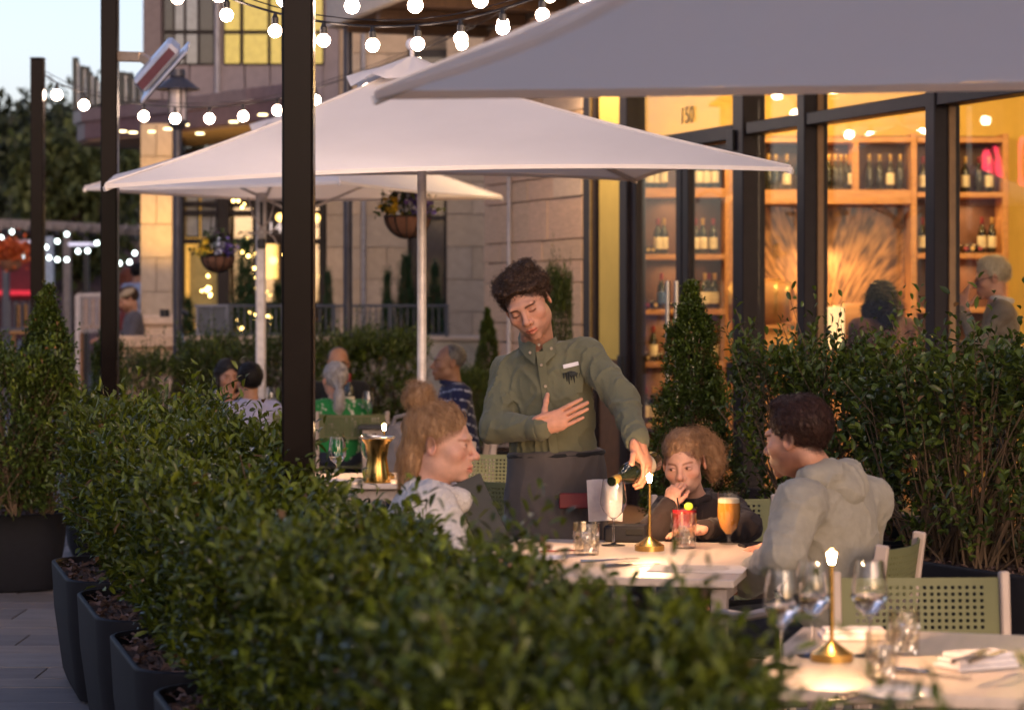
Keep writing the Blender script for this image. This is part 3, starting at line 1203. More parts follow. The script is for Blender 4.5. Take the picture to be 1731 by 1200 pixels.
def barrel(label, loc, sc=1.0):
    t = thing('wine_barrel', label, 'barrel', loc)
    rot = Matrix.Rotation(R_(90), 4, 'Y') @ Matrix.Rotation(R_(12), 4, 'X')
    pr = [(0, -.34), (.20, -.34), (.20, -.36), (.225, -.36), (.265, -.18), (.28, 0), (.265, .18), (.225, .36), (.20, .36), (.20, .34), (0, .34)]
    obj('staves', MB().lathe([(r * sc, z * sc) for r, z in pr], 24, Mx=rot), M_BAR, t)
    for zz in (-.33, -.2, .2, .33):
        rr = .282 - abs(zz) ** 1.6 * .30
        obj('hoop', MB().lathe([(rr * sc, (zz - .02) * sc), ((rr + .006) * sc, (zz - .018) * sc), ((rr + .006) * sc, (zz + .018) * sc), (rr * sc, (zz + .02) * sc)], 24, Mx=rot), M_HOOP, t)
    return t


barrel('upper oak barrel lying on its side in the alcove', (SX(1286, 20.3), 20.3, SZ(510, 20.3)), .72)
barrel('lower oak barrel supporting the other in the alcove', (SX(1290, 20.3), 20.3, SZ(510, 20.3) - .42), .72)
barrel('oak barrel behind the lamp shade', (SX(1450, 20.5), 20.5, SZ(545, 20.5)), .60)
ped = tag(obj('barrel_stand', MB().box((SX(1290, 20.3), 20.3, .38), (.7, .4, .72), .02), M_WOOD), 'low oak stand under the barrels', 'stand')
tag(obj('barrel_stand', MB().box((SX(1450, 20.5), 20.5, .57), (.6, .3, 1.1), .02), M_WOOD), 'taller oak stand under the barrel by the lamp', 'stand')
# table lamp with square shade
lx, ly = SX(1395, 18.6), 18.6
tl = thing('table_lamp', 'table lamp with glowing square white shade inside the window', 'lamp', (lx, ly, 1.0))
zs0, zs1 = SZ(590, 18.6) - 1.0, SZ(519, 18.6) - 1.0
w_ = .13
mb = MB()
for a, b in (((-w_, -w_), (w_, -w_)), ((w_, -w_), (w_, w_)), ((w_, w_), (-w_, w_)), ((-w_, w_), (-w_, -w_))):
    mb.add([(*a, zs0), (*b, zs0), (*b, zs1), (*a, zs1)], [(0, 1, 2, 3)])
shm = mat('lamp_shade_linen', (.8, .7, .5), rough=.9, emit=(1.0, .62, .22), estr=.55)
obj('lamp_shade', mb, shm, tl)
obj('lamp_base', MB().lathe([(0, 0), (.07, 0), (.07, .02), (.015, .03), (.015, zs0 + .05), (0, zs0 + .05)], 16), M_CHROME, tl)
lamp('lamp_glow', 'POINT', (lx, ly, 1.0 + zs0 + .12), 9, (1.0, .62, .22), .05)
tag(obj('side_table', MB().box((lx, ly, .98), (.5, .4, .04), .01).tube([(lx, ly, .96), (lx, ly, .03)], .03, 10).lathe([(0, 0), (.18, 0), (.18, .02), (0, .025)], 18, (lx, ly, .025)), M_WOOD), 'oak pedestal table carrying the glowing lamp', 'table')

# ------------------------------------------------------------------ stone building across the court
YW = 27.0
SW = FPX / YW


def wx(px, d=YW):
    return (px - CX) * d / FPX


def wz(py, d=YW):
    return EYE - (py - HOR) * d / FPX


court = thing('stone_building', 'tan ashlar building with bay windows and curved entrance canopy', 'building', (0, 0, 0))
FST = [mat('court_stone_%s' % n, c, rough=.9, var=.10, scale=5, bump=.25, bscale=30) for n, c in (('sand', (.42, .32, .22)), ('buff', (.47, .36, .255)), ('grey', (.39, .31, .23)))]
FB = []
for sm in FST:
    me_ = MB().box((0, 0, 0), (1, 1, 1), .012).mesh('stone_block', True, 30)
    me_.materials.append(sm)
    FB.append(me_)
for (a, b, y_, z0, z1) in ((552, 610, YW, 0, 7.0), (618, 690, YW + .05, 0, 7.0), (755, 842, YW - .2, 0, 7.0), (238, 292, 25.7, 1.30, 3.45)):
    x0, x1 = wx(a, y_), wx(b, y_)
    w = obj('stone_wall', MB().box(((x0 + x1) / 2, y_ + .22, (z0 + z1) / 2), (x1 - x0 - .02, .40, z1 - z0)), M_MORTAR, court)
    z_, k = z0, 0
    while z_ < z1 - .05:
        dz = min(.36, z1 - z_)
        n = max(1, round((x1 - x0) / .62))
        cuts = [x0 + (x1 - x0) * (i + (.5 if k % 2 else 0)) / n for i in range(n + 1)]
        cuts = [x0] + [c for c in cuts if x0 + .1 < c < x1 - .1] + [x1]
        for p, q in zip(cuts[:-1], cuts[1:]):
            inst('stone_block', random.choice(FB), w, ((p + q) / 2, y_ + .015 + random.uniform(-.002, .002), z_ + dz / 2), (0, 0, 0), (q - p - .008, .10, dz - .008))
        z_ += dz
        k += 1
obj('downpipe', MB().tube([(wx(614), YW - .02, 0), (wx(614), YW - .02, 7)], .028, 8), mat('zinc_pipe', (.30, .29, .31), rough=.5, metal=.3), court)
# plinth of the lit column
obj('column_plinth', MB().box((wx(265, 25.7), 25.85, 1.2), (.42, .5, .2), .02).box((wx(265, 25.7), 25.85, .55), (.36, .44, 1.1), .02), STONES[2], court)
obj('column_plinth', MB().box((wx(270, 25.6), 25.8, 1.36), (.46, .5, .11), .03), STONES[2], court)
lamp('column_uplight', 'SPOT', (wx(282, 24.9), 24.75, 1.55), 85, (1.0, .62, .12), .06, None, (R_(158), 0, R_(14)), R_(100), .8)
obj('uplight_fixture', MB().lathe([(0, 0), (.05, 0), (.05, .08), (0, .08)], 12, (wx(282, 24.9), 24.75, 1.40)), M_BLACK, court)
# storefront between the column and the wall
YS = YW + .9
obj('storefront_back', MB().box((wx(425, YS), YS + .6, 1.65), (2.6, .1, 3.4)), mat('storefront_dark', (.05, .038, .032), rough=.7), court)
M_LITSHOP = mat('self_lit_shop_wall', (.55, .36, .08), rough=.8, emit=(1.0, .55, .08), estr=.30)  # emission stands in for light falling on the shop wall
M_PANELD = mat('yellow_lit_door', (.55, .42, .12), rough=.5)  # yellow light on the door put into its colour
shop_door = obj('door', MB().box((wx(343, YS), YS + .18, wz(485, YS)), (.34, .06, .85), .01), M_PANELD, court)
for i in range(3):
    obj('door_panel', MB().box((wx(343, YS), YS + .145, wz(452 + i * 33, YS)), (.20, .02, .17), .02), M_PANELD, shop_door)
obj('self_lit_wall', MB().box((wx(320, YS), YS + .30, 1.5), (.5, .04, 3.2)), M_LITSHOP, court)
for (a, b, c, d_) in ((392, 425, 350, 510), (432, 476, 405, 510), (482, 545, 350, 510)):
    w = obj('window', MB().box((wx((a + b) / 2, YS), YS + .25, wz((c + d_) / 2, YS)), ((b - a) / 146, .05, (d_ - c) / 146)), mat('shop_window_dim', (.10, .06, .03), rough=.3, emit=(1.0, .52, .12), estr=.10), court)
    obj('pane', MB().box((wx((a + b) / 2, YS), YS + .20, wz((c + d_) / 2, YS)), ((b - a) / 146, .01, (d_ - c) / 146)), M_GLASSFAR, w)
obj('lit_panel', MB().box((wx(455, YS), YS + .21, wz(440, YS)), (.16, .02, .42)), mat('lit_panel', (.6, .4, .1), rough=.8, emit=(1.0, .60, .12), estr=.9), court)
for px, w_ in ((377, 20), (430, 8), (478, 10), (305, 10), (545, 12)):
    obj('storefront_post', MB().box((wx(px, YS - .1), YS, 2.3), (w_ / 146, .16, 4.2), .008), M_FRAME, court)
for py in (345, 408, 360):
    obj('storefront_rail', MB().box((wx(425, YS - .1), YS + .02, wz(py, YS)), (1.75, .10, .06), .008), M_FRAME, court)
# upper glazed box left of the posts, a sash with pale panes
for (a, b) in ((312, 335), (338, 366)):
    w = obj('window', MB().box((wx((a + b) / 2, YS), YS + .12, wz(365, YS)), ((b - a) / 146, .05, .5)), M_FRAME, court)
    obj('pane', MB().box((wx((a + b) / 2, YS), YS + .08, wz(365, YS)), ((b - a - 4) / 146, .02, .46)), mat('pale_pane', (.35, .36, .38), rough=.15), w)
nb_ = obj('number_board', MB().box((wx(470, 26.6), 26.7, wz(381, 26.6)), (.30, .03, .24), .005), M_FRAME, court)
text_obj('lettering', '140', .17, plane_mat((wx(470, 26.6), 26.675, wz(393, 26.6)), (1, 0, 0)), mat('lettering_white', (.75, .72, .66), rough=.5, emit=(1, .95, .85), estr=.25), nb_)
for (px, py, c_) in ((472, 367, 0), (533, 368, 0), (460, 440, 0)):
    tag(obj('globe_lamp', MB().sphere((wx(px, 26.3), 26.4, wz(py, 26.3)), .045, 14, 10), emit_mat('globe_%d' % px, (1.0, .62, .12), 2.4)), 'glowing amber globe lamp at the shop front by %s' % ('the number board' if px == 472 else 'the lit panel' if px == 460 else 'the stone pier'), 'lamp')
# dark window between the far stones
obj('window', MB().box((wx(722), YW + .3, 2.6), (.46, .08, 3.6)), M_FRAME, court)
obj('window_pane', MB().box((wx(722), YW + .25, 2.6), (.36, .02, 3.4)), mat('dim_pane', (.04, .035, .04), rough=.1), court)
for (z0_, z1_) in ((wz(375), wz(360)), (wz(330), wz(322))):
    obj('window_bar', MB().box((wx(722), YW + .21, (z0_ + z1_) / 2), (.46, .05, .05)), M_FRAME, court)
obj('light_wall', MB().box((wx(700), YW + .8, 3), (1.95, .1, 8)), mat('court_render', (.35, .27, .19), rough=.9), court)
# upper bay
YU = 26.6
cl = mat('bay_cladding', (.19, .155, .165), rough=.6, var=.1)
obj('bay_wall', MB().box((wx(405, YU), YU + .4, 6.1), (2.15, .5, 4.7)), cl, court)
for i, (a, b) in enumerate(((240, 272), (272, 318), (318, 362), (362, 412), (412, 455), (455, 500), (500, 545))):
    obj('cladding_panel', MB().box((wx((a + b) / 2, YU), YU + .125, wz(137, YU)), ((b - a) / 153.7 - .012, .05, .40), .006), cl, court)
obj('bay_corner', MB().box((wx(256, YU), YU + .10, 6.0), (.20, .12, 3.6), .01), mat('bay_corner', (.13, .10, .10), rough=.6), court)
M_SKYP = mat('pane_sky_tinted', (.10, .12, .14), rough=.06, spec=1.0)  # bluish sky reflection put into the pane colour
M_YELP = mat('pane_lit_yellow', (.35, .28, .05), rough=.2, emit=(1.0, .78, .10), estr=.14)
M_DKP = mat('pane_dark', (.02, .022, .022), rough=.08)
for (a, b, m_) in ((276, 292, M_DKP), (294, 310, M_SKYP), (313, 333, M_SKYP), (336, 360, M_DKP), (378, 405, M_YELP), (410, 452, M_YELP), (456, 476, M_YELP), (500, 545, M_YELP)):
    for (p, q) in ((108, 56), (52, -60)):
        w = obj('window', MB().box((wx((a + b) / 2, YU), YU + .12, wz((p + q) / 2, YU)), ((b - a + 3) / 153.7, .06, (p - q + 3) / 153.7), .004), M_FRAME, court)
        obj('pane', MB().box((wx((a + b) / 2, YU), YU + .07, wz((p + q) / 2, YU)), ((b - a - 2) / 153.7, .02, (p - q - 3) / 153.7)), m_, w)
obj('downpipe', MB().tube([(wx(366, YU), YU + .04, 3.7), (wx(366, YU), YU + .04, 7)], .03, 8), MATS['zinc_pipe'], court)
# curved canopy
P2 = [(wx(480, 24.3), 24.3), (wx(520, 24.2), 24.2), (wx(520, 27.0), 27.0), (-4.4, 29.0), (-4.85, 28.75), (-5.05, 28.3), (-5.02, 27.9), (-4.86, 27.5), (-4.55, 27.15), (-4.15, 26.75), (-3.7, 26.2), (-3.2, 25.5), (-2.75, 24.85)]
P2 = P2[::-1]
can = obj('entrance_canopy', MB().prism(P2, 3.40, 3.72), mat('canopy_bronze', (.115, .065, .068), rough=.5, metal=.2), court, smooth=False)
cx_, cy_ = -3.4, 27.2
P3 = [(cx_ + (x - cx_) * 1.03, cy_ + (y - cy_) * 1.03) for x, y in P2]
obj('canopy_edge', MB().prism(P3, 3.60, 3.74), mat('canopy_edge', (.16, .11, .11), rough=.45, metal=.3), can, smooth=False)
P4 = [(cx_ + (x - cx_) * .97, cy_ + (y - cy_) * .97) for x, y in P2]
obj('canopy_soffit', MB().prism(P4, 3.37, 3.396), mat('canopy_soffit', (.22, .15, .10), rough=.7), can, smooth=False)
for (px, py, d_) in ((207, 222, 27.0), (257, 223, 26.9), (284, 218, 26.4), (225, 224, 27.6), (338, 226, 26.6), (312, 211, 25.6), (444, 194, 24.9), (395, 206, 25.6)):
    x_ = wx(px, d_)
    ye = FPX * (3.36 - EYE) / (HOR - py)
    obj('downlight', MB().lathe([(0, 0), (.045, 0), (.045, .012), (0, .012)], 14, ((px - CX) * ye / FPX, ye, 3.352)), M_DOWN, can)
# slatted sign letters standing on the canopy
sg = thing('roof_sign', 'row of dark upright channel letters standing on the curved canopy', 'sign', (0, 0, 0))
M_SGD = mat('sign_dark', (.014, .020, .018), rough=.5)
M_SGW = mat('sign_edge', (.50, .50, .46), rough=.5)
for i, (px, pt, wd, sh_) in enumerate(((128, 98, 9, 'I'), (140, 112, 8, 'E'), (152, 122, 9, 'I'), (163, 130, 7, 'I'), (207, 122, 12, 'N'), (222, 128, 10, 'I'), (234, 132, 8, 'I'))):
    d_ = 27.9 - i * .12
    s_ = FPX / d_
    x_, zt = (px - CX) / s_, EYE - (pt - HOR) / s_
    mb = MB().box((x_, d_, (3.75 + zt) / 2), (wd / s_, .10, zt - 3.75), .004)
    if sh_ in 'EN':
        mb.box((x_ + wd / s_, d_, zt - .06), (wd / s_, .10, .10), .004).box((x_ + wd / s_, d_, 3.85), (wd / s_, .10, .10), .004)
    l_ = obj('letter', mb, M_SGD, sg)
    obj('letter_edge', MB().box((x_ + wd / s_ * .62, d_ - .02, (3.75 + zt) / 2), (wd / s_ * .28, .11, zt - 3.85), .003), M_SGW, l_)
obj('sign_rail', MB().tube([(wx(125, 27.9), 27.95, 3.80), (wx(180, 27.5), 27.6, 3.80), (wx(240, 27.1), 27.2, 3.80)], .02, 8), M_SGD, sg)
# terrace wall with rail
YT = 24.5
tw = tag(obj('terrace_wall', MB().box((wx(572, YT), YT + .2, .58), (3.05, .36, 1.16), .01), mat('terrace_render', (.46, .39, .30), rough=.9, scale=5, bump=.2)), 'low cream terrace wall under the blue-grey railing', 'wall')
obj('wall_cap', MB().box((wx(572, YT), YT + .2, 1.185), (3.12, .44, .05), .012), STONES[2], tw)
rl = thing('railing', 'blue-grey metal railing on the low terrace wall', 'railing', (0, YT, 1.21))
za, zb = wz(568, YT) - 1.21, wz(517, YT) - 1.21
obj('solid_panel', MB().box((wx(358, YT), 0, (za + zb) / 2 + .01), (.31, .03, .28), .006), M_BLUEGREY, rl)
obj('panel_frame', MB().box((wx(358, YT), -.02, zb), (.34, .05, .025), .004).box((wx(358, YT), -.02, .02), (.34, .05, .025), .004).box((wx(334, YT), -.02, .15), (.022, .05, .28), .004).box((wx(384, YT), -.02, .15), (.022, .05, .28), .004).box((wx(358, YT), -.022, .15), (.015, .05, .28), .004), mat('panel_frame_grey', (.16, .17, .21), rough=.4, metal=.3), rl)
obj('top_rail', MB().box((wx(572, YT), 0, zb), (2.24, .05, .028), .005), M_BLUEGREY, rl)
obj('bottom_rail', MB().box((wx(572, YT), 0, za + .02), (2.24, .03, .02), .004), M_BLUEGREY, rl)
me_ = MB().box((0, 0, 0), (.013, .013, 1)).mesh('picket', False)
me_.materials.append(M_BLUEGREY)
for i in range(35):
    inst('picket', me_, rl, (wx(392 + i * 10.6, YT), 0, (za + zb) / 2 + .005), (0, 0, 0), (1, 1, zb - za - .03))
for px in (388, 478, 565, 660, 755):
    obj('post', MB().box((wx(px, YT), 0, (za + zb) / 2), (.035, .035, zb - za + .04), .004), M_BLUEGREY, rl)
hr = thing('stair_handrail', 'blue-grey tubular stair handrail beside the lamp post', 'handrail', (0, 0, 0))
obj('rail_tube', MB().tube([PX(303, 600, 22.6), PX(303, 530, 22.6), PX(307, 525, 22.6), PX(316, 530, 22.7)], .022, 8), M_BLUEGREY, hr)
obj('rail_tube', MB().tube([PX(313, 690, 22.2), PX(313, 620, 22.2), PX(310, 585, 22.2), PX(303, 560, 22.3)], .022, 8), mat('rail_steel', (.28, .28, .32), rough=.35, metal=.6), hr)
led = tag(obj('stone_ledge', MB().box((wx(262, 25.5), 25.55, 1.14), (.80, .55, .12), .015).box((wx(262, 25.5), 25.6, .54), (.72, .45, 1.08), .01), STONES[0]), 'stone ledge at the foot of the lit column', 'ledge')
# fairy lights on the shop front
fl = thing('fairy_lights', 'amber fairy lights wound through the shrubs at the shop front', 'lights', (0, 0, 0))
me_ = MB().sphere((0, 0, 0), .013, 8, 6).mesh('fairy_bulb')
me_.materials.append(M_FAIRY)
pts = []
for (cx0, cy0, sx_, sy_, n) in ((352, 490, 7, 22, 16), (408, 340, 10, 24, 8), (425, 450, 14, 40, 12), (408, 560, 5, 14, 8), (420, 520, 8, 25, 6), (490, 450, 20, 40, 8), (440, 545, 20, 25, 5), (395, 330, 8, 8, 3), (470, 535, 20, 20, 4)):
    for _ in range(n):
        pts.append((cx0 + random.gauss(0, sx_ * .6), cy0 + random.gauss(0, sy_ * .6)))
for (px, py) in pts:
    d_ = random.uniform(25.0, 26.6)
    inst('fairy_bulb', me_, fl, PX(px, py, d_), (0, 0, 0), (random.uniform(.7, 1.3),) * 3)

# ------------------------------------------------------------------ shop across the street, out of frame to the left; the glass front mirrors its red sign
ns = thing('street_shop', 'dark shop across the street with a red neon sign, mirrored in the glass', 'building', (-11.6, 25.0, 0), R_(40))
obj('wall', MB().box((0, 0, 2.6), (.4, 6.0, 5.2), .02), mat('shop_dark_wall', (.06, .05, .05), rough=.7), ns)
obj('awning', MB().box((.6, 0, 2.4), (1.0, 4.0, .06), .01), mat('shop_awning', (.10, .05, .05), rough=.8), ns)
M_NEON = emit_mat('neon_red', (1.0, .05, .08), 7)
for k in range(4):
    y0 = -1.4 + k * .85
    obj('neon_stroke', MB().tube([(.28, y0 + .30 * math.sin(a * 1.0 + k), 3.25 + .32 * math.cos(a * (1.5 if k % 2 else 1))) for a in np.linspace(0, 5.2, 18)], .028, 8), M_NEON, ns)

# ------------------------------------------------------------------ plants
M_LEAF = leaf_mat('hedge_leaf', (.030, .052, .004), (.110, .130, .010), rough=.30, trans=.22)
M_LEAFD = leaf_mat('dark_leaf', (.022, .044, .008), (.075, .105, .014), rough=.34, trans=.18)
M_LEAFC = leaf_mat('box_leaf', (.024, .046, .006), (.066, .095, .012), rough=.38, trans=.2)
M_LEAFL = leaf_mat('lime_leaf', (.10, .14, .012), (.17, .21, .02), rough=.4, trans=.3)
M_DRY = leaf_mat('dry_leaf', (.12, .055, .02), (.20, .11, .04), rough=.8, trans=.15)
M_TWIG = mat('twig', (.10, .065, .035), rough=.9)
M_POT = mat('planter_black', (.010, .0105, .014), rough=.6, var=.12, scale=30, bump=.08, bscale=400, spec=.15)
M_MULCH = mat('bark_mulch', (.055, .030, .022), rough=1, col2=(.13, .075, .055), scale=45, bump=1.0, bscale=60, bdist=.03)


def leaf_mesh(P, F, rg, ln, wd, up=None, name='leaves'):
    "P base points, F directions -> folded leaf quads"
    n = len(P)
    F = F / (np.linalg.norm(F, axis=1, keepdims=True) + 1e-9)
    r = rg.normal(size=(n, 3)) * .45 + np.array((0, 0, 1.0))
    S = np.cross(F, r)
    S /= np.linalg.norm(S, axis=1, keepdims=True) + 1e-9
    Nn = np.cross(S, F)
    l = (ln * rg.uniform(.50, 1.28, n))[:, None]
    w = (wd * rg.uniform(.75, 1.15, n))[:, None] * .5
    cup = w * .45
    v0 = P
    v1 = P + F * l * .30 - S * w * .80 + Nn * cup
    v2 = P + F * l * .30 + S * w * .80 + Nn * cup
    v3 = P + F * l * .68 - S * w * .92 + Nn * cup
    v4 = P + F * l * .68 + S * w * .92 + Nn * cup
    v5 = P + F * l - Nn * l * .10
    c1 = P + F * l * .35
    c2 = P + F * l * .70
    V = np.stack([v0, v1, v2, v3, v4, v5, c1, c2], 1).reshape(-1, 3)
    b = (np.arange(n) * 8)[:, None, None]
    T = np.array([[0, 6, 1, 1], [0, 2, 6, 6], [1, 6, 7, 3], [6, 2, 4, 7], [3, 7, 5, 5], [7, 4, 5, 5]])
    quads = np.array([[1, 6, 7, 3], [6, 2, 4, 7]])[None] + b
    tris = np.array([[0, 6, 1], [0, 2, 6], [3, 7, 5], [7, 4, 5]])[None] + b
    Q = quads.reshape(-1, 4)
    Tt = tris.reshape(-1, 3)
    # write as triangles only, quads split
    Tq = np.concatenate([Q[:, [0, 1, 2]], Q[:, [0, 2, 3]]])
    return arr_mesh(name, V, np.concatenate([Tt, Tq]))


def shrub_data(seed, env, sx, sy, z0, z1, twigs, per, ln, wd, tl=.12, shell=.55, upb=.55, loose=0.0, stems=14, leaf_m=None, lime=.02, bare=0.0, topf=.38, dome=.06):
    "returns foliage mesh, lime mesh or None, stem mesh; base at the origin"
    rg = np.random.default_rng(seed)
    H = z1 - z0
    n = twigs
    u = rg.uniform(0, 2 * PI, n)
    zf = rg.uniform(0, 1, n) ** (.8 if env == 'cone' else 1.0)
    zf = bare + (1 - bare) * zf
    if env == 'cone':
        prof = np.clip((1 - zf) ** .78, .03, 1) * np.clip(.72 + zf * 2.2, 0, 1)
        rr = prof * (1 - shell * rg.uniform(0, 1, n) ** 1.8)
        X = np.cos(u) * rr * sx / 2
        Y = np.sin(u) * rr * sy / 2
    else:
        e = .55
        cx_, sx_ = np.cos(u), np.sin(u)
        k = (np.abs(cx_) ** (2 / e) + np.abs(sx_) ** (2 / e)) ** (-e / 2)
        topr = np.clip(1.12 - .45 * np.clip(zf - .75, 0, 1) * 4 * .35, .4, 1) * np.clip(.50 + zf * 1.3, 0, 1)
        rr = (1 - shell * rg.uniform(0, 1, n) ** 1.7) * topr
        intop = rg.uniform(0, 1, n) < topf
        rr = np.where(intop, np.sqrt(rg.uniform(0, 1, n)) * .95, rr)
        zf = np.where(intop, .80 + .2 * rg.uniform(0, 1, n), zf)
        X = cx_ * k * rr * sx / 2
        Y = sx_ * k * rr * sy / 2
    wv = wob(np.stack([X, Y, zf * H], 1).astype(np.float32), 7.5, seed)
    wv2 = wob(np.stack([X, Y, zf * H], 1).astype(np.float32), 16, seed + 1)
    sc = 1 + .09 * wv + .05 * wv2
    X, Y = X * sc, Y * sc
    Z = z0 + zf * H * (1 + .09 * wv + .05 * wv2) * (1 - dome * (2 * X / sx) ** 2)
    base = np.stack([X, Y, Z], 1)
    out = np.stack([X / sx, Y / sy, (zf - .45) * (.5 if env != 'cone' else .25)], 1)
    out /= np.linalg.norm(out, axis=1, keepdims=True) + 1e-9
    D = out * (1 - upb) + np.array((0, 0, 1.0)) * upb + rg.normal(size=(n, 3)) * .28
    D /= np.linalg.norm(D, axis=1, keepdims=True)
    L_ = tl * rg.uniform(.5, 1.25, n) * (1 + loose * (rg.uniform(0, 1, n) > .9) * 1.6)
    # leaves along twigs
    tt = (np.arange(per) + .5) / per
    Pl = base[:, None, :] + D[:, None, :] * (L_[:, None, None] * (tt[None, :, None] - .25))
    ga = (np.arange(per) * 2.4)[None, :] + rg.uniform(0, 6.28, n)[:, None]
    ref = np.cross(D, rg.normal(size=(n, 3)))
    ref /= np.linalg.norm(ref, axis=1, keepdims=True) + 1e-9
    ref2 = np.cross(D, ref)
    rad = ref[:, None, :] * np.cos(ga)[..., None] + ref2[:, None, :] * np.sin(ga)[..., None]
    Fd = rad * .85 + D[:, None, :] * (.35 + .6 * tt[None, :, None]) + rg.normal(size=Pl.shape) * .15
    Pl, Fd = Pl.reshape(-1, 3), Fd.reshape(-1, 3)
    isl = np.repeat(rg.uniform(0, 1, n) < lime, per)
    isd = (rg.uniform(0, 1, len(isl)) < .013) & ~isl
    dry = leaf_mesh(Pl[isd], Fd[isd] + np.array((0, 0, -.7)), rg, ln, wd, name='dry_leaves')
    fol = leaf_mesh(Pl[~isl & ~isd], Fd[~isl & ~isd], rg, ln, wd, name='foliage')
    lim = leaf_mesh(Pl[isl], Fd[isl], rg, ln, wd, name='young_leaves') if isl.sum() > 3 else None
    # twigs and stems
    mb = MB()
    pick = rg.choice(n, min(n, stems * 7), replace=False)
    roots = [(rg.uniform(-.30, .30) * sx, rg.uniform(-.25, .25) * sy, z0 - .02) for _ in range(stems)]
    for j, i in enumerate(pick):
        r0 = Vector(roots[j % stems])
        tip = Vector(base[i] + D[i] * L_[i] * .6)
        mid = r0.lerp(tip, .5) + Vector(rg.normal(size=3) * .03)
        mid.z += .04
        mb.tube([r0, r0.lerp(mid, .5) + Vector((0, 0, .03)), mid, tip], [.007, .0055, .004, .0018], 4, caps=False)
    return fol, lim, mb.mesh('stem'), dry


SH = {}


def shrub(kind, name, label, cat, loc, rotz, group=None, scale=1.0):
    fol, lim, st, dry = SH[kind]
    t = thing(name, label, cat, loc, rotz, group)
    t.scale = scale if isinstance(scale, (tuple, list)) else (scale,) * 3
    inst('stems', st, t)
    inst('foliage', fol, t)
    inst('dry_leaves', dry, t)
    if lim:
        inst('young_leaves', lim, t)
    return t


def reg(kind, m_, **k):
    fol, lim, st, dry = shrub_data(**k)
    dry.materials.append(M_DRY)
    fol.materials.append(m_)
    if lim:
        lim.materials.append(M_LEAFL)
    st.materials.append(M_TWIG)
    SH[kind] = (fol, lim, st, dry)


for i, sd in enumerate((11, 12, 13)):
    reg('hedge%d' % i, M_LEAF, seed=sd, env='box', sx=1.16, sy=.66, z0=.46, z1=1.08, twigs=2100, per=10, ln=.047, wd=.0185, tl=.16, shell=.6, upb=.72, loose=.7, lime=.05, stems=16, dome=.20)
for i, sd in enumerate((21, 22)):
    reg('cone%d' % i, M_LEAFC, seed=sd, env='cone', sx=.58, sy=.58, z0=.46, z1=1.60, twigs=2600, per=9, ln=.022, wd=.012, tl=.075, shell=.45, upb=.62, lime=.015, stems=8)
for i, sd in enumerate((31, 32)):
    reg('loose%d' % i, M_LEAFD, seed=sd, env='box', sx=1.25, sy=.70, z0=.46, z1=1.40, twigs=620, per=11, ln=.046, wd=.023, tl=.19, shell=.85, upb=.72, loose=1.0, stems=26, bare=.22, lime=.02, topf=.26)
reg('round', M_LEAFD, seed=41, env='box', sx=.9, sy=.7, z0=.46, z1=1.25, twigs=1300, per=9, ln=.040, wd=.020, tl=.14, shell=.6, upb=.6, loose=.4, stems=14, lime=.01)
reg('juniper', leaf_mat('juniper_leaf', (.018, .050, .018), (.035, .085, .028), rough=.6, trans=.15), seed=45, env='cone', sx=.40, sy=.40, z0=.0, z1=1.3, twigs=1000, per=8, ln=.035, wd=.012, tl=.14, shell=.7, upb=.8, loose=.5, stems=6, lime=0)


def planter_mesh(L_, W_, H_, r=.17, taper=.86):
    "rounded box tub with an open top and a rolled rim; origin at the base centre"
    def ring(l, w, rr, z):
        pts = []
        for (cx_, cy_, a0) in ((1, 1, 0), (-1, 1, 90), (-1, -1, 180), (1, -1, 270)):
            for k in range(7):
                a = R_(a0 + 15 * k)
                pts.append((cx_ * (l / 2 - rr) + rr * math.cos(a), cy_ * (w / 2 - rr) + rr * math.sin(a), z))
        return pts
    rows = [ring(L_ * .60, W_ * .60, r * .6, 0), ring(L_ * taper * .93, W_ * taper * .93, r * .8, .012), ring(L_ * taper, W_ * taper, r * .85, .06), ring(L_ * .97, W_ * .97, r, H_ * .62), ring(L_, W_, r, H_ - .012), ring(L_, W_, r, H_ - .004), ring(L_ - .008, W_ - .008, r, H_),
            ring(L_ - .030, W_ - .030, r * .9, H_), ring(L_ - .036, W_ - .036, r * .9, H_ - .006), ring(L_ - .05, W_ - .05, r * .85, H_ - .07)]
    rows = [rw + [rw[0]] for rw in rows]
    mb = MB().sheet(rows)
    n = len(rows[0])
    mb.f.append(tuple(range(n - 2, -1, -1)))
    soil = MB()
    sr = ring(L_ - .046, W_ - .046, r * .85, H_ - .045)
    soil.add(sr + [(0, 0, H_ - .015)], [(i, (i + 1) % len(sr), len(sr)) for i in range(len(sr))])
    return mb.mesh('tub', True, 50), soil.mesh('mulch')


def chips(L_, W_, z, n, seed):
    rg = np.random.default_rng(seed)
    P = np.stack([rg.uniform(-.47, .47, n) * L_, rg.uniform(-.47, .47, n) * W_, np.full(n, z) + rg.uniform(0, .02, n)], 1)
    F = rg.normal(size=(n, 3)) * np.array((1, 1, .25))
    return leaf_mesh(P, F, rg, .045, .022, name='bark_chips')


POT = {}
for k_, (l, w, hgt) in dict(hedge=(1.00, .60, .50), square=(.62, .62, .50), wide=(1.35, .66, .50)).items():
    a, b = planter_mesh(l, w, hgt)
    a.materials.append(M_POT)
    b.materials.append(M_MULCH)
    c = chips(l - .08, w - .08, hgt - .035, 420, 5)
    c.materials.append(mat('bark_chip', (.075, .040, .030), rough=.95, col2=(.16, .10, .08), scale=20, island=.5))
    POT[k_] = (a, b, c)


def planter(kind, label, loc, rotz, group=None, scale=1.0):
    a, b, c = POT[kind]
    t = thing('planter', label, 'planter', loc, rotz, group)
    t.scale = scale if isinstance(scale, (tuple, list)) else (scale,) * 3
    inst('tub', a, t)
    inst('mulch', b, t)
    ch = inst('bark_chips', c, t)
    ch['kind'] = 'stuff'
    return t


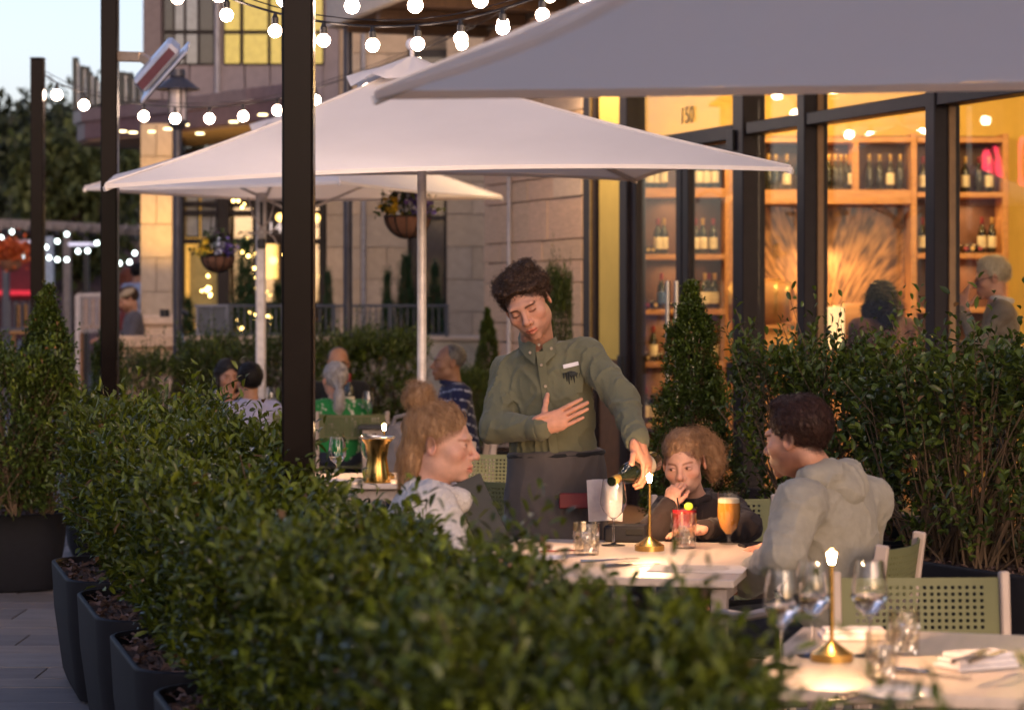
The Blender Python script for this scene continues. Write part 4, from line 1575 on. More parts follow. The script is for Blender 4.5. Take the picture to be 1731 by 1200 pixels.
# the foreground hedge: planters in a straight row towards the lens
hd = Vector((.31, -1.13, 0))
hrot = math.atan2(hd.y, hd.x)
perp = Vector((1.13, .31, 0)).normalized()
order = ('farthest', 'second', 'third', 'fourth', 'fifth', 'sixth', 'seventh')
for i in range(7):
    corner = Vector((-1.97, 10.2, 0)) + hd * i
    c = corner + hd * .36 + perp * .32 + Vector((0, .0, 0))
    lab = order[i] + (' from the bronze-post end' if 0 else '')
    planter('hedge', 'black rounded planter under the hedge, %s counting towards the viewer' % ('first' if i == 0 else order[i]), c, hrot, 'planters of the foreground hedge')
    shrub('hedge%d' % (i % 3), 'hedge_shrub', 'clipped green hedge shrub in the %s black planter counting towards the viewer' % ('first' if i == 0 else order[i]), 'hedge', c + perp * .07, hrot + (PI if i % 2 else 0), 'shrubs of the foreground hedge', (1, .90, (1.0, .96, .90, .86, .89, .89, .835)[i]))

# conifers on the left edge
p = PX(14, 700, 13.3)
planter('square', 'black planter at the left edge under the tall cone shrub', (p.x, 13.3, 0), .25, scale=(1.0, .9, .86))
shrub('cone0', 'cone_shrub', 'tall cone-clipped evergreen in the planter at the left edge', 'shrub', (PX(82, 700, 12.95).x, 12.95, 0), .4, scale=(1.0, 1.0, 1.0))
shrub('round', 'round_shrub', 'rounded dark evergreen cut off by the left edge', 'shrub', (PX(8, 700, 12.8).x, 12.8, 0), 1.0, scale=(.7, .8, 1.03))
p = PX(180, 700, 14.9)
planter('square', 'black planter hidden behind the hedge near the heater post', (p.x, 15.1, 0), .25)
shrub('cone1', 'cone_shrub', 'smaller cone-clipped evergreen standing behind the heater post', 'shrub', (PX(182, 700, 15.1).x, 15.1, 0), .9, scale=(.72, .72, .92))

# shrubs behind the far tables
far = [(268, 19.6, 'loose0', .82, 'beside the lamp post'), (352, 19.9, 'loose1', .9, 'behind the dark-haired woman'), (438, 20.2, 'loose0', .88, 'behind the pale umbrella mast'),
       (548, 19.8, 'loose1', .90, 'behind the balding man with glasses'), (645, 20.0, 'round', 1.06, 'right of the bronze post, before the terrace wall')]
for i, (px, d, kd, sc_, wh) in enumerate(far):
    x_ = PX(px, 600, d).x
    planter('hedge' if i < 4 else 'wide', 'black planter of the leafy shrub %s' % wh, (x_, d, 0), .1 * i, 'planters behind the far tables', .85)
    shrub(kd, 'leafy_shrub', 'loose leafy shrub %s' % wh, 'shrub', (x_, d, 0), .5 + i * 1.3, 'shrubs behind the far tables', (sc_ * .72, sc_ * .72, (.78, .86, .86, .87, 1.0)[i]))

# by the stone pier
x_ = PX(806, 600, 19.0).x
planter('square', 'black planter at the foot of the stone pier', (x_ + .12, 19.2, 0), 0, scale=.8)
shrub('cone1', 'cone_shrub', 'narrow dark evergreen in front of the stone pier corner', 'shrub', (x_ + .08, 19.2, 0), 2.0, scale=(.62, .62, .93))
shrub('round', 'basil_plant', 'bright green leafy plant low beside the stone pier', 'plant', (PX(799, 600, 18.4).x, 18.4, .1), 0, scale=(.24, .24, .72))
SHB = shrub('round', 'slender_shrub', 'slender shrub rising behind the waiter against the stone', 'shrub', (PX(944, 500, 17.6).x, 17.6, 0), .3, scale=(.22, .22, 1.36))
planter('square', 'black planter behind the waiter by the door frame', (PX(944, 500, 17.6).x, 17.6, 0), 0, scale=.7)

# along the glass front
for i, (px, d, kd, sc_, rot, wh) in enumerate(((1412, 10.45, 'loose0', (.82, .85, .95), -1.0, 'in front of the glowing lamp window'), (1668, 9.35, 'loose1', (1.0, 1.0, .96), -1.05, 'at the right edge before the man behind glass'))):
    x_ = PX(px, 600, d).x
    planter('wide', 'wide black planter with mulch, %s' % wh, (x_, d, 0), rot, 'planters along the glass front', (1.0, 1.0, 1.20))
    shrub(kd, 'leafy_shrub', 'loose glossy shrub with bare stems %s' % wh, 'shrub', (x_, d, 0), rot, 'shrubs along the glass front', sc_)
x_ = PX(1170, 600, 11.6).x
planter('square', 'black planter behind the girl under the cone shrub', (x_, 11.6, 0), -.3)
shrub('cone1', 'cone_shrub', 'cone-clipped evergreen behind the girl in front of the doors', 'shrub', (x_, 11.6, 0), 0, scale=(.95, .95, 1.03))
# junipers on the terrace
for i, (px, zt, sc_, wh) in enumerate(((415, 395, (1.1, 1.1, 1.05), 'wound with fairy lights left of the umbrella mast'), (686, 440, (.95, .95, .92), 'before the dark court window'), (735, 450, (.8, .8, .85), 'right of the umbrella pole'), (555, 465, (.5, .5, .8), 'beside the bronze post'), (318, 500, (.7, .7, .6), 'by the yellow-lit shop door'), (470, 480, (.8, .8, .7), 'between mast and bronze post'), (655, 470, (.6, .6, .8), 'left of the tall terrace juniper'))):
    shrub('juniper', 'juniper', 'feathery green juniper on the terrace %s' % wh, 'shrub', (wx(px, 25.2), 25.2, .78), i * 1.1, 'junipers on the terrace', sc_)
struct(obj('terrace_floor', MB().box((wx(560, 26), 25.9, .39), (3.6, 2.0, .76)), STONES[2]))

# baskets
basket_jobs = [('hanging basket of pansies left, by the lamp post', PX(368, 433, 20.6), .145, 1), ('hanging basket of pansies right, near the umbrella pole', PX(689, 366, 18.2), .172, 2), ]

# ------------------------------------------------------------------ trees beyond
M_TREE = leaf_mat('far_tree_leaf', (.012, .020, .010), (.035, .045, .016), rough=.6, trans=.2)
M_TREEL = leaf_mat('far_tree_leaf_pale', (.05, .07, .02), (.10, .11, .03), rough=.6, trans=.3)  # paler leaf colour for the drooping tree
M_BARK = mat('bark', (.06, .045, .038), rough=1, bump=.6, bscale=30)


def tree(label, px, d, ztop, width, zb, seed, m_, n=9000, leaf=.11):
    rg = np.random.default_rng(seed)
    p = PX(px, 503, d)
    t = thing('tree', label, 'tree', (p.x, d, 0), 0, 'trees beyond the terrace')
    nc = 30
    cl = np.stack([rg.normal(0, width * .26, nc), rg.normal(0, width * .22, nc), rg.uniform(zb, ztop * .95, nc)], 1)
    shp = np.clip(1.15 - np.abs((cl[:, 2] - zb) / (ztop - zb) - .45) * 1.1, .3, 1)
    cl[:, :2] *= shp[:, None]
    mb = MB()
    mb.tube([(0, 0, 0), (.05, 0, zb * .6), (-.05, 0, zb * 1.1), (0, 0, ztop * .8)], [.22, .17, .13, .03], 8)
    for c in cl[:16]:
        mb.tube([(0, 0, zb * .7 + .2 * (c[2] - zb)), tuple(c * np.array((.5, .5, .85))), tuple(c)], [.07, .045, .015], 5)
    obj('trunk', mb, M_BARK, t)
    idx = rg.integers(0, nc, n)
    P = cl[idx] + rg.normal(size=(n, 3)) * np.array((width * .10, width * .10, (ztop - zb) * .085))
    F = rg.normal(size=(n, 3)) * .6 + np.array((0, 0, -.8))
    obj('crown', leaf_mesh(P, F, rg, leaf * 1.7, leaf), m_, t)
    return t


tree('dark tree at the far left edge under the pale sky', 10, 44, 5.1, 3.4, 1.6, 1, M_TREE)
tree('dark tall tree behind the farthest bronze post', 85, 46, 5.2, 3.6, 1.6, 2, M_TREE)
tree('dark tree behind the canopy sign', 160, 52, 5.8, 3.6, 1.6, 3, M_TREE)
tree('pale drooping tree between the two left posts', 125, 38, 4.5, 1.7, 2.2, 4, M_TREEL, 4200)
tree('dense tree low behind the pergola at left', 45, 58, 5.6, 5.5, 1.2, 5, M_TREE)
tree('dense tree low behind the pergola, near the lit column', 190, 60, 6.2, 5.5, 1.2, 6, M_TREE)
tb = obj('far_wood', MB(), None) if False else None

# ------------------------------------------------------------------ far left: pergola, posts, lit strings
pg = thing('pergola', 'far slatted pergola with pale beams and light strings by the trees', 'pergola', (0, 0, 0))
M_PALEB = mat('pale_beam', (.17, .14, .125), rough=.7)
DP = 36.0
for y_, py in ((DP, 378), (DP + 2.2, 402)):
    a, b, c = PX(-60, py - 2, y_), PX(90, py + 4, y_), PX(260, py + 14, y_)
    obj('beam', MB().beam(a, b, .10, .14, .01).beam(b, c, .10, .14, .01), M_PALEB, pg)
for i in range(14):
    px = -40 + i * 21
    a, b = PX(px, 384, DP - .3), PX(px + 18, 404, DP + 2.6)
    obj('slat', MB().beam(a, b, .05, .09), M_PALEB, pg)
for (px, w_, m_) in ((15, .10, M_BLUEGREY), (88, .13, mat('pale_blue_post', (.26, .32, .40), rough=.5)), (118, .11, M_PALEB), (150, .08, M_BLACK)):
    p = PX(px, 400, DP)
    obj('post', MB().box((p.x, DP - .2, 1.25), (w_, w_, 2.5), .01), m_, pg)
for (px, py, w_) in ((38, 409, 30), (138, 413, 44)):
    obj('tube_light', MB().box(PX(px, py, DP - .5), (w_ * DP / FPX, .06, .05), .01), emit_mat('tube_glow_%d' % px, (.85, .85, .9), .5), pg)
bs = thing('string_lights', 'string of cool white bulbs under the far pergola', 'string lights', (0, 0, 0))
me_ = MB().sphere((0, 0, 0), .030, 10, 8).mesh('bulb')
me_.materials.append(M_BULBC)
bl = [(2, 402), (20, 392), (25, 415), (41, 433), (78, 418), (97, 408), (113, 396), (132, 425), (148, 424), (164, 411), (83, 436), (97, 439), (113, 439), (202, 445), (219, 443), (228, 428), (316, 414), (328, 423)]
obj('cable', MB().tube([PX(px, py - 6, 34.5) for px, py in sorted(bl)], .006, 4), M_BLACK, bs)
for px, py in bl:
    inst('bulb', me_, bs, PX(px, py, 34.5))
rb = thing('red_booth', 'dark red fabric booth wall under the far pergola', 'booth', (0, 0, 0))
p = PX(22, 462, 37.5)
obj('red_panel', MB().box(p, (.85, .1, .80), .01), mat('dark_red', (.16, .018, .028), rough=.8), rb)
obj('red_trim', MB().box(PX(22, 495, 37.4), (.85, .1, .07), .005), mat('red_trim', (.50, .02, .04), rough=.5, emit=(1, .03, .05), estr=.25), rb)
obj('red_base', MB().box(PX(22, 540, 37.5), (.85, .12, .62), .01), mat('dark_red_base', (.05, .02, .025), rough=.9), rb)
mu = tag(obj('shop_mural', MB().box(PX(165, 470, 39), (1.35, .12, 1.15), .01).box(PX(165, 545, 39), (1.35, .2, .9), .01), mat('mural', (.06, .045, .055), col2=(.20, .14, .17), rough=.9, scale=4)), 'dark shop front wall behind the far terrace', 'wall')
wr_ = thing('white_railing', 'small white picket railing beside the seated man in the cap', 'railing', (0, 0, 0))
mr_ = mat('white_paint', (.55, .50, .48), rough=.6)
a, b = PX(131, 499, 30), PX(190, 497, 30)
obj('top_rail', MB().beam(a, b, .03, .04), mr_, wr_)
for i in range(11):
    t_ = i / 10
    p = a.lerp(b, t_)
    obj('picket', MB().box((p.x, p.y, p.z - .24), (.016, .016, .46)), mr_, wr_)
obj('post', MB().box((a.x, a.y, a.z / 2), (.05, .05, a.z), .004), mr_, wr_)
for i, (px, py, c) in enumerate(((30, 545, 'dark-framed'), (45, 549, 'wooden'), (160, 540, 'brown'))):
    p = PX(px, py, 33)
    t = thing('far_bench', '%s bench seen blurred on the far terrace' % ('wooden slatted' if i == 1 else 'dark metal' if i == 0 else 'orange brown'), 'bench', (p.x, p.y, 0))
    m_ = (M_BLUEGREY, mat('bench_wood', (.30, .15, .04), rough=.6), mat('bench_orange', (.28, .12, .03), rough=.7))[i]
    obj('seat', MB().box((0, 0, p.z - .1), (.42, .3, .05), .01), m_, t)
    for k in range(4):
        obj('slat', MB().box((-.15 + k * .1, .14, p.z + .10), (.06, .03, .36), .006), m_, t)
    for sx_ in (-.18, .18):
        obj('leg', MB().box((sx_, 0, (p.z - .12) / 2), (.04, .04, p.z - .12), .004), m_, t)

# ------------------------------------------------------------------ steel posts, lamp posts, heater
def steel_post(label, px, d, h=3.43, w=.10):
    p = PX(px, 503, d)
    t = thing('steel_post', label, 'post', (p.x, p.y, 0), 0, 'square bronze posts along the hedge')
    obj('shaft', MB().box((0, 0, h / 2), (w, w, h), .008), M_STEEL, t)
    obj('cap', MB().box((0, 0, h + .006), (w + .006, w + .006, .012), .003), M_BLACK, t)
    obj('base_plate', MB().box((0, 0, .006), (.2, .2, .012), .003), M_BLACK, t)
    return t


steel_post('thick bronze post standing in the foreground hedge, in front of the umbrella', 505, 7.75, 3.43)
steel_post('bronze post carrying the patio heater', 186, 14.6)
steel_post('farthest bronze post, its top standing against the trees', 64, 18.6)
ht = thing('patio_heater', 'silver infrared patio heater tilted on a bronze bracket', 'heater', (0, 0, 0))
M_SIL = mat('heater_silver', (.62, .62, .66), rough=.35, metal=.7)
M_BRK = mat('heater_bracket', (.38, .28, .20), rough=.45, metal=.4)
a, b, c = PX(198, 96, 14.6), PX(240, 97, 14.5), PX(262, 112, 14.4)
obj('bracket_arm', MB().beam(a, b, .05, .06, .006).beam(b, c, .05, .05, .006), M_BRK, ht)
obj('bolt', MB().lathe([(0, 0), (.012, 0), (.012, .01), (0, .01)], 8, Mx=Matrix.Translation(PX(245, 98, 14.46)) @ Matrix.Rotation(R_(90), 4, 'X')), M_BLACK, ht)
ax_ = (PX(303, 72, 14.3) - PX(232, 152, 14.4)).normalized()
nr_ = Vector((ax_.z, .30, -ax_.x)).normalized()
pr_ = ax_.cross(nr_).normalized()
HMx = Matrix.Translation(PX(266, 110, 14.35)) @ Matrix((ax_, pr_, nr_)).transposed().to_4x4()
obj('housing', MB().box((0, 0, 0), (.34, .16, .10), .02, HMx), M_SIL, ht)
obj('reflector', MB().box((0, 0, .065), (.42, .22, .016), .006, HMx), M_SIL, ht)
obj('vent_strip', MB().box((0, -.085, 0), (.30, .012, .05), .004, HMx), mat('heater_maroon', (.10, .035, .045), rough=.5), ht)
obj('grille', MB().box((0, 0, .078), (.36, .16, .008), .003, HMx), M_BLACK, ht)

M_IRON = mat('charcoal_iron', (.045, .045, .058), rough=.45, metal=.3)


def lamp_post(label, px, d, ztop, lantern=True, arm=0.0, armz=2.6, w=.040):
    p = PX(px, 503, d)
    t = thing('lamp_post', label, 'lamp post', (p.x, p.y, 0))
    obj('shaft', MB().tube([(0, 0, 0), (0, 0, ztop)], w, 12), M_IRON, t)
    obj('base', MB().lathe([(0, 0), (.14, 0), (.14, .05), (.07, .12), (.045, .3), (.03, .3)], 14), M_IRON, t)
    if lantern:
        obj('lantern_hat', MB().lathe([(0, .30), (.07, .30), (.075, .24), (.06, .235), (.20, .13), (.205, .12), (0, .16)], 20, (0, 0, ztop)), M_IRON, t)
        obj('lantern_glass', MB().lathe([(.075, -.16), (.075, .15)], 16, (0, 0, ztop)), mat('lantern_glass', (.40, .36, .38), rough=.2), t)
        for k in range(4):
            a = k * PI / 2 + .5
            obj('lantern_bar', MB().tube([(.082 * math.cos(a), .082 * math.sin(a), ztop - .17), (.082 * math.cos(a), .082 * math.sin(a), ztop + .15)], .009, 6), M_IRON, t)
        obj('lantern_collar', MB().lathe([(.04, -.24), (.09, -.18), (.09, -.15), (0, -.15)], 16, (0, 0, ztop)), M_IRON, t)
    if arm:
        s_ = 1 if arm > 0 else -1
        obj('basket_arm', MB().tube([(0, 0, armz), (arm * .5, 0, armz + .08), (arm, 0, armz + .02), (arm, 0, armz - .05)], .012, 8), M_IRON, t)
    return t


lamp_post('charcoal lamp post with conical hat beside the stair handrail', 300, 21.5, EYE - (175 - HOR) * 21.5 / FPX, True, arm=.36, armz=2.55)
lamp_post('plain charcoal pole carrying the hanging basket at the stone wall', 588, 21.0, 3.95, False, arm=.52, armz=2.72)

# hanging baskets
def basket(label, loc, r, zhook, seed):
    t = thing('hanging_basket', label, 'basket', loc)
    rg = np.random.default_rng(seed)
    pr = [(0, -r * .95)] + [(r * math.sin(a), -r * .95 * math.cos(a)) for a in np.linspace(.2, PI / 2, 7)] + [(r * .93, .0), (0, -.02)]
    obj('coir_bowl', MB().lathe(pr, 22), mat('coir', (.20, .095, .055), rough=1, scale=60, bump=.8, bscale=150), t)
    mb = MB()
    for k in range(12):
        a = 2 * PI * k / 12
        mb.tube([(r * 1.02 * math.sin(b) * math.cos(a), r * 1.02 * math.sin(b) * math.sin(a), -r * .97 * math.cos(b)) for b in np.linspace(.05, PI / 2, 7)], .005, 5)
    mb.tube([(r * 1.02 * math.cos(a), r * 1.02 * math.sin(a), 0) for a in np.linspace(0, 2 * PI, 25)[:-1]], .007, 6, closed=True)
    obj('wire_frame', mb, M_BLACK, t)
    mb = MB()
    for k in range(3):
        a = 2 * PI * k / 3 + .4
        mb.tube([(r * math.cos(a), r * math.sin(a), 0), (0, 0, zhook)], .004, 4)
    obj('chain', mb, M_BLACK, t)
    n = 420
    P = np.stack([rg.normal(0, r * .55, n), rg.normal(0, r * .55, n), np.abs(rg.normal(0, r * .5, n)) + .01], 1)
    obj('foliage', leaf_mesh(P, rg.normal(size=(n, 3)) + np.array((0, 0, .8)), rg, .05, .026), M_LEAFD, t)['kind'] = 'stuff'
    for nm, c, off in (('yellow_flowers', (.75, .50, .02), (-.6, -.5, .15)), ('white_flowers', (.55, .58, .66), (.1, -.6, .25)), ('violet_flowers', (.14, .09, .38), (.6, -.5, .2)), ('plum_flowers', (.06, .035, .05), (.0, .1, .75))):
        n2 = 60 if nm != 'plum_flowers' else 160
        P = np.stack([rg.normal(off[0] * r, r * .24, n2), rg.normal(off[1] * r, r * .25, n2), np.abs(rg.normal(off[2] * r, r * .22, n2)) + .02], 1)
        obj(nm, leaf_mesh(P, rg.normal(size=(n2, 3)) + np.array((0, -.8, .4)), rg, .05, .045), mat(nm, c, rough=.7), t)['kind'] = 'stuff'
    return t

# ------------------------------------------------------------------ people
def skin(name, c):
    return mat(name, c, rough=.52, var=.10, scale=35, bump=.12, bscale=260, bdist=.002, vcol=True, sss=.12, spec=.4)


SK_LIGHT = skin('skin_light', (.54, .275, .175))
SK_PALE = skin('skin_pale', (.62, .34, .235))
SK_TAN = skin('skin_tan', (.40, .20, .115))
SK_BROWN = skin('skin_brown', (.27, .14, .085))


def hairm(name, c, c2=None, rough=.5):
    return mat(name, c, rough=rough, col2=c2 or tuple(x * 1.9 for x in c), scale=60, bump=.5, bscale=220, bdist=.004, spec=.22, stretch=(1, 1, .35))


HR_BROWN = hairm('hair_dark_brown', (.030, .017, .010), (.075, .040, .022))
HR_CHEST = hairm('hair_chestnut', (.028, .013, .009), (.055, .024, .016))
HR_BLOND = hairm('hair_dark_blond', (.26, .14, .065), (.48, .29, .15))
HR_GIRL = hairm('hair_light_brown', (.22, .115, .055), (.42, .24, .12))
HR_BLACK = hairm('hair_black', (.008, .007, .007), (.022, .018, .016))
HR_GREY = hairm('hair_grey', (.24, .22, .21), (.46, .43, .41))
HR_WHITE = hairm('hair_white_blond', (.45, .38, .26), (.66, .58, .42))
HR_STUB = hairm('hair_salt_pepper', (.05, .045, .042), (.16, .15, .14))


def hair_style(style):
    s = Sdf()
    st = []           # strand runs: kwargs
    dis = None
    back = lambda P, n: np.tile(np.array((0, .75, -.65), np.float32), (len(P), 1))
    def to(x, y, z):
        return lambda P, n: (np.array((x, y, z), np.float32) - P) / (np.linalg.norm(np.array((x, y, z), np.float32) - P, axis=1, keepdims=True) + 1e-6)
    up_back = lambda P, n: np.stack([np.zeros(len(P)), np.full(len(P), .7), np.clip(-P[:, 1] * 9 - .1, -.8, .5)], 1)
    rnd = lambda P, n: np.random.default_rng(5).normal(size=P.shape)
    if style == 'curly':
        s.ell((.0, .028, .046), (.080, .094, .077), k=.02)
        for i in range(34):
            a = i * 2.4
            b = .25 + .75 * ((i * .618) % 1)
            rr = .088
            p = Vector((math.cos(a) * rr * math.sqrt(1 - b * b * .6), .026 + math.sin(a) * rr * 1.08 * math.sqrt(1 - b * b * .6), .035 + b * .080))
            s.ell(p, (.015, .015, .013), k=.012)
        for x in (-1, 1):
            s.ell((x * .064, .038, .036), (.026, .060, .048), k=.02)
        s.ell((0, -.122, -.012), (.068, .072, .118), k=.008, sub=True)
        s.cut((0, .03, -.045), (0, -.62, -.78))
        dis = lambda P: wob(P, 95, 3) * .004 + wob(P, 220, 4) * .002
        st.append(dict(count=2600, length=.024, r=.0011, dirf=rnd, curl=.006, curlf=1.0, lift=.16, segs=6))
    elif style in ('short', 'boy'):
        t = .010 if style == 'short' else .014
        s.ell((0, .022, .043), (.072 + t, .092 + t, .080 + t * 1.2), k=.02)
        s.ell((0, -.035, .105), (.050, .04, .026), k=.02)
        s.ell((0, -.122, -.024), (.074, .070, .108), k=.008, sub=True)
        s.cut((0, .03, -.050), (0, -.66, -.75))
        dis = lambda P: wob(P, 90, 3) * .0018 + wob(P, 230, 4) * .001
        st.append(dict(count=3000, length=.022, r=.0008, dirf=up_back, curl=.002, curlf=.6, lift=.10, segs=4))
    elif style == 'thin':
        s.ell((0, .026, .040), (.0755, .0905, .080), k=.02)
        s.ell((0, -.080, .06), (.085, .085, .085), k=.008, sub=True)
        s.cut((0, .03, -.045), (0, -.66, -.75))
        st.append(dict(count=500, length=.012, r=.0011, dirf=back, lift=.15, segs=3))
        dis = lambda P: wob(P, 200, 4) * .0012
    elif style == 'swept':
        s.ell((0, .024, .040), (.0775, .0975, .085), k=.02)
        s.ell((0, .01, .098), (.056, .072, .030), k=.03)
        s.ell((0, -.124, -.010), (.080, .066, .104), k=.008, sub=True)
        s.cut((0, .03, -.055), (0, -.66, -.75))
        dis = lambda P: wob(P * np.array((1, .4, 1), np.float32), 120, 3) * .004
        st.append(dict(count=1200, length=.045, r=.0014, dirf=up_back, curl=.003, curlf=.6, lift=.1, segs=5))
    elif style == 'bun':
        s.ell((0, .022, .040), (.0765, .0960, .0840), k=.02)
        s.ell((0, -.118, -.026), (.070, .072, .114), k=.008, sub=True)
        s.cut((0, .03, -.035), (0, -.55, -.83))
        s.ell((0, .082, .128), (.046, .044, .042), k=.016)
        s.ell((.012, .098, .150), (.026, .026, .022), k=.01)
        s.ell((-.014, .066, .152), (.024, .024, .020), k=.01)
        s.chain([(0, .066, .03), (0, .082, -.06), (0, .080, -.14), (.01, .070, -.19)], [.050, .040, .030, .014], k=.03)
        dis = lambda P: wob(P * np.array((1, 1, .5), np.float32), 100, 3) * .0025 + wob(P, 240, 4) * .001
        bunsel = lambda V: V[:, 2] > .105
        lo = lambda V: V[:, 2] < .1
        st.append(dict(count=3200, length=.055, r=.0007, dirf=to(0, .085, .11), curl=.003, curlf=1.0, lift=.03, segs=6, sel=lo))
        st.append(dict(count=900, length=.034, r=.0007, dirf=rnd, curl=.007, curlf=1.0, lift=.10, segs=7, sel=bunsel))
        st.append(dict(count=900, length=.08, r=.0007, dirf=lambda P, n: np.tile(np.array((0, .25, -1), np.float32), (len(P), 1)), curl=.006, curlf=1.8, lift=.05, segs=9, sel=lambda V: (V[:, 2] < -.02) & (V[:, 1] > .05)))
    elif style == 'girlpony':
        s.ell((0, .022, .040), (.0765, .0960, .0840), k=.02)
        s.ell((0, -.118, -.028), (.070, .072, .112), k=.008, sub=True)
        s.cut((0, .03, -.035), (0, -.55, -.83))
        s.chain([(.01, .10, .055), (.05, .128, .050), (.085, .125, .005), (.095, .11, -.055), (.085, .10, -.105)], [.022, .034, .042, .036, .016], k=.025)
        dis = lambda P: wob(P * np.array((1, 1, .5), np.float32), 100, 3) * .0025 + wob(P, 240, 4) * .001
        st.append(dict(count=3000, length=.055, r=.0007, dirf=to(.0, .115, .06), curl=.003, curlf=1.0, lift=.03, segs=6))
        st.append(dict(count=1100, length=.045, r=.0007, dirf=rnd, curl=.006, curlf=1.2, lift=.1, segs=7, sel=lambda V: V[:, 1] > .085))
        st.append(dict(count=60, length=.075, r=.0010, dirf=lambda P, n: np.tile(np.array((0, -.3, -1), np.float32), (len(P), 1)), curl=.006, curlf=1.2, lift=.05, segs=6, sel=lambda V: (V[:, 1] < -.03) & (np.abs(V[:, 0]) > .06)))
    elif style == 'long':
        s.ell((0, .022, .043), (.082, .100, .088), k=.02)
        for x in (-1, 1):
            s.chain([(x * .072, .02, .02), (x * .082, .02, -.07), (x * .080, .02, -.16)], [.028, .032, .02], k=.03)
        s.chain([(0, .08, 0), (0, .10, -.10), (0, .09, -.19)], [.07, .065, .03], k=.04)
        s.ell((0, -.122, -.03), (.068, .080, .112), k=.008, sub=True)
        dis = lambda P: wob(P * np.array((1, 1, .4), np.float32), 90, 3) * .006
        st.append(dict(count=800, length=.09, r=.0014, dirf=back, curl=.004, curlf=1.0, lift=.03, segs=6))
    elif style == 'greypony':
        s.ell((0, .022, .043), (.080, .099, .087), k=.02)
        s.ell((0, -.118, -.026), (.070, .072, .114), k=.008, sub=True)
        s.cut((0, .03, -.035), (0, -.55, -.83))
        s.chain([(0, .07, .0), (.005, .112, -.050)], [.055, .022], k=.02)
        s.chain([(.005, .118, -.058), (.01, .135, -.11), (.012, .135, -.19), (.01, .13, -.25)], [.022, .036, .034, .012], k=.015)
        dis = lambda P: wob(P * np.array((1, 1, .4), np.float32), 110, 3) * .004
        st.append(dict(count=900, length=.06, r=.0013, dirf=to(.0, .125, -.06), curl=.003, curlf=1.0, lift=.03, segs=6))
    elif style == 'curlylong':
        s.ell((0, .022, .043), (.088, .104, .090), k=.02)
        for x in (-1, 1):
            s.chain([(x * .075, .03, .03), (x * .100, .03, -.07), (x * .112, .03, -.17)], [.035, .048, .035], k=.03)
        s.chain([(0, .08, 0), (0, .11, -.10), (0, .10, -.20)], [.08, .08, .05], k=.04)
        s.ell((0, -.122, -.03), (.066, .080, .112), k=.008, sub=True)
        dis = lambda P: wob(P, 75, 3) * .012 + wob(P, 160, 5) * .004
        st.append(dict(count=1100, length=.07, r=.0018, dirf=lambda P, n: np.tile(np.array((0, .2, -1), np.float32), (len(P), 1)), curl=.012, curlf=2.0, lift=.10, segs=8))
    return s, dis, st


def build_hair(style, HM, hs, m, parent, base, h=.003, seed=0, dens=1.0):
    s, dis, st = hair_style(style)
    V, Q = s.mesh(h, dis)
    N = vnormals(V, Q)
    parts = [(V, Q)]
    for i, kw in enumerate(st):
        kw = dict(kw)
        kw['count'] = max(10, int(kw['count'] * dens))
        if h > .004:
            kw['r'] *= 1.5
        if kw.get('sel') is None or kw['sel'](V).any():
            parts.append(strands(V, N, seed=seed + i, **kw))
    V, Q = join_vq(parts)
    R3 = np.array(HM.to_3x3(), np.float32)
    V = (V * hs) @ R3.T + np.array(HM.translation, np.float32) - np.array(base, np.float32)
    return vq_obj('hair', V, Q, m, parent)


def mat3(x, z):
    x, z = Vector(x).normalized(), Vector(z).normalized()
    y = z.cross(x).normalized()
    x = y.cross(z).normalized()
    return np.array(Matrix((x, y, z)).transposed(), np.float32)


def folds(amp, seed, P0=None):
    def f(P):
        q = P + np.stack([wob(P, 9, seed + 9), wob(P, 9, seed + 10), wob(P, 9, seed + 11)], -1) * .03
        r = 1 - np.abs(wob(q * np.array((1, 1, .6), np.float32), 20, seed))
        r2 = 1 - np.abs(wob(q, 40, seed + 1))
        return -(r ** 5) * amp - (r2 ** 5) * amp * .35 + wob(P, 11, seed + 3) * amp * .35
    return f


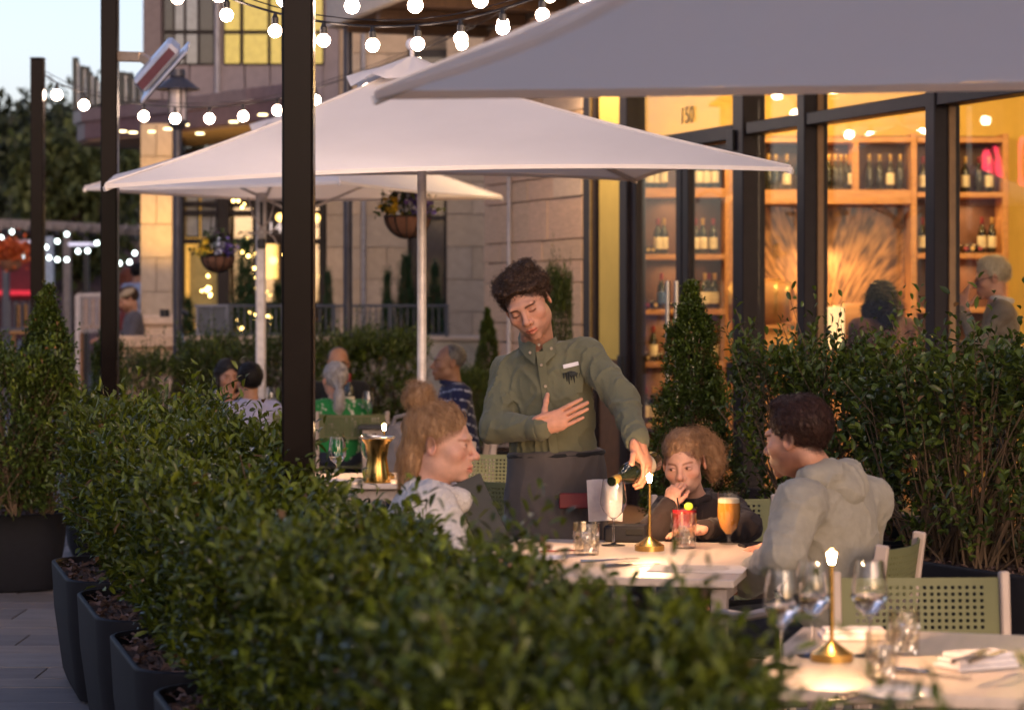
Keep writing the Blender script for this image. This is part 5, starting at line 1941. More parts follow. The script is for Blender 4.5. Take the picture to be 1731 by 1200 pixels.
def person(label, base, H, fwd, nb, ch, pv, sh, el, wr, hands, skin_m, hair, hair_m, top_m, leg_m, hs=1.0, roll=0.0, male=True,
           child=False, paint=None, sleeve='long', chest=(.160, .108, .175), belly=(.145, .105, .15), arm=(.052, .044, .036), h=.003,
           hc=.007, fold=.006, knees=None, ankles=None, seed=1, seated=True, top_name='shirt', hand_sc=1.0, hem=None, neck_r=.052,
           fwd_body=None, hair_dens=1.0, shoulder=.060, skirt=False, top_col=None):
    base = Vector(base)
    t = thing('person', label, 'person', base)
    B = np.array(base, np.float32)
    HM = frame(H, fwd, roll=roll)
    R3 = np.array(HM.to_3x3(), np.float32)
    T = np.array(HM.translation, np.float32)
    # head and neck
    hd = head_sdf(male, child=child).moved(HM, hs)
    nk = HM @ Vector((0, .022 * hs, -.060 * hs))
    chin = HM @ Vector((0, -.02 * hs, -.075 * hs))
    hd.cap(nk, nb, neck_r * hs, neck_r * 1.08 * hs, k=.02)
    hd.cap(chin, Vector(nb).lerp(nk, .3), .035 * hs, .035 * hs, k=.03)
    hd.ell(Vector(nb) + (Vector(ch) - Vector(nb)) * .25, (.10 * hs, .06 * hs, .05 * hs), mat3(Vector(sh[1]) - Vector(sh[0]), Vector(nb) - Vector(ch)), k=.04)
    V, Q = hd.mesh(h)
    Pl = ((V - T) @ R3) / hs
    C = face_paint(Pl, **(paint or {}))
    parts, cols = [(V, Q)], [C]
    # hands and forearms
    for i in (0, 1):
        e_, w_ = Vector(el[i]), Vector(wr[i])
        if hands[i]:
            hk = dict(hands[i])
            hsd = hand_sdf(w_, hk.pop('f'), hk.pop('n'), hk.pop('thumb'), sc=hand_sc, **hk)
            hsd.cap(e_.lerp(w_, .45), w_, arm[2] * .95, .025 * hand_sc, k=.02)
            v, q = hsd.mesh(h if h > .004 else .0026)
            parts.append((v, q))
            cc = np.ones((len(v), 3), np.float32)
            tip = (wob(v, 160, 3)[:, None] * .06)
            cc = cc * (1 + tip) * np.array((1.0, .93, .9), np.float32)
            cols.append(cc)
    # the rest of the body under the clothes
    bd = Sdf()
    xa = Vector(sh[1]) - Vector(sh[0])
    sp = Vector(nb) - Vector(pv)
    Rt = mat3(xa, sp)
    bd.ell(ch, [c * .86 for c in chest], Rt, k=.05)
    bd.ell(Vector(ch).lerp(Vector(pv), .55), [c * .85 for c in belly], Rt, k=.05)
    bd.ell(pv, (belly[0] * .9, belly[1] * .85, .10), Rt, k=.05)
    bd.cap(nb, ch, .05, .07, k=.04)
    for i in (0, 1):
        bd.cap(Vector(ch).lerp(Vector(nb), .55), sh[i], .045, .045, k=.03)
        bd.cap(sh[i], el[i], arm[0] * .85, arm[1] * .85, k=.02)
        bd.cap(el[i], wr[i], arm[1] * .85, arm[2] * .75, k=.02)
    V, Q = bd.mesh(.012)
    parts.append((V, Q))
    cols.append(np.ones((len(V), 3), np.float32))
    V, Q = join_vq(parts)
    vq_obj('body', V - B, Q, skin_m, t, np.clip(np.concatenate(cols), 0, 2))
    if hair:
        build_hair(hair, HM, hs, hair_m, t, base, h=h, seed=seed, dens=hair_dens)
    # upper garment
    s = Sdf()
    s.ell(ch, chest, Rt, k=.06)
    s.ell(Vector(ch).lerp(Vector(pv), .5), belly, Rt, k=.06)
    s.ell(Vector(pv) + sp.normalized() * .04, (belly[0] * 1.04, belly[1] * 1.02, .12), Rt, k=.05)
    for i in (0, 1):
        s.cap(Vector(ch).lerp(Vector(nb), .62), sh[i], .050, shoulder, k=.05)
        s.cap(Vector(nb) - sp.normalized() * .030, Vector(sh[i]) + sp.normalized() * .012, .048, shoulder * .72, k=.04)
        if sleeve == 'long':
            s.cap(sh[i], el[i], arm[0] * 1.12, arm[1] * 1.12, k=.03)
            w2 = Vector(el[i]).lerp(Vector(wr[i]), .96)
            s.cap(el[i], w2, arm[1] * 1.12, arm[2] * 1.06, k=.02)
        elif sleeve == 'short':
            e2 = Vector(sh[i]).lerp(Vector(el[i]), .75)
            s.cap(sh[i], e2, arm[0] * 1.15, arm[1] * 1.35, k=.03)
    ncut = (Vector(nb) - Vector(ch)).normalized()
    s.cap(Vector(nb) + ncut * .10, Vector(nb) + ncut * .012, .058 * hs, .062 * hs, k=.01, sub=True)
    if hem is not None:
        s.cut(hem, -sp.normalized())
    V, Q = s.mesh(hc, folds(fold, seed))
    cc = top_col(V, ch, Rt) if top_col else None
    vq_obj(top_name, V - B, Q, top_m, t, cc)
    # legs
    bf = Vector(fwd_body if fwd_body else fwd)
    bf.z = 0
    bf.normalize()
    sd = Vector((-bf.y, bf.x, 0))
    if xa.dot(sd) < 0:
        sd = -sd
    s, so = Sdf(), Sdf()
    s.ell(pv, (belly[0] * .96, belly[1] * .92, .10), Rt, k=.05)
    k_ = .82 if child else 1.0
    for i, sg in ((0, -1), (1, 1)):
        hp = Vector(pv) + sd * sg * .085 * k_
        if seated:
            kn = hp + bf * .42 * k_ + sd * sg * .03
            kn.z = max(.40, Vector(pv).z - .04)
            an = kn + bf * .03
            an.z = .09
        else:
            kn = Vector((hp.x, hp.y, .50)) + bf * .02
            an = Vector((hp.x, hp.y, .09))
        s.cap(hp, kn, .082 * k_, .060 * k_, k=.04)
        s.cap(kn, an, .060 * k_, .046 * k_, k=.03)
        so.cap(an + Vector((0, 0, -.045)) - bf * .03, an + bf * .13 + Vector((0, 0, -.052)), .042 * k_, .036 * k_)
    V, Q = s.mesh(.011, folds(.004, seed + 5))
    vq_obj('trousers', V - B, Q, leg_m, t)
    V, Q = so.mesh(.011)
    vq_obj('shoes', V - B, Q, mat('shoe_dark', (.02, .018, .017), rough=.5), t)
    return t, HM, Rt


def strip(name, pts, w, th, m, parent, base, nrm):
    "flat cloth strip along pts, w wide, standing off along nrm"
    mb = MB()
    base = Vector(base)
    rows = []
    for i, p in enumerate(pts):
        p = Vector(p) - base
        a = Vector(pts[max(i - 1, 0)])
        b = Vector(pts[min(i + 1, len(pts) - 1)])
        tg = (b - a).normalized()
        n = Vector(nrm(i) if callable(nrm) else nrm).normalized()
        s = tg.cross(n).normalized()
        ww = w[i] if hasattr(w, '__len__') else w
        rows.append([p - s * ww / 2, p - s * ww / 2 + n * th, p + s * ww / 2 + n * th, p + s * ww / 2, p - s * ww / 2])
    mb.sheet(rows)
    return obj(name, mb, m, parent)


CL = dict(rough=.85, spec=.25, sheen=.1)
M_SHIRT = mat('olive_twill', (.125, .125, .075), var=.10, scale=9, bump=.35, bscale=420, bdist=.0015, **CL)
M_APRON = mat('apron_charcoal', (.085, .072, .066), var=.12, scale=10, bump=.4, bscale=380, bdist=.002, **CL)
M_BLACKCL = mat('black_cloth', (.012, .012, .013), var=.2, **CL)
M_SHERPA = mat('white_fleece', (.74, .68, .62), var=.10, scale=60, bump=1.0, bscale=150, bdist=.012, **CL)
M_SWEAT = mat('dark_brown_knit', (.030, .020, .018), var=.15, bump=.5, bscale=300, bdist=.003, **CL)
M_HOODIE = mat('grey_green_jersey', (.31, .29, .235), var=.09, scale=30, bump=.3, bscale=420, bdist=.0015, **CL)
M_DENIM = mat('dark_denim', (.022, .028, .05), var=.2, bump=.4, bscale=400, **CL)
M_LAV = mat('lavender_cotton', (.36, .36, .50), var=.08, bump=.3, bscale=300, **CL)
M_DKTEAL = mat('dark_teal_cloth', (.010, .020, .026), var=.3, **CL)
M_GREY = mat('grey_tee', (.07, .065, .075), var=.12, **CL)
M_JACKET = mat('grey_wool_jacket', (.20, .17, .14), var=.12, scale=40, bump=.3, bscale=300, **CL)
M_MAUVE = mat('brown_mauve_knit', (.16, .085, .07), var=.18, scale=30, bump=.5, bscale=200, **CL)
M_VC = mat('printed_cotton', (1, 1, 1), var=.04, vcol=True, bump=.2, bscale=300, **CL)


def hd_(f, n, thumb, **k):
    return dict(f=f, n=n, thumb=thumb, **k)


# --- the waiter, standing behind the table, one hand on his chest, pouring with the other
W = (0.14, 8.80, 0)
wch, wnb, wpv = PX(926, 668, 8.80), PX(910, 594, 8.80), PX(940, 800, 8.82)
wsh = (PX(860, 634, 8.84), PX(992, 604, 8.76))
wel = (PX(836, 722, 8.72), PX(1052, 672, 8.60))
wwr = (PX(916, 724, 8.585), PX(1078, 748, 8.40))
wt, WHM, WRt = person(
    'waiter in olive button-up shirt and grey apron pouring wine, hand on chest', W, PX(890, 512, 8.70), (-.13, -1, -.44), wnb, wch, wpv, wsh, wel, wwr,
    [hd_(PX(985, 684, 8.57) - PX(908, 722, 8.575), (.15, 1, 0), (0, 0, 1), curl=(.05, .06, .07, .09), spread=.010, topen=.9, tcurl=.02),
     hd_((.385, -.23, -.89), (-.763, .458, -.45), (-.5, -.8, 0), curl=(.48, .50, .52, .54), spread=.03, topen=.75, tcurl=.35)],
    SK_LIGHT, 'curly', HR_BROWN, M_SHIRT, M_BLACKCL, hs=1.02, roll=-.40, h=.0026, hc=.0055, fold=.009, seed=3, seated=False, neck_r=.055,
    paint=dict(scalp=(.10, .09, .07), eyes='closed', brow=(.10, .07, .055), stubble=.35, lip=(1.0, .55, .5), blush=.16), chest=(.160, .110, .185), belly=(.155, .110, .16), arm=(.052, .046, .037),
    fwd_body=(0, -1, 0), hand_sc=.97, shoulder=.058)
Bw = Vector(W)
# collar, placket, buttons, pocket
cn = Vector((0, -1, .15)).normalized()


def wfront(px, py, off=.0):
    "point on the front of the waiter's shirt"
    p = PX(px, py, 8.8)
    c = wch
    rel = p - c
    rx, rz = rel.x / .172, rel.z / .30
    yy = 8.80 - .112 * math.sqrt(max(.05, 1 - rx * rx * .8)) - .006 - off
    q = PX(px, py, yy)
    return q


col_pts_l = [PX(880, 562, 8.86), PX(884, 574, 8.78), PX(893, 583, 8.725), PX(906, 590, 8.70)]
col_pts_r = [PX(939, 574, 8.84), PX(940, 576, 8.78), PX(932, 581, 8.725), PX(917, 590, 8.70)]
for pts, dx, nm in ((col_pts_l, (-.018, -.028, -.036), 0), (col_pts_r, (.012, -.030, -.036), 1)):
    mb = MB()
    rows = []
    outs = [Vector((-.010, -.004, -.020)), Vector((-.014, -.014, -.030)), Vector((-.010, -.018, -.042)), Vector((-.004, -.014, -.056))]
    for i, p in enumerate(pts):
        o_ = outs[i].copy()
        if nm:
            o_.x = -o_.x
        p = p - Bw
        rows.append([p + Vector((0, 0, .016)), p + o_ * .5 + Vector((0, -.012, .006)), p + o_ + Vector((0, -.012, 0)), p + o_ * .96 + Vector((0, -.006, 0)), p])
    mb.sheet(rows)
    obj('collar', mb, M_SHIRT, wt)
strip('placket', [wfront(913, 594), wfront(918, 630), wfront(925, 680), wfront(932, 730), wfront(937, 766)], .030, .004, M_SHIRT, wt, W, (0, -1, 0))
mbt = mat('button_tan', (.30, .24, .17), rough=.35)
for (bx, by) in ((911, 583), (915, 617), (922, 653), (942, 730), (896, 596), (932, 589)):
    mb = MB()
    p = wfront(bx, by, .010) - Bw
    mb.lathe([(0, -.002), (.0055, -.002), (.0055, .001), (.004, .002), (0, .0015)], 10, Mx=Matrix.Translation(p) @ Matrix.Rotation(R_(90), 4, 'X'))
    obj('button', mb, mbt, wt)
strip('pocket', [wfront(966, 620), wfront(968, 640), wfront(968, 664)], [.078, .080, .070], .003, M_SHIRT, wt, W, (.15, -1, 0))
mprint = mat('print_white', (.62, .62, .66), rough=.8)
strip('pocket_lettering', [wfront(952, 620, .006), wfront(978, 614, .006)], .014, .0015, mprint, wt, W, (.1, -1, 0))
mdark = mat('print_dark', (.018, .022, .02), rough=.8)
mb = MB()
for i in range(7):
    a = wfront(953 + i * 4.4, 628 + abs(i - 3) * .8, .0055) - Bw
    b = wfront(954 + i * 4.2 + random.uniform(-1, 1), 640 + (i * 7 % 5) * 2.4, .0055) - Bw
    mb.tube([a, a.lerp(b, .5) + Vector((random.uniform(-.002, .002), 0, 0)), b], [.0045, .0035, .0012], 5)
mb.sphere(wfront(966, 632, .005) - Bw, .020, 10, 6, (1, .2, .55))
obj('pocket_emblem', mb, mdark, wt)
# cuffs
for (e_, w_) in zip(wel, wwr):
    a = Vector(e_).lerp(Vector(w_), .80) - Bw
    b = Vector(e_).lerp(Vector(w_), .985) - Bw
    mb = MB()
    mb.tube([a, a.lerp(b, .1), b.lerp(a, .1), b], [.044, .0465, .044, .040], 18)
    obj('cuff', mb, M_SHIRT, wt)
# apron: waist band and skirt
s = Sdf()
for z_, rx_ in ((1.04, .172), (.92, .182), (.80, .188), (.66, .194), (.52, .20)):
    s.ell((wpv.x, 8.82, z_), (rx_, .142, .15), k=.06)
s.cut((0, 0, 1.035), (-.05, 0, 1))
s.cut((0, 0, .42), (0, 0, -1))
V, Q = s.mesh(.008, folds(.005, 21))
vq_obj('apron', V - np.array(W, np.float32), Q, M_APRON, wt)
mb = MB()
ring = [(wpv.x + .172 * math.cos(a), 8.82 + .140 * math.sin(a), 1.030 + .008 * math.cos(a)) for a in np.linspace(0, 2 * PI, 33)[:-1]]
mb.tube([Vector(p) - Bw for p in ring], .010, 6, closed=True)
obj('apron_string', mb, M_BLACKCL, wt)

# --- woman with a bun, in profile, in a white fleece
Fb = (-.27, 7.42, 0)
ft, FHM, _ = person(
    'woman with a blond bun in a white fleece jacket reading a menu', Fb, PX(746, 748, 7.40), (1, -.20, -.10), PX(728, 828, 7.42), PX(722, 908, 7.42), Vector((-.27, 7.42, .56)),
    (PX(730, 864, 7.25), PX(722, 854, 7.59)), (PX(760, 960, 7.15), PX(780, 950, 7.64)), (PX(800, 1000, 7.27), PX(806, 1000, 7.46)),
    [hd_((.9, .35, .15), (0, .8, .5), (0, 0, 1), curl=(.5, .5, .5, .5)), hd_((.9, -.35, .15), (0, -.8, .5), (0, 0, 1), curl=(.5, .5, .5, .5))],
    SK_PALE, 'bun', HR_BLOND, M_SHERPA, M_DENIM, hs=1.0, male=False, h=.0026, hc=.007, fold=.012, seed=11, top_name='fleece_jacket',
    paint=dict(scalp=(.42, .36, .27), brow=(.55, .4, .3), lip=(1.0, .55, .52), blush=.28, gaze=.0), chest=(.185, .135, .175), belly=(.18, .135, .16), arm=(.072, .066, .056), neck_r=.042, fwd_body=(1, 0, 0))
s = Sdf()
cpt = [PX(700, 828, 7.42), PX(716, 834, 7.32), PX(748, 838, 7.29), PX(776, 846, 7.33), PX(786, 850, 7.42), PX(770, 838, 7.52), PX(735, 826, 7.54), PX(708, 824, 7.50), PX(700, 828, 7.42)]
s.chain(cpt, [.034] * 9, k=.02)
V, Q = s.mesh(.007, folds(.010, 31))
vq_obj('jacket_collar', V - np.array(Fb, np.float32), Q, M_SHERPA, ft)
s = Sdf()
s.ell(PX(762, 848, 7.42), (.085, .075, .05), k=.02)
V, Q = s.mesh(.006)
pp = V - np.array(PX(762, 846, 7.42))
st_ = (np.sin((pp[:, 2] - pp[:, 0] * .3) * 260) > .3)[:, None]
vq_obj('striped_shirt', V - np.array(Fb, np.float32), Q, M_VC, ft, np.where(st_, np.array((.55, .53, .52)), np.array((.012, .015, .035))))

# --- girl resting her chin on her hand
Gb = (.66, 8.92, 0)
gt, GHM, _ = person(
    'girl with curly ponytail in a dark sweater resting chin on hand', Gb, PX(1156, 781, 8.70), (-.26, -1, -.26), PX(1172, 846, 8.82), PX(1180, 898, 8.86), Vector((.68, 8.95, .52)),
    (PX(1126, 868, 8.84), PX(1236, 864, 8.84)), (PX(1108, 897, 8.54), PX(1262, 892, 8.58)), (PX(1130, 856, 8.555), PX(1190, 895, 8.42)),
    [hd_((.35, -.05, 1), (.6, 1, .1), (1, 0, .3), curl=(.85, .9, .95, 1.0), spread=.03, topen=.4), hd_((-1, -.1, .05), (0, 0, -1), (0, -1, 0), curl=(.25, .25, .3, .3))],
    SK_PALE, 'girlpony', HR_GIRL, M_SWEAT, M_DENIM, hs=.93, roll=-.10, male=False, child=True, h=.0026, hc=.007, fold=.008, seed=17, top_name='sweater',
    paint=dict(scalp=(.28, .22, .17), brow=(.40, .28, .2), lip=(1.0, .5, .48), blush=.25, gaze=-.004, iris=(.12, .09, .07)), chest=(.135, .095, .14), belly=(.13, .10, .12), arm=(.047, .044, .034), neck_r=.042,
    fwd_body=(-.1, -1, 0), hand_sc=.74, shoulder=.05)
s = Sdf()
cp = [PX(1152, 842, 8.76), PX(1172, 850, 8.745), PX(1196, 842, 8.78), PX(1200, 832, 8.86), PX(1172, 828, 8.90), PX(1150, 834, 8.84), PX(1152, 842, 8.76)]
s.chain(cp, [.014] * 7, k=.01)
V, Q = s.mesh(.005)
vq_obj('sweater_collar', V - np.array(Gb, np.float32), Q, M_SWEAT, gt)

# --- man in a grey hoodie, seen from behind
Mb = (1.03, 7.80, 0)
mt_, MHM, _ = person(
    'bearded man in a grey hooded sweatshirt seen from behind', Mb, PX(1347, 740, 7.72), (-.80, .60, -.14), PX(1392, 815, 7.78), PX(1406, 885, 7.78), Vector((1.04, 7.82, .56)),
    (PX(1466, 848, 7.95), PX(1352, 852, 7.58)), (PX(1450, 935, 8.02), PX(1322, 940, 7.48)), (PX(1330, 925, 8.10), PX(1262, 985, 7.72)),
    [hd_((-1, .1, 0), (0, 0, -1), (0, 1, 0)), hd_((-.9, .4, -.1), (0, .3, -1), (0, -1, 0), curl=(.5, .5, .5, .5))],
    SK_LIGHT, 'short', HR_CHEST, M_HOODIE, M_DENIM, hs=1.02, male=True, h=.0028, hc=.006, fold=.007, seed=23, top_name='hooded_sweatshirt',
    paint=dict(scalp=(.08, .06, .05), brow=(.12, .08, .06), stubble=.9, bz=.03, blush=.15), chest=(.190, .130, .19), belly=(.175, .130, .17), arm=(.066, .060, .048), neck_r=.056, fwd_body=(-.9, .4, 0), shoulder=.075)
s = Sdf()
hp_ = [PX(1352, 818, 7.66), PX(1372, 806, 7.64), PX(1398, 800, 7.68), PX(1428, 806, 7.76), PX(1434, 800, 7.88), PX(1410, 788, 7.92)]
s.chain(hp_, [.020, .030, .040, .044, .038, .024], k=.03)
s.chain([PX(1398, 818, 7.66), PX(1430, 832, 7.70), PX(1446, 824, 7.80)], [.030, .040, .036], k=.05)
s.ell(PX(1384, 790, 7.78), (.040, .040, .035), k=.03, sub=True)
V, Q = s.mesh(.006, folds(.010, 41))
vq_obj('hood', V - np.array(Mb, np.float32), Q, M_HOODIE, mt_)

# --- farther guests
def guest(label, px, py, d, fwd, skin_m, hair, hair_m, top_m, hs=1.0, male=True, sleeve='long', seed=51, paint=None, drop=.26, wide=1.0,
          wr=None, hands=(None, None), top_col=None, seated=True, lean=0.0, roll=0.0, h=.0055, arms=None, **kw):
    Hh = PX(px, py, d)
    f = Vector(fwd)
    f.z = 0
    f.normalize()
    sd = Vector((-f.y, f.x, 0))          # to the person's left
    nb = Hh - f * (.03 - lean * .2) - Vector((0, 0, .145 * hs))
    ch = nb - Vector((0, 0, .16)) - f * .02
    pv = Vector((nb.x, nb.y, (.54 if seated else .95))) - f * (.06 + lean)
    sh = (ch - sd * .165 * wide + Vector((0, 0, .10)), ch + sd * .165 * wide + Vector((0, 0, .10)))
    el = [sh[0] - sd * .05 + f * .08 - Vector((0, 0, .25)), sh[1] + sd * .05 + f * .08 - Vector((0, 0, .25))]
    w_ = [el[0] + f * .22 + sd * .10 + Vector((0, 0, .03)), el[1] + f * .22 - sd * .10 + Vector((0, 0, .03))]
    if arms:
        for i, (e2, w2) in arms.items():
            el[i], w_[i] = e2, w2
    hh = [hd_(w_[i] - el[i], (0, 0, -1), sd * (1 if i == 0 else -1)) if hands[i] is None else hands[i] for i in (0, 1)]
    return person(label, (nb.x, nb.y, 0), Hh, fwd, nb, ch, pv, sh, el, w_, hh, skin_m, hair, hair_m, top_m, M_DENIM if seated else M_BLACKCL, hs=hs, male=male, h=h, hc=.011,
                  fold=.007, seed=seed, sleeve=sleeve, paint=paint, top_col=top_col, seated=seated, roll=roll, fwd_body=f, hair_dens=.5, neck_r=.052 if male else .046,
                  chest=(.165 * wide, .115, .18), belly=(.155 * wide, .118, .16), **kw)


def green_print(V, ch, Rt):
    p = (V - np.array(ch, np.float32)) * 1.0
    n = wob(p * np.array((1, 1, .6), np.float32), 34, 5) + .6 * wob(p, 70, 6)
    petal = np.sin(p[:, 0] * 150 + p[:, 2] * 60 + wob(p, 20, 8) * 3)
    w = ((n > .52) & (petal > -.75)) | ((n > .25) & (petal > .93))
    return np.where(w[:, None], np.array((.62, .60, .50)), np.array((.012, .20, .045)))


def navy_stripe(V, ch, Rt):
    p = V - np.array(ch, np.float32)
    w = np.sin((p[:, 2] + p[:, 1] * .25 + p[:, 0] * .15) * 95) > .94
    return np.where(w[:, None], np.array((.42, .45, .55)), np.array((.012, .016, .060)))


lt, LHM, _ = guest('grey-haired woman with low ponytail in green floral blouse', 566, 642, 16.45, (-.35, .93, 0), SK_LIGHT, 'greypony', HR_GREY, M_VC, male=False, seed=61, top_col=green_print, wide=1.05, top_name='floral_blouse')
mb = MB()
c = LHM @ Vector((.005, .114, -.054))
mb.tube([c + Vector((.024 * math.cos(a), .010 * math.sin(a), .022 * math.sin(a))) - lt.location for a in np.linspace(0, 2 * PI, 13)[:-1]], .007, 6, closed=True)
obj('hair_tie', mb, M_BLACKCL, lt)
bt, BHM, _ = guest('dark-haired boy in a lavender shirt with his back turned', 421, 645, 16.3, (-.45, .9, 0), SK_TAN, 'boy', HR_BLACK, M_LAV, hs=.97, seed=67, wide=.92)
mb = MB()
c = BHM @ Vector((0, .03, -.135))
mb.tube([c + Vector((.062 * math.cos(a), .062 * math.sin(a), .006 * math.sin(a * 2))) - bt.location for a in np.linspace(0, 2 * PI, 17)[:-1]], .020, 6, closed=True)
obj('collar', mb, M_LAV, bt)
Hw = PX(386, 636, 17.4)
guest('dark-haired woman in a dark top holding her hand to her mouth', 386, 636, 17.4, (.35, -.95, -.08), SK_TAN, 'long', HR_BLACK, M_DKTEAL, male=False, seed=71, sleeve='short', paint=dict(brow=(.2, .12, .1), lip=(1, .5, .45)),
      arms={0: (Hw + Vector((-.06, -.25, -.40)), Hw + Vector((.0, -.16, -.17)))}, hands=(hd_((.2, .25, 1), (.1, 1, 0), (1, 0, 0), curl=(.7, .7, .7, .7)), None), top_name='blouse')
gt2, G2M, _ = guest('balding man with dark-rimmed glasses beside the ponytailed woman', 572, 614, 17.9, (.12, -1, -.05), SK_TAN, 'thin', HR_STUB, M_BLACKCL, seed=77, paint=dict(brow=(.1, .08, .07), stubble=.8))


def spectacles(HM, hs, parent, m):
    mb = MB()
    for x in (-1, 1):
        mb.tube([HM @ (Vector((x * .032 + .024 * math.cos(a), -.101 + abs(x * .032 + .024 * math.cos(a)) * .15, -.004 + .017 * math.sin(a))) * hs) - parent.location for a in np.linspace(0, 2 * PI, 15)[:-1]], .0026, 5, closed=True)
        mb.tube([HM @ (Vector(p) * hs) - parent.location for p in ((x * .055, -.093, .0), (x * .078, -.07, .004), (x * .081, .012, .004), (x * .078, .035, -.014))], .0026, 5)
    mb.tube([HM @ (Vector(p) * hs) - parent.location for p in ((-.010, -.103, 0), (0, -.105, .004), (.010, -.103, 0))], .0026, 5)
    return obj('glasses', mb, m, parent)


M_SPEC = mat('black_acetate', (.01, .01, .011), rough=.25)
spectacles(G2M, 1.0, gt2, M_SPEC)
ot, OHM, _ = guest('older man with short grey hair in a navy striped polo, in profile', 758, 613, 16.0, (-.97, -.22, .02), SK_BROWN, 'thin', HR_STUB, M_VC, hs=1.02, seed=83, sleeve='short', top_col=navy_stripe, wide=1.12, h=.0045,
                  paint=dict(brow=(.3, .26, .24), lip=(1, .6, .55), stubble=.1), top_name='polo_shirt')
mb = MB()
c = OHM @ Vector((0, .03, -.138))
mb.tube([c + Vector((.070 * math.cos(a), .066 * math.sin(a), -.012 * math.cos(a))) - ot.location for a in np.linspace(0, 2 * PI, 17)[:-1]], .020, 6, closed=True)
obj('collar', mb, mat('navy_cotton', (.012, .016, .06), rough=.85), ot)
ct, CHM, _ = guest('man in tan cap and grey tee sitting on the stone ledge looking down', 217, 506, 25.6, (-.93, -.25, -.40), SK_TAN, 'short', HR_BROWN, M_GREY, seed=89, sleeve='short', paint=dict(stubble=.7), h=.007, lean=-.05)
s = Sdf()
s.ell((0, .015, .062), (.088, .104, .066), k=.01)
s.cut((0, 0, .040), (0, 0, -1))
s.ell((0, -.13, .048), (.066, .07, .010), k=.01)
V, Q = s.moved(CHM, 1.0).mesh(.007)
vq_obj('cap', V - np.array(ct.location, np.float32), Q, mat('cap_tan', (.30, .23, .15), rough=.9), ct)
guest('ginger-haired passer-by in a red top beyond the railing', 213, 468, 33, (-.5, .8, 0), SK_LIGHT, 'long', hairm('hair_ginger', (.12, .035, .015)), mat('red_cloth', (.16, .03, .025), rough=.9), male=False, seed=93, seated=False, h=.009)
guest('passer-by in a pale blue shirt beyond the railing', 234, 462, 32, (.5, .85, 0), SK_TAN, 'short', HR_BLACK, mat('pale_blue_cloth', (.30, .36, .48), rough=.9), seed=97, seated=False, h=.009)
guest('curly dark-haired woman in a brown top behind the restaurant window', 1487, 505, 16.9, (-.35, .93, 0), SK_TAN, 'curlylong', HR_BLACK, M_MAUVE, male=False, seed=101, wide=1.15, h=.005, seated=False, top_name='knit_top')
Hm = PX(1676, 470, 15.4)
it, IHM, _ = guest('white-haired man with glasses in a grey jacket behind the restaurant window', 1676, 470, 15.4, (-.96, .12, -.22), SK_LIGHT, 'swept', HR_WHITE, M_JACKET, hs=1.05, seed=107, wide=1.15, h=.0045, lean=-.04, seated=False, top_name='jacket',
                   paint=dict(brow=(.6, .5, .4)), arms={1: (Hm + Vector((-.12, -.17, -.42)), Hm + Vector((-.21, -.12, -.20)))},
                   hands=(None, hd_((.05, 0, 1), (.6, .7, 0), (.7, -.6, .2), curl=(.12, .5, .75, .85))))
spectacles(IHM, 1.05, it, M_SPEC)
mb = MB()
c = IHM @ Vector((0, .03, -.145))
mb.tube([c + Vector((.068 * math.cos(a), .066 * math.sin(a), -.014 * math.cos(a))) - it.location for a in np.linspace(0, 2 * PI, 17)[:-1]], .019, 6, closed=True)
obj('shirt_collar', mb, mat('white_cotton', (.6, .58, .55), rough=.85), it)

# ------------------------------------------------------------------ baskets (need the leaf builder)
for lab, loc, r, sd in basket_jobs:
    basket(lab, loc, r, .62, sd)
rbk = thing('hanging_basket', 'hanging basket of orange-red flowers on the far pergola', 'basket', PX(18, 440, 33))
rg_ = np.random.default_rng(9)
P_ = rg_.normal(size=(700, 3)) * np.array((.13, .13, .08)) + np.array((0, 0, .12))
obj('flowers', leaf_mesh(P_, rg_.normal(size=(700, 3)), rg_, .07, .06), mat('orange_flowers', (.45, .06, .012), rough=.7, col2=(.6, .14, .02), scale=12), rbk)['kind'] = 'stuff'
obj('coir_bowl', MB().lathe([(0, -.16)] + [(.17 * math.sin(a), -.16 * math.cos(a)) for a in np.linspace(.2, PI / 2, 6)] + [(0, -.01)], 18), MATS['coir'], rbk)
obj('chain', MB().tube([(0, 0, 0), (0, 0, .9)], .006, 5), M_BLACK, rbk)

# ------------------------------------------------------------------ umbrellas
def fabric(name, col, tr_=.35):
    m = mat(name, col, rough=.9, var=.05, scale=1.6, bump=.12, bscale=500, bdist=.001, spec=.2)
    N, L = m.node_tree.nodes, m.node_tree.links
    b = N['Principled BSDF']
    tr = N.new('ShaderNodeBsdfTranslucent')
    tr.inputs[0].default_value = (.94, .80, .68, 1)  # warm light through the cloth put into this tint
    x = N.new('ShaderNodeMixShader')
    x.inputs[0].default_value = tr_
    L.new(b.outputs[0], x.inputs[1])
    L.new(tr.outputs[0], x.inputs[2])
    L.new(x.outputs[0], N['Material Output'].inputs[0])
    return m


M_CANVAS = fabric('umbrella_canvas', (.84, .81, .79))
M_CANVASN = fabric('near_canvas_warm_lit', (.84, .78, .72), .62)  # warm lamplight under the near canopy put into its canvas colour
M_POLE = mat('umbrella_pole', (.62, .57, .54), rough=.4, metal=.2)


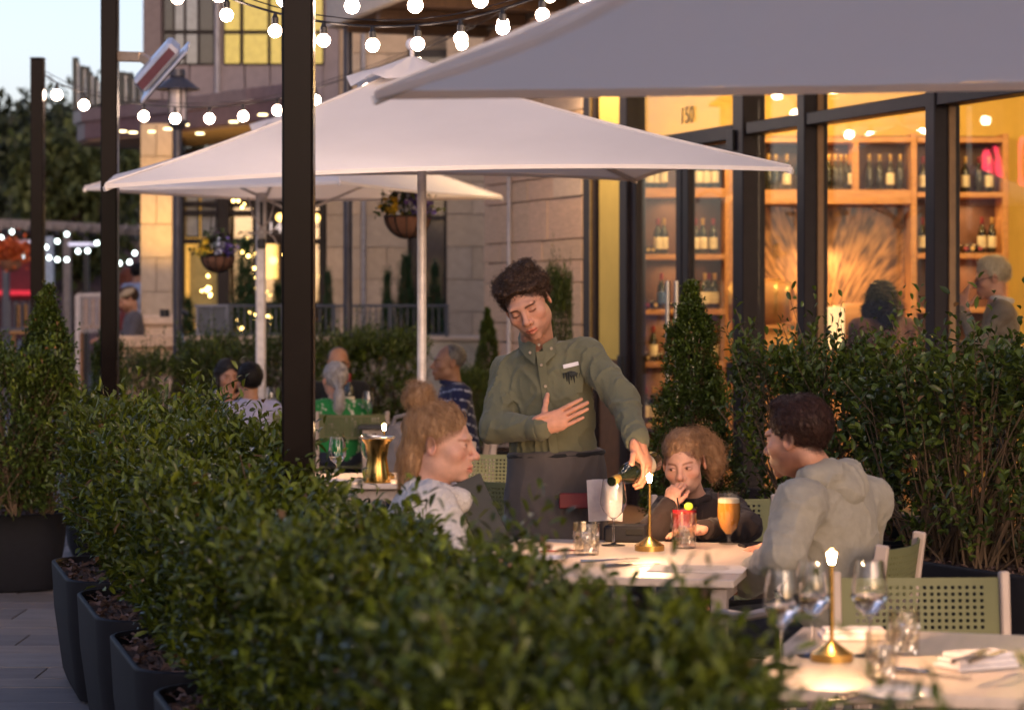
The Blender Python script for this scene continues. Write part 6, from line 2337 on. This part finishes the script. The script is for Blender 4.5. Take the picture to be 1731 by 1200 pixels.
def umbrella(label, corners, apex, pole_xy, zhub, group='white patio umbrellas', cap=True, sag=.05, hem=.020, sq=.30, bow=-.008, fm=None):
    fm = fm or M_CANVAS
    t = thing('patio_umbrella', label, 'umbrella', (pole_xy[0], pole_xy[1], 0), 0, group)
    B = Vector((pole_xy[0], pole_xy[1], 0))
    C = [Vector(c) for c in corners]
    A = Vector(apex)
    n, m = 20, 14
    mb, hb = MB(), MB()
    for i in range(4):
        a, b = C[i], C[(i + 1) % 4]
        rows, edge = [], []
        for r in range(m + 1):
            u = r / m
            row = []
            for k in range(n + 1):
                v = k / n
                e = a.lerp(b, v)
                mid = 4 * v * (1 - v)
                inw = (A - e)
                inw.z = 0
                e = e + inw.normalized() * .06 * mid + Vector((0, 0, bow * mid))
                p = A.lerp(e, u)
                p.z -= sag * math.sin(PI * min(1, u)) * (.55 + .45 * mid)
                p.z += .004 * math.sin(p.x * 9 + 3 * math.sin(p.y * 4)) * math.sin(p.y * 7 + i) * u
                row.append(p - B)
                if r == m:
                    edge.append(e - B)
            rows.append(row)
        mb.sheet(rows)
        hb.sheet([edge, [p + Vector((0, 0, -hem)) for p in edge]])
        hb.sheet([[p + Vector((0, 0, -hem)) for p in edge], [p + Vector((0, 0, -.001)) + ((A - B) - p) * .004 for p in edge]])
    can = obj('canopy', mb, fm, t, True, 22)
    for i in range(4):
        pl = [A.lerp(C[i], u) + Vector((0, 0, .004 - sag * .55 * math.sin(PI * u))) - B for u in np.linspace(.06, .995, 12)]
        obj('seam', MB().tube(pl, .005, 5), M_CANVAS, can)
    obj('hem', hb, fm, can)
    ctr = Vector((A.x, A.y, 0)) - B
    if cap:
        cb = MB()
        rows = []
        for r in range(5):
            row = []
            for k in range(33):
                a = 2 * PI * k / 32
                q = .5 + .5 * abs(math.cos(2 * (a - .6)))
                rr = r / 4 * (.22 + .16 * q)
                row.append(Vector((ctr.x + rr * math.cos(a), ctr.y + rr * math.sin(a), A.z + .055 - r / 4 * (.15 + .02 * math.sin(7 * a) + .02 * math.sin(11 * a + r)))))
            rows.append(row)
        cb.sheet(rows)
        obj('vent_cap', cb, M_CANVAS, t, True, 60)
        obj('finial', MB().tube([(ctr.x, ctr.y, A.z), (ctr.x, ctr.y, A.z + .09)], .012, 8).sphere((ctr.x, ctr.y, A.z + .115), .034, 14, 10), mat('finial_white', (.6, .58, .6), rough=.4), t)
    obj('pole', MB().tube([(0, 0, 0), (0, 0, A.z - .02)], .025, 16), M_POLE, t)
    obj('hub', MB().lathe([(.026, -.06), (.06, -.05), (.06, .03), (.03, .05)], 16, (0, 0, zhub)), M_POLE, t)
    for c in C:
        tip = c - B
        r_ = obj('rib', MB().beam(ctr + Vector((0, 0, A.z - .05)), tip + Vector((0, 0, -.022)), .018, .022), M_POLE, t)
        mid = (ctr + Vector((0, 0, A.z - .05))).lerp(tip, .52) + Vector((0, 0, -.045))
        obj('strut', MB().beam(Vector((0, 0, zhub)), mid, .016, .02), M_POLE, t)
    obj('base', MB().lathe([(0, 0), (.32, 0), (.32, .05), (.06, .08), (.035, .30), (.026, .30)], 24), M_BLACK, t)
    return t


umbrella('large white umbrella in the middle with its pole in front of the stone wall', [(-2.45, 14.6, 2.29), (-1.94, 11.5, 2.137), (1.335, 11.5, 2.219), (.75, 14.6, 2.32)], (-.54, 13.05, 2.85), (-.487, 13.05), 2.60, bow=.05)
u2 = umbrella('white umbrella farther back with crank mast and tied rope', [(-3.12, 17.6, 2.40), (-1.18, 16.6, 2.40), (-.07, 18.5, 2.37), (-2.0, 19.5, 2.40)], (-1.60, 18.05, 2.95), (-1.60, 18.05), 2.22)
umbrella('near white umbrella overhead, its underside filling the top right corner', [(-.335, 5.87, 2.10), (.30, 3.25, 2.10), (2.95, 3.7, 2.22), (2.36, 6.25, 2.175)], (1.32, 4.8, 2.74), (1.32, 4.8), 2.60, fm=M_CANVASN)
# mast of the rear umbrella
mx_ = PX(441, 503, 18.0).x + 1.60
obj('mast', MB().box((mx_, -.05, 1.19), (.072, .072, 2.38), .012), M_POLE, u2)
ch_ = obj('crank_housing', MB().box((mx_ + .01, -.10, EYE - (368 - HOR) * 18 / FPX), (.07, .05, .30), .012), mat('crank_white', (.55, .52, .50), rough=.4), u2)
obj('crank_slot', MB().box((mx_ + .012, -.128, EYE - (365 - HOR) * 18 / FPX), (.022, .01, .20), .004), M_BLACK, ch_)
obj('mast_clamp', MB().box((mx_ + .01, -.10, EYE - (412 - HOR) * 18 / FPX), (.06, .06, .07), .008), M_BLACK, u2)
zr = EYE - (392 - HOR) * 18 / FPX
rp_ = MB()
rp_.tube([(mx_ - .09, -.1, zr + .25), (mx_ - .05, -.13, zr + .12), (mx_ + .03, -.15, zr + .01), (mx_ + .10, -.12, zr - .04), (mx_ + .13, -.11, zr - .10)], .006, 6)
rp_.tube([(mx_ + .11, -.1, zr + .22), (mx_ + .07, -.12, zr + .08), (mx_ - .01, -.15, zr), (mx_ - .09, -.12, zr - .01), (mx_ + .02, -.15, zr - .02), (mx_ + .12, -.12, zr + .02)], .006, 6)
obj('rope', rp_, mat('rope', (.42, .36, .33), rough=.9), u2)

# ------------------------------------------------------------------ string lights
def string(label, bulbs, r, drop=.055):
    "bulbs: (px, py, d) of the globe centres"
    t = thing('string_lights', label, 'string lights', (0, 0, 0))
    pts = [PX(*b) for b in bulbs]
    top = [p + Vector((0, 0, r + drop)) for p in pts]
    path = []
    for i in range(len(top) - 1):
        for k in range(4):
            p = top[i].lerp(top[i + 1], k / 4)
            path.append(p + Vector((0, 0, -.012 * math.sin(PI * k / 4) * min(1, (top[i + 1] - top[i]).length))))
    path.append(top[-1])
    path = [top[0] + (top[0] - top[1]) * .5 + Vector((0, 0, .03))] + path + [top[-1] + (top[-1] - top[-2]) * .5 + Vector((0, 0, .03))]
    c = obj('cable', MB().tube(path, .006, 5), M_BLACK, t)
    obj('support_wire', MB().tube([p + Vector((0, 0, .028)) for p in path[::3] + [path[-1]]], .003, 4), M_BLACK, c)
    for p in pts:
        b = obj('bulb', MB().sphere((0, 0, 0), r, 14, 8), M_BULB, t, loc=p)
        obj('socket', MB().lathe([(.010, r * .9), (.017, r * .95), (.017, r + .030), (.012, r + .036), (.007, r + drop), (0, r + drop)], 12), M_BLACK, b)
    return t


string('lower string of globe bulbs running from the farthest post over the umbrella', [(96, 161, 18.8), (142, 178, 19.0), (192, 189, 19.2), (243, 197, 19.3), (296, 201, 19.4), (354, 201, 19.4), (411, 197, 19.4), (469, 187, 19.3), (533, 170, 19.2), (620, 140, 19.0), (706, 107, 18.8), (781, 76, 18.6), (850, 40, 18.4), (930, -5, 18.2)], .040)
string('middle string of globe bulbs sagging above the large umbrella', [(300, -3, 11.6), (383, 26, 11.5), (465, 53, 11.4), (547, 69, 11.3), (630, 77, 11.2), (706, 75, 11.1), (779, 66, 11.0), (850, 48, 10.9), (917, 26, 10.8), (990, -5, 10.7)], .0315)
string('top string of larger globe bulbs cut by the upper edge, with added unseen bulbs', [(370, -8, 10.4), (480, 0, 10.3), (595, 11, 10.2), (702, 10, 10.1), (812, 1, 10.0), (915, -20, 9.8), (1010, -50, 9.5), (1110, -85, 9.2), (1220, -115, 8.9), (1340, -135, 8.6), (1470, -150, 8.3), (1600, -155, 8.0)], .0325)  # bulbs beyond the upper edge added to warm the front tables

# ------------------------------------------------------------------ chairs
M_CHG = mat('chair_olive', (.150, .158, .066), rough=.6, var=.06, scale=8)
M_CHP = mat('chair_beige', (.50, .40, .33), rough=.55, var=.05)


def perforated(wd, hgt, nx, nz, th, bend, name):
    "panel in XZ, centre bottom at origin, curved back in +Y at the middle"
    xs, zs = [], []
    fr = .35
    bx, bz = .035, .018
    px_, pz_ = (wd - 2 * bx) / nx, (hgt - 2 * bz) / nz
    xs = [-wd / 2]
    for i in range(nx):
        a = -wd / 2 + bx + px_ * (i + .5 - .25)
        xs += [a, a + px_ * .5]
    xs.append(wd / 2)
    zs = [0]
    for i in range(nz):
        a = bz + pz_ * (i + .5 - .25)
        zs += [a, a + pz_ * .5]
    zs.append(hgt)
    V, F = [], []
    NX, NZ = len(xs), len(zs)
    for s_ in (0, 1):
        for z in zs:
            for x in xs:
                y = bend * (1 - (2 * x / wd) ** 2) + (th if s_ else 0)
                V.append((x, y, z))
    def id_(s_, i, j):
        return s_ * NX * NZ + j * NX + i
    for j in range(NZ - 1):
        for i in range(NX - 1):
            hole = i % 2 == 1 and j % 2 == 1
            if not hole:
                F.append((id_(0, i, j), id_(0, i + 1, j), id_(0, i + 1, j + 1), id_(0, i, j + 1)))
                F.append((id_(1, i, j), id_(1, i, j + 1), id_(1, i + 1, j + 1), id_(1, i + 1, j)))
            else:
                for (a, b) in (((i, j), (i + 1, j)), ((i + 1, j), (i + 1, j + 1)), ((i + 1, j + 1), (i, j + 1)), ((i, j + 1), (i, j))):
                    F.append((id_(0, *a), id_(0, *b), id_(1, *b), id_(1, *a)))
    for i in range(NX - 1):
        F.append((id_(0, i, 0), id_(1, i, 0), id_(1, i + 1, 0), id_(0, i + 1, 0)))
        F.append((id_(0, i, NZ - 1), id_(0, i + 1, NZ - 1), id_(1, i + 1, NZ - 1), id_(1, i, NZ - 1)))
    for j in range(NZ - 1):
        F.append((id_(0, 0, j), id_(0, 0, j + 1), id_(1, 0, j + 1), id_(1, 0, j)))
        F.append((id_(0, NX - 1, j), id_(1, NX - 1, j), id_(1, NX - 1, j + 1), id_(0, NX - 1, j + 1)))
    me = MB().add(V, F).mesh(name, False)
    me.materials.append(M_CHG)
    return me


CH_BACK = perforated(.44, .165, 19, 7, .008, .035, 'backrest')
CH_SEAT = perforated(.44, .42, 17, 15, .008, 0, 'seat')


def chair(label, x, y, rotz, group='green perforated chairs'):
    "faces -Y at rotz 0"
    t = thing('dining_chair', label, 'chair', (x, y, 0), rotz, group)
    inst('seat', CH_SEAT, t, (0, -.22, .455), (R_(-90), 0, 0), (1, 1, 1)).rotation_euler = (R_(90), 0, 0)
    t.children[-1].location = (0, .20, .455)
    inst('backrest', CH_BACK, t, (0, .235, .655), (R_(-8), 0, 0))
    for s_ in (-1, 1):
        obj('back_post', MB().beam((s_ * .236, .185, .0), (s_ * .236, .215, .46), .026, .042, .005, (0, 1, 0)).beam((s_ * .236, .215, .46), (s_ * .236, .262, .835), .026, .042, .005, (0, 1, 0)), M_CHP, t)
        obj('leg', MB().beam((s_ * .225, -.215, 0), (s_ * .225, -.200, .45), .026, .038, .005, (0, 1, 0)), M_CHP, t)
        obj('seat_rail', MB().beam((s_ * .228, -.205, .440), (s_ * .228, .200, .440), .024, .036, .004), M_CHP, t)
    obj('front_rail', MB().beam((-.215, -.205, .435), (.215, -.205, .435), .024, .034, .004), M_CHP, t)
    return t


def facing(dx, dy):
    return math.atan2(dy, dx) + PI / 2


chair('green chair with perforated back facing the front table at right', 1.145, 6.50, 0.02)
chair('green chair of the man in the hoodie, turned away', 1.00, 7.80, facing(-.92, .40))
chair('green chair behind the girl', .80, 9.14, .05)
chair('green chair of the woman in the fleece, hidden by the hedge', -.30, 7.45, facing(1, 0))
chair('green chair standing between the woman in fleece and the waiter', .10, 10.55, facing(.75, .65))
chair('green chair glowing yellow in lamplight behind the fleece woman', -.22, 11.85, facing(-.25, -1))
chair('green chair of the boy in the lavender shirt', PX(424, 503, 16.35).x, 16.52, facing(-.15, 1))
chair('green chair of the woman in the floral blouse', PX(595, 503, 16.4).x, 16.50, facing(-.05, 1))
chair('green chair of the older man in the navy polo', PX(800, 503, 16.1).x - .12, 16.05, facing(-1, -.1))
ac = thing('bistro_armchair', 'pale bent-tube armchair at the near side of the waiter table, seen past the leaves', 'chair', (.90, 7.12, 0), facing(-.25, 1))
for s_ in (-1, 1):
    obj('armrest', MB().tube([(s_ * .26, -.20, .45), (s_ * .27, -.22, .60), (s_ * .265, -.12, .665), (s_ * .25, .08, .68), (s_ * .20, .24, .72)], .014, 8), M_CHP, ac)
obj('backrest', MB().tube([(-.20, .24, .72), (-.12, .30, .74), (0, .32, .745), (.12, .30, .74), (.20, .24, .72)], .016, 8), M_CHP, ac)
obj('seat', MB().box((0, 0, .45), (.46, .44, .03), .012), M_CHG, ac)
for (sx_, sy_) in ((-.2, -.2), (.2, -.2), (-.2, .2), (.2, .2)):
    obj('leg', MB().tube([(sx_, sy_, .44), (sx_ * 1.1, sy_ * 1.1, 0)], .013, 8), M_CHP, ac)

# ------------------------------------------------------------------ tables
M_TOP = mat('pale_tabletop', (.60, .50, .41), rough=.38, var=.10, scale=5, spec=.5, stretch=(1, 7, 1), rvar=.1, bump=.05, bscale=30)
M_LEG = mat('table_leg', (.42, .34, .28), rough=.5)
M_TOPD = mat('dark_tabletop', (.03, .03, .032), rough=.4)


def table(label, p0, u, v, lu, lv, m_=None, z=.75, group=None):
    "p0 corner; u, v unit directions"
    u, v = Vector((*u, 0)).normalized(), Vector((*v, 0)).normalized()
    p0 = Vector((*p0, 0))
    c = p0 + u * lu / 2 + v * lv / 2
    rz = math.atan2(u.y, u.x)
    t = thing('dining_table', label, 'table', (c.x, c.y, 0), rz, group)
    obj('tabletop', MB().box((0, 0, z - .013), (lu, lv, .026), .004), m_ or M_TOP, t)
    for sx_ in (-1, 1):
        for sy_ in (-1, 1):
            obj('leg', MB().box((sx_ * (lu / 2 - .05), sy_ * (lv / 2 - .05), (z - .03) / 2), (.05, .05, z - .03), .004), M_LEG, t)
    for sy_ in (-1, 1):
        obj('apron_rail', MB().box((0, sy_ * (lv / 2 - .05), z - .055), (lu - .15, .022, .05)), M_LEG, t)
    return t


U1, V1 = (.22, .975), (-.975, .22)
table('pale table where the waiter pours wine', (.668, 7.28), U1, V1, 1.10, .90)
table('pale front table at the bottom right corner', (.75, 6.25), (-.27, -.963), (.963, -.27), 1.0, .64)
table('pale table with bucket and lamp behind the bronze post', (-1.05, 11.0), (.995, .1), (-.1, .995), .72, .70)
table('table of the guests behind the hedge at left', (-2.35, 16.75), (1, .02), (-.02, 1), 1.45, .75)
table('dark small table in front of the older man', (-1.02, 16.05), (1, 0), (0, 1), .48, .55, M_TOPD)

# ------------------------------------------------------------------ things on the tables
def real_glass(name, col, ior=1.46, rough=0.0):
    m = mat(name, col, rough=rough, var=0)
    b = m.node_tree.nodes['Principled BSDF']
    b.inputs['Transmission Weight'].default_value = 1.0
    b.inputs['IOR'].default_value = ior
    return m


M_WG = real_glass('wine_glass', (1, 1, 1))
M_CUT = real_glass('cut_glass', (.97, .95, .91), 1.5, .06)
M_CUT.node_tree.nodes['Principled BSDF'].inputs['Transmission Weight'].default_value = .78
M_BRASS = mat('brass', (.62, .38, .10), rough=.26, metal=1.0, var=.08)
M_WATER = real_glass('water', (.98, .98, .97), 1.33)
M_THIN = glass_mat('thin_glass', (.97, .97, .95), ior=1.5, base=.03)
M_TUMB = glass_mat('tumbler_glass', (.93, .91, .86), ior=1.5, base=.10, rough=.04)
TZ = .75


def on(px, py, z=TZ):
    d = FPX * (EYE - z) / (py - HOR)
    return Vector(((px - CX) * d / FPX, d, z))


def wine_glass(label, loc, h=.225, r=.040, fill=0.0, group=None, liquid=None, gm=None):
    t = thing('wine_glass', label, 'glass', loc, 0, group)
    k = h / .225
    pr = [(0, 0), (.036, 0), (.036, .002), (.012, .005), (.0045, .012), (.0035, .05), (.0040, .088), (.012, .096), (.030, .115), (.0395, .140), (.0400, .155), (.036, .190), (.0315, .225)]
    pr = [(a * r / .040 if a > .005 else a, b * k) for a, b in pr]
    inn = [(max(a - .0011, 0), b) for a, b in pr[7:]][::-1] + [(0, pr[7][1] + .001)]
    obj('bowl', MB().lathe(pr + inn, 32), gm or M_WG, t)
    if fill:
        zt = .098 + fill
        rr = .026 + (zt - .112) * .55
        obj('drink', MB().lathe([(0, .100 * k), (.014, .102 * k), (rr * .86 * r / .04, (zt - .012) * k), (rr * r / .04, zt * k), (0, zt * k)], 24), liquid or M_WATER, t)
    return t


def rocks(label, loc, h=.105, r=.044, liquid=None):
    t = thing('tumbler', label, 'glass', loc)
    mb = MB()
    rows = []
    n = 36
    for i in range(9):
        z = h * i / 8
        rr = r * (.90 + .10 * i / 8)
        row = []
        for k in range(n + 1):
            a = 2 * PI * k / n
            q = .0030 * (math.sin(9 * a) * math.sin(i * 1.57) + .5 * math.sin(18 * a + i)) * (1 if 0 < i < 7 else .0)
            row.append(((rr + q) * math.cos(a), (rr + q) * math.sin(a), z))
        rows.append(row)
    rows.append([(p[0] * .95, p[1] * .95, h) for p in rows[-1]])
    rows.append([(p[0] * .90, p[1] * .90, .012) for p in rows[0]])
    mb.sheet(rows)
    mb.lathe([(0, .0), (r * .9, 0)], 36)
    mb.lathe([(r * .82, .012), (0, .012)], 36)
    obj('tumbler_glass', mb, M_TUMB, t, False)
    obj('drink', MB().lathe([(0, .013), (r * .80, .014), (r * .86, h * .62), (0, h * .62)], 24), liquid or M_TUMB, t)
    mb = MB()
    for k in range(4):
        mb.box((random.uniform(-.012, .012), random.uniform(-.012, .012), .028 + k * .012), (.024, .022, .022), .004, Matrix.Rotation(random.uniform(0, 3), 4, 'Z'))
    obj('ice', mb, M_CUT, t)
    return t


def table_lamp(label, loc, power=22.0, h=.262):
    t = thing('table_lamp', label, 'lamp', loc, 0, 'brass candle-like table lamps')
    obj('base', MB().lathe([(0, 0), (.050, 0), (.050, .018), (.046, .020), (.010, .044), (.006, .050), (0, .050)], 24), M_BRASS, t)
    obj('stem', MB().tube([(0, 0, .045), (0, 0, h - .030)], .0052, 12), M_BRASS, t)
    obj('glow_tip', MB().lathe([(.0052, h - .034), (.0075, h - .022), (.0098, h - .010), (.0098, h - .006), (0, h - .006)], 16), emit_mat('lamp_tip_%d' % (abs(hash(label)) % 9999), (1.0, .66, .28), 480), t)
    obj('shade_cap', MB().lathe([(0, h), (.004, h - .001), (.014, h - .008), (.014, h - .010), (0, h - .009)], 20), M_BRASS, t)
    lamp('lamp_light', 'SPOT', Vector(loc) + Vector((0, 0, h - .004)), power, (1.0, .60, .24), .012, None, (0, 0, 0), R_(160), .35)
    return t


table_lamp('slim brass lamp glowing on the table in front of the girl', on(1098, 930))
table_lamp('slim brass lamp glowing on the front table among the glasses', on(1406, 1116))
table_lamp('slim brass lamp glowing behind the brass bucket', Vector((-.60, 11.35, TZ)), 26.0)

wine_glass('wine glass being filled by the waiter', on(1037, 922), .228, .046)
rocks('cut-glass tumbler beside the plates on the waiter table', on(991, 937), .105, .045)
rocks('cut-glass tumbler in front of the red cocktail', on(1156, 926), .118, .044)
M_BEER = mat('beer', (.80, .34, .04), rough=.15, var=.1)
M_BEER.node_tree.nodes['Principled BSDF'].inputs['Transmission Weight'].default_value = .30
M_BEER.node_tree.nodes['Principled BSDF'].inputs['IOR'].default_value = 1.1
bg_ = thing('beer_glass', 'stemmed glass of amber beer with foam', 'glass', on(1232, 919))
obj('glass_bowl', MB().lathe([(0, 0), (.034, 0), (.034, .003), (.008, .008), (.007, .024), (.012, .032), (.030, .055), (.0400, .092), (.0405, .12), (.038, .18), (.0370, .18), (.0393, .12), (.0388, .092), (.029, .056), (.0105, .034), (0, .033)], 28), M_THIN, bg_)
obj('beer_fill', MB().lathe([(0, .034), (.010, .035), (.0285, .057), (.0385, .093), (.039, .118), (.0378, .142), (0, .142)], 26), M_BEER, bg_)
obj('foam', MB().lathe([(0, .1425), (.0378, .1425), (.0372, .156), (.030, .159), (0, .158)], 26), mat('foam', (.80, .68, .48), rough=.9, bump=.4), bg_)
ck = thing('cocktail_glass', 'low glass of red cocktail with a lime wedge', 'glass', on(1157, 913))
M_RED = mat('red_drink', (.50, .012, .015), rough=.1)
obj('glass_wall', MB().lathe([(0, 0), (.040, 0), (.0455, .115), (.044, .115), (.039, .01), (0, .01)], 26), M_THIN, ck)
obj('red_drink', MB().lathe([(0, .012), (.038, .012), (.0435, .108), (0, .108)], 24), M_RED, ck)
obj('lime_wedge', MB().sphere((.012, -.038, .122), .016, 12, 8, (1, .4, .9)), mat('lime', (.42, .60, .03), rough=.5), ck)
obj('straw', MB().tube([(-.008, 0, .02), (-.026, -.01, .150)], .003, 8), M_BLACK, ck)
# phone, cutlery, plates, papers
pm_ = thing('smartphone', 'dark smartphone lying on the table near the man', 'phone', on(1282, 924), .25)
obj('case', MB().box((0, 0, .0055), (.125, .068, .010), .004), M_BLACK, pm_)
obj('screen', MB().box((0, 0, .0112), (.117, .061, .0008)), mat('phone_screen', (.02, .02, .025), rough=.05), pm_)
M_CUTL = mat('cutlery_steel', (.55, .52, .47), rough=.22, metal=1.0)


def knife(label, loc, rz, group=None):
    t = thing('table_knife', label, 'knife', loc, rz, group)
    obj('blade', MB().box((.055, 0, .004), (.10, .018, .0022), .0008), M_CUTL, t)
    obj('handle', MB().tube([(-.10, 0, .006), (-.05, 0, .007), (.005, 0, .006)], [.007, .008, .005], 8), M_CUTL, t)
    return t


def fork(label, loc, rz, group=None):
    t = thing('table_fork', label, 'fork', loc, rz, group)
    obj('handle', MB().tube([(-.10, 0, .005), (-.03, 0, .005), (.03, 0, .007)], [.006, .004, .003], 6), M_CUTL, t)
    mb = MB().box((.045, 0, .006), (.03, .022, .003), .001)
    for k in range(4):
        mb.box((.080, -.0085 + .0057 * k, .007), (.045, .003, .003))
    obj('tines', mb, M_CUTL, t)
    return t


knife('knife lying near the corner of the waiter table', on(1066, 958) + Vector((0, 0, .002)), .5)
fork('fork lying beside the knife on the waiter table', on(1030, 950) + Vector((0, 0, .002)), .35)
M_PAPER = mat('menu_paper', (.66, .60, .54), rough=.8, var=.04)


def plate(label, loc, r=.10, m_=None):
    return tag(obj('side_plate', MB().lathe([(0, .004), (r * .6, .004), (r * .66, .008), (r, .014), (r * 1.01, .016), (r * .98, .018), (r * .64, .012), (r * .6, .009), (0, .009)], 30), m_ or mat('white_porcelain', (.70, .66, .62), rough=.2), loc=loc), label, 'plate')


plate('white side plate at the left end of the waiter table', on(918, 950) + Vector((0, 0, .001)), .075)
mn = thing('paper_menu', 'paper menus with a red edge lying by the tumbler', 'menu', on(950, 928) + Vector((0, 0, .001)), .3)
obj('sheet', MB().box((0, 0, .002), (.20, .13, .002)), M_PAPER, mn)
obj('red_edge', MB().box((0, -.066, .002), (.20, .012, .0024)), mat('menu_red', (.42, .05, .05), rough=.7), mn)
mn2 = tag(obj('placemat', MB().box((0, 0, .0015), (.30, .21, .0022)), M_PAPER, loc=on(1180, 962) + Vector((0, 0, .001))), 'printed paper sheet at the near edge of the waiter table', 'placemat')
mn2.rotation_euler = (0, 0, -.2)
mb = MB()
for k in range(9):
    mb.box((random.uniform(-.01, .01), .08 - k * .02, .0030), (.22 - random.uniform(0, .08), .004, .0004))
obj('printed_lines', mb, mat('print_grey', (.22, .19, .17), rough=.9), mn2)
# table caddy with upright menus, behind the poured glass
cd = thing('caddy', 'black table caddy behind the wine glass', 'caddy', (.40, 8.43, TZ), -.2)
obj('box', MB().box((.0, 0, .030), (.15, .10, .058), .008), M_BLACK, cd)
obj('handle_slot', MB().box((.035, -.052, .038), (.06, .006, .02), .004), mat('slot_black', (.003, .003, .003), rough=.9), cd)
um = thing('upright_menus', 'white folded menus standing upright in the caddy', 'menu', (.325, 8.455, TZ + .070), .1)
for k in range(3):
    obj('card', MB().box((-.012 + k * .014, .018 * k - .02, .075 - k * .002), (.096, .003, .145), .001, Matrix.Rotation(.05 * (k - 1), 4, 'Y')), mat('menu_white', (.36, .35, .37), rough=.8), um)
# bottle being poured
ax_ = Vector((-.5, -.83, -.16)).normalized()
nk_ = PX(1077, 793, 8.40) + ax_ * .19
q_ = ax_.to_track_quat('Z', 'Y')
wb = thing('wine_bottle', 'dark wine bottle tilted in the waiter hand over the glass', 'bottle', nk_ - ax_ * .312)
wb.rotation_euler = q_.to_euler()
obj('glass_body', MB().lathe(bp_, 24), M_BOT, wb)
obj('paper_label', MB().lathe([(.0380, .05), (.0384, .052), (.0384, .148), (.0380, .15)], 20), mat('cream_label', (.6, .5, .35), rough=.7), wb)
obj('neck_foil', MB().lathe([(.0150, .262), (.0156, .263), (.0168, .300), (.0168, .306)], 16), M_FOILG, wb)
# menu card held by the woman in fleece
mc = thing('menu_card', 'black menu card held by the woman in the fleece', 'menu', PX(812, 866, 7.36))
mc.rotation_euler = (R_(-12), R_(-22), .35)
obj('cover', MB().box((0, 0, 0), (.10, .010, .22), .002), mat('menu_black', (.016, .018, .018), rough=.6), mc)
# red folder in the apron pocket
rf = tag(obj('order_book', MB().box((0, 0, 0), (.14, .02, .055), .004), mat('order_red', (.16, .015, .015), rough=.6), loc=PX(978, 846, 8.64)), 'dark red order book in the waiter apron pocket', 'book')

# front table
for (px, py, lab) in ((1322, 1128, 'wine glass nearest the leaves on the front table'), (1374, 1108, 'wine glass behind the front brass lamp'), (1470, 1108, 'wine glass right of the front brass lamp')):
    wine_glass(lab, on(px, py), .225, .043, .045)
rocks('cut-glass tumbler at the middle of the front table', on(1490, 1146), .105, .037)
rocks('cut-glass tumbler at the far side of the front table', on(1528, 1106), .105, .038)
nk2 = thing('napkin', 'folded white napkin with cutlery on the front table', 'napkin', on(1650, 1128) + Vector((0, 0, .001)), .45)
mb = MB()
for k in range(3):
    mb.box((.006 * k, .004 * k, .006 + .011 * k), (.17 - .012 * k, .10 - .01 * k, .011), .005)
obj('cloth', mb, mat('napkin_white', (.66, .62, .62), rough=.9, bump=.3), nk2)
fork('fork resting on the folded napkin', on(1640, 1112, TZ + .04), 1.0)
knife('knife resting on the folded napkin', on(1668, 1112, TZ + .04), 1.0)
knife('butter knife left of the napkin on the front table', on(1566, 1142) + Vector((0, 0, .002)), -.55)
fork('fork at the near side of the front table', on(1446, 1182) + Vector((0, 0, .002)), .8)
knife('knife at the near side of the front table', on(1462, 1176) + Vector((0, 0, .002)), .8)
plate('white side plate at the near edge of the front table', on(1520, 1182) + Vector((0, 0, .001)), .085)
nk3 = tag(obj('napkin', MB().box((0, 0, .008), (.16, .09, .015), .005).box((.005, .004, .021), (.15, .08, .011), .004), MATS['napkin_white'], loc=on(1440, 1080) + Vector((0, 0, .001))), 'folded white napkin at the far side of the front table', 'napkin')

# table behind the bronze post
wine_glass('wine glass on the table behind the bronze post', Vector((PX(566, 503, 10.9).x, 11.05, TZ)), .215, .042, .03)
wine_glass('wine glass behind the brass bucket', Vector((PX(622, 503, 11.2).x, 11.3, TZ)), .215, .042)
bk = thing('brass_bucket', 'flared brass wine bucket on the table behind the post', 'bucket', (PX(637, 503, 11.1).x, 11.12, TZ))
obj('body', MB().lathe([(0, 0), (.062, 0), (.064, .01), (.052, .07), (.046, .115), (.056, .175), (.078, .205), (.076, .207), (.053, .176), (.043, .115), (0, .10)], 30), M_BRASS, bk)
obj('rim', MB().lathe([(.077, .203), (.084, .207), (.084, .211), (.074, .212), (.072, .206)], 30), M_CHROME, bk)
tag(obj('napkin', MB().box((0, 0, .008), (.14, .10, .014), .004), MATS['napkin_white'], loc=(-.98 + .14, 11.08, TZ + .001)), 'white napkin left of the glass on the table behind the post', 'napkin')
tag(obj('napkin', MB().box((0, 0, .008), (.12, .10, .014), .004), MATS['napkin_white'], loc=(-.46, 11.16, TZ + .001)), 'white napkin right of the brass bucket', 'napkin')
# bag on the spare chair
bgp = thing('shoulder_bag', 'grey canvas bag slumped on a chair behind the fleece woman', 'bag', PX(688, 760, 12.6))
s = Sdf()
s.ell((0, 0, .02), (.13, .08, .13), k=.03)
s.ell((-.03, 0, -.08), (.12, .08, .08), k=.04)
V, Q = s.mesh(.010, folds(.010, 71))
vq_obj('sack', V, Q, mat('bag_grey', (.12, .11, .115), rough=.9), bgp)
obj('strap', MB().tube([(-.08, -.02, .10), (-.06, -.03, .17), (.02, -.03, .19), (.08, -.02, .14), (.09, -.02, .05)], .012, 6), MATS['bag_grey'], bgp)
chair('green chair carrying the grey bag', PX(690, 503, 12.7).x, 12.75, facing(-.6, -1))
# far tables
bottle('dark wine bottle on the far guests table', Vector((PX(590, 503, 17.1).x, 17.1, TZ)), M_LAB, M_FOIL)
wine_glass('wine glass beside the floral blouse on the far table', Vector((PX(622, 503, 16.3).x, 16.3, TZ)), .22, .042)
wine_glass('wine glass in front of the dark-haired woman', Vector((PX(366, 503, 16.8).x, 16.8, TZ)), .22, .042, .04)
wine_glass('wine glass between the boy and the bronze post', Vector((PX(458, 503, 17.0).x, 17.0, TZ)), .22, .042)
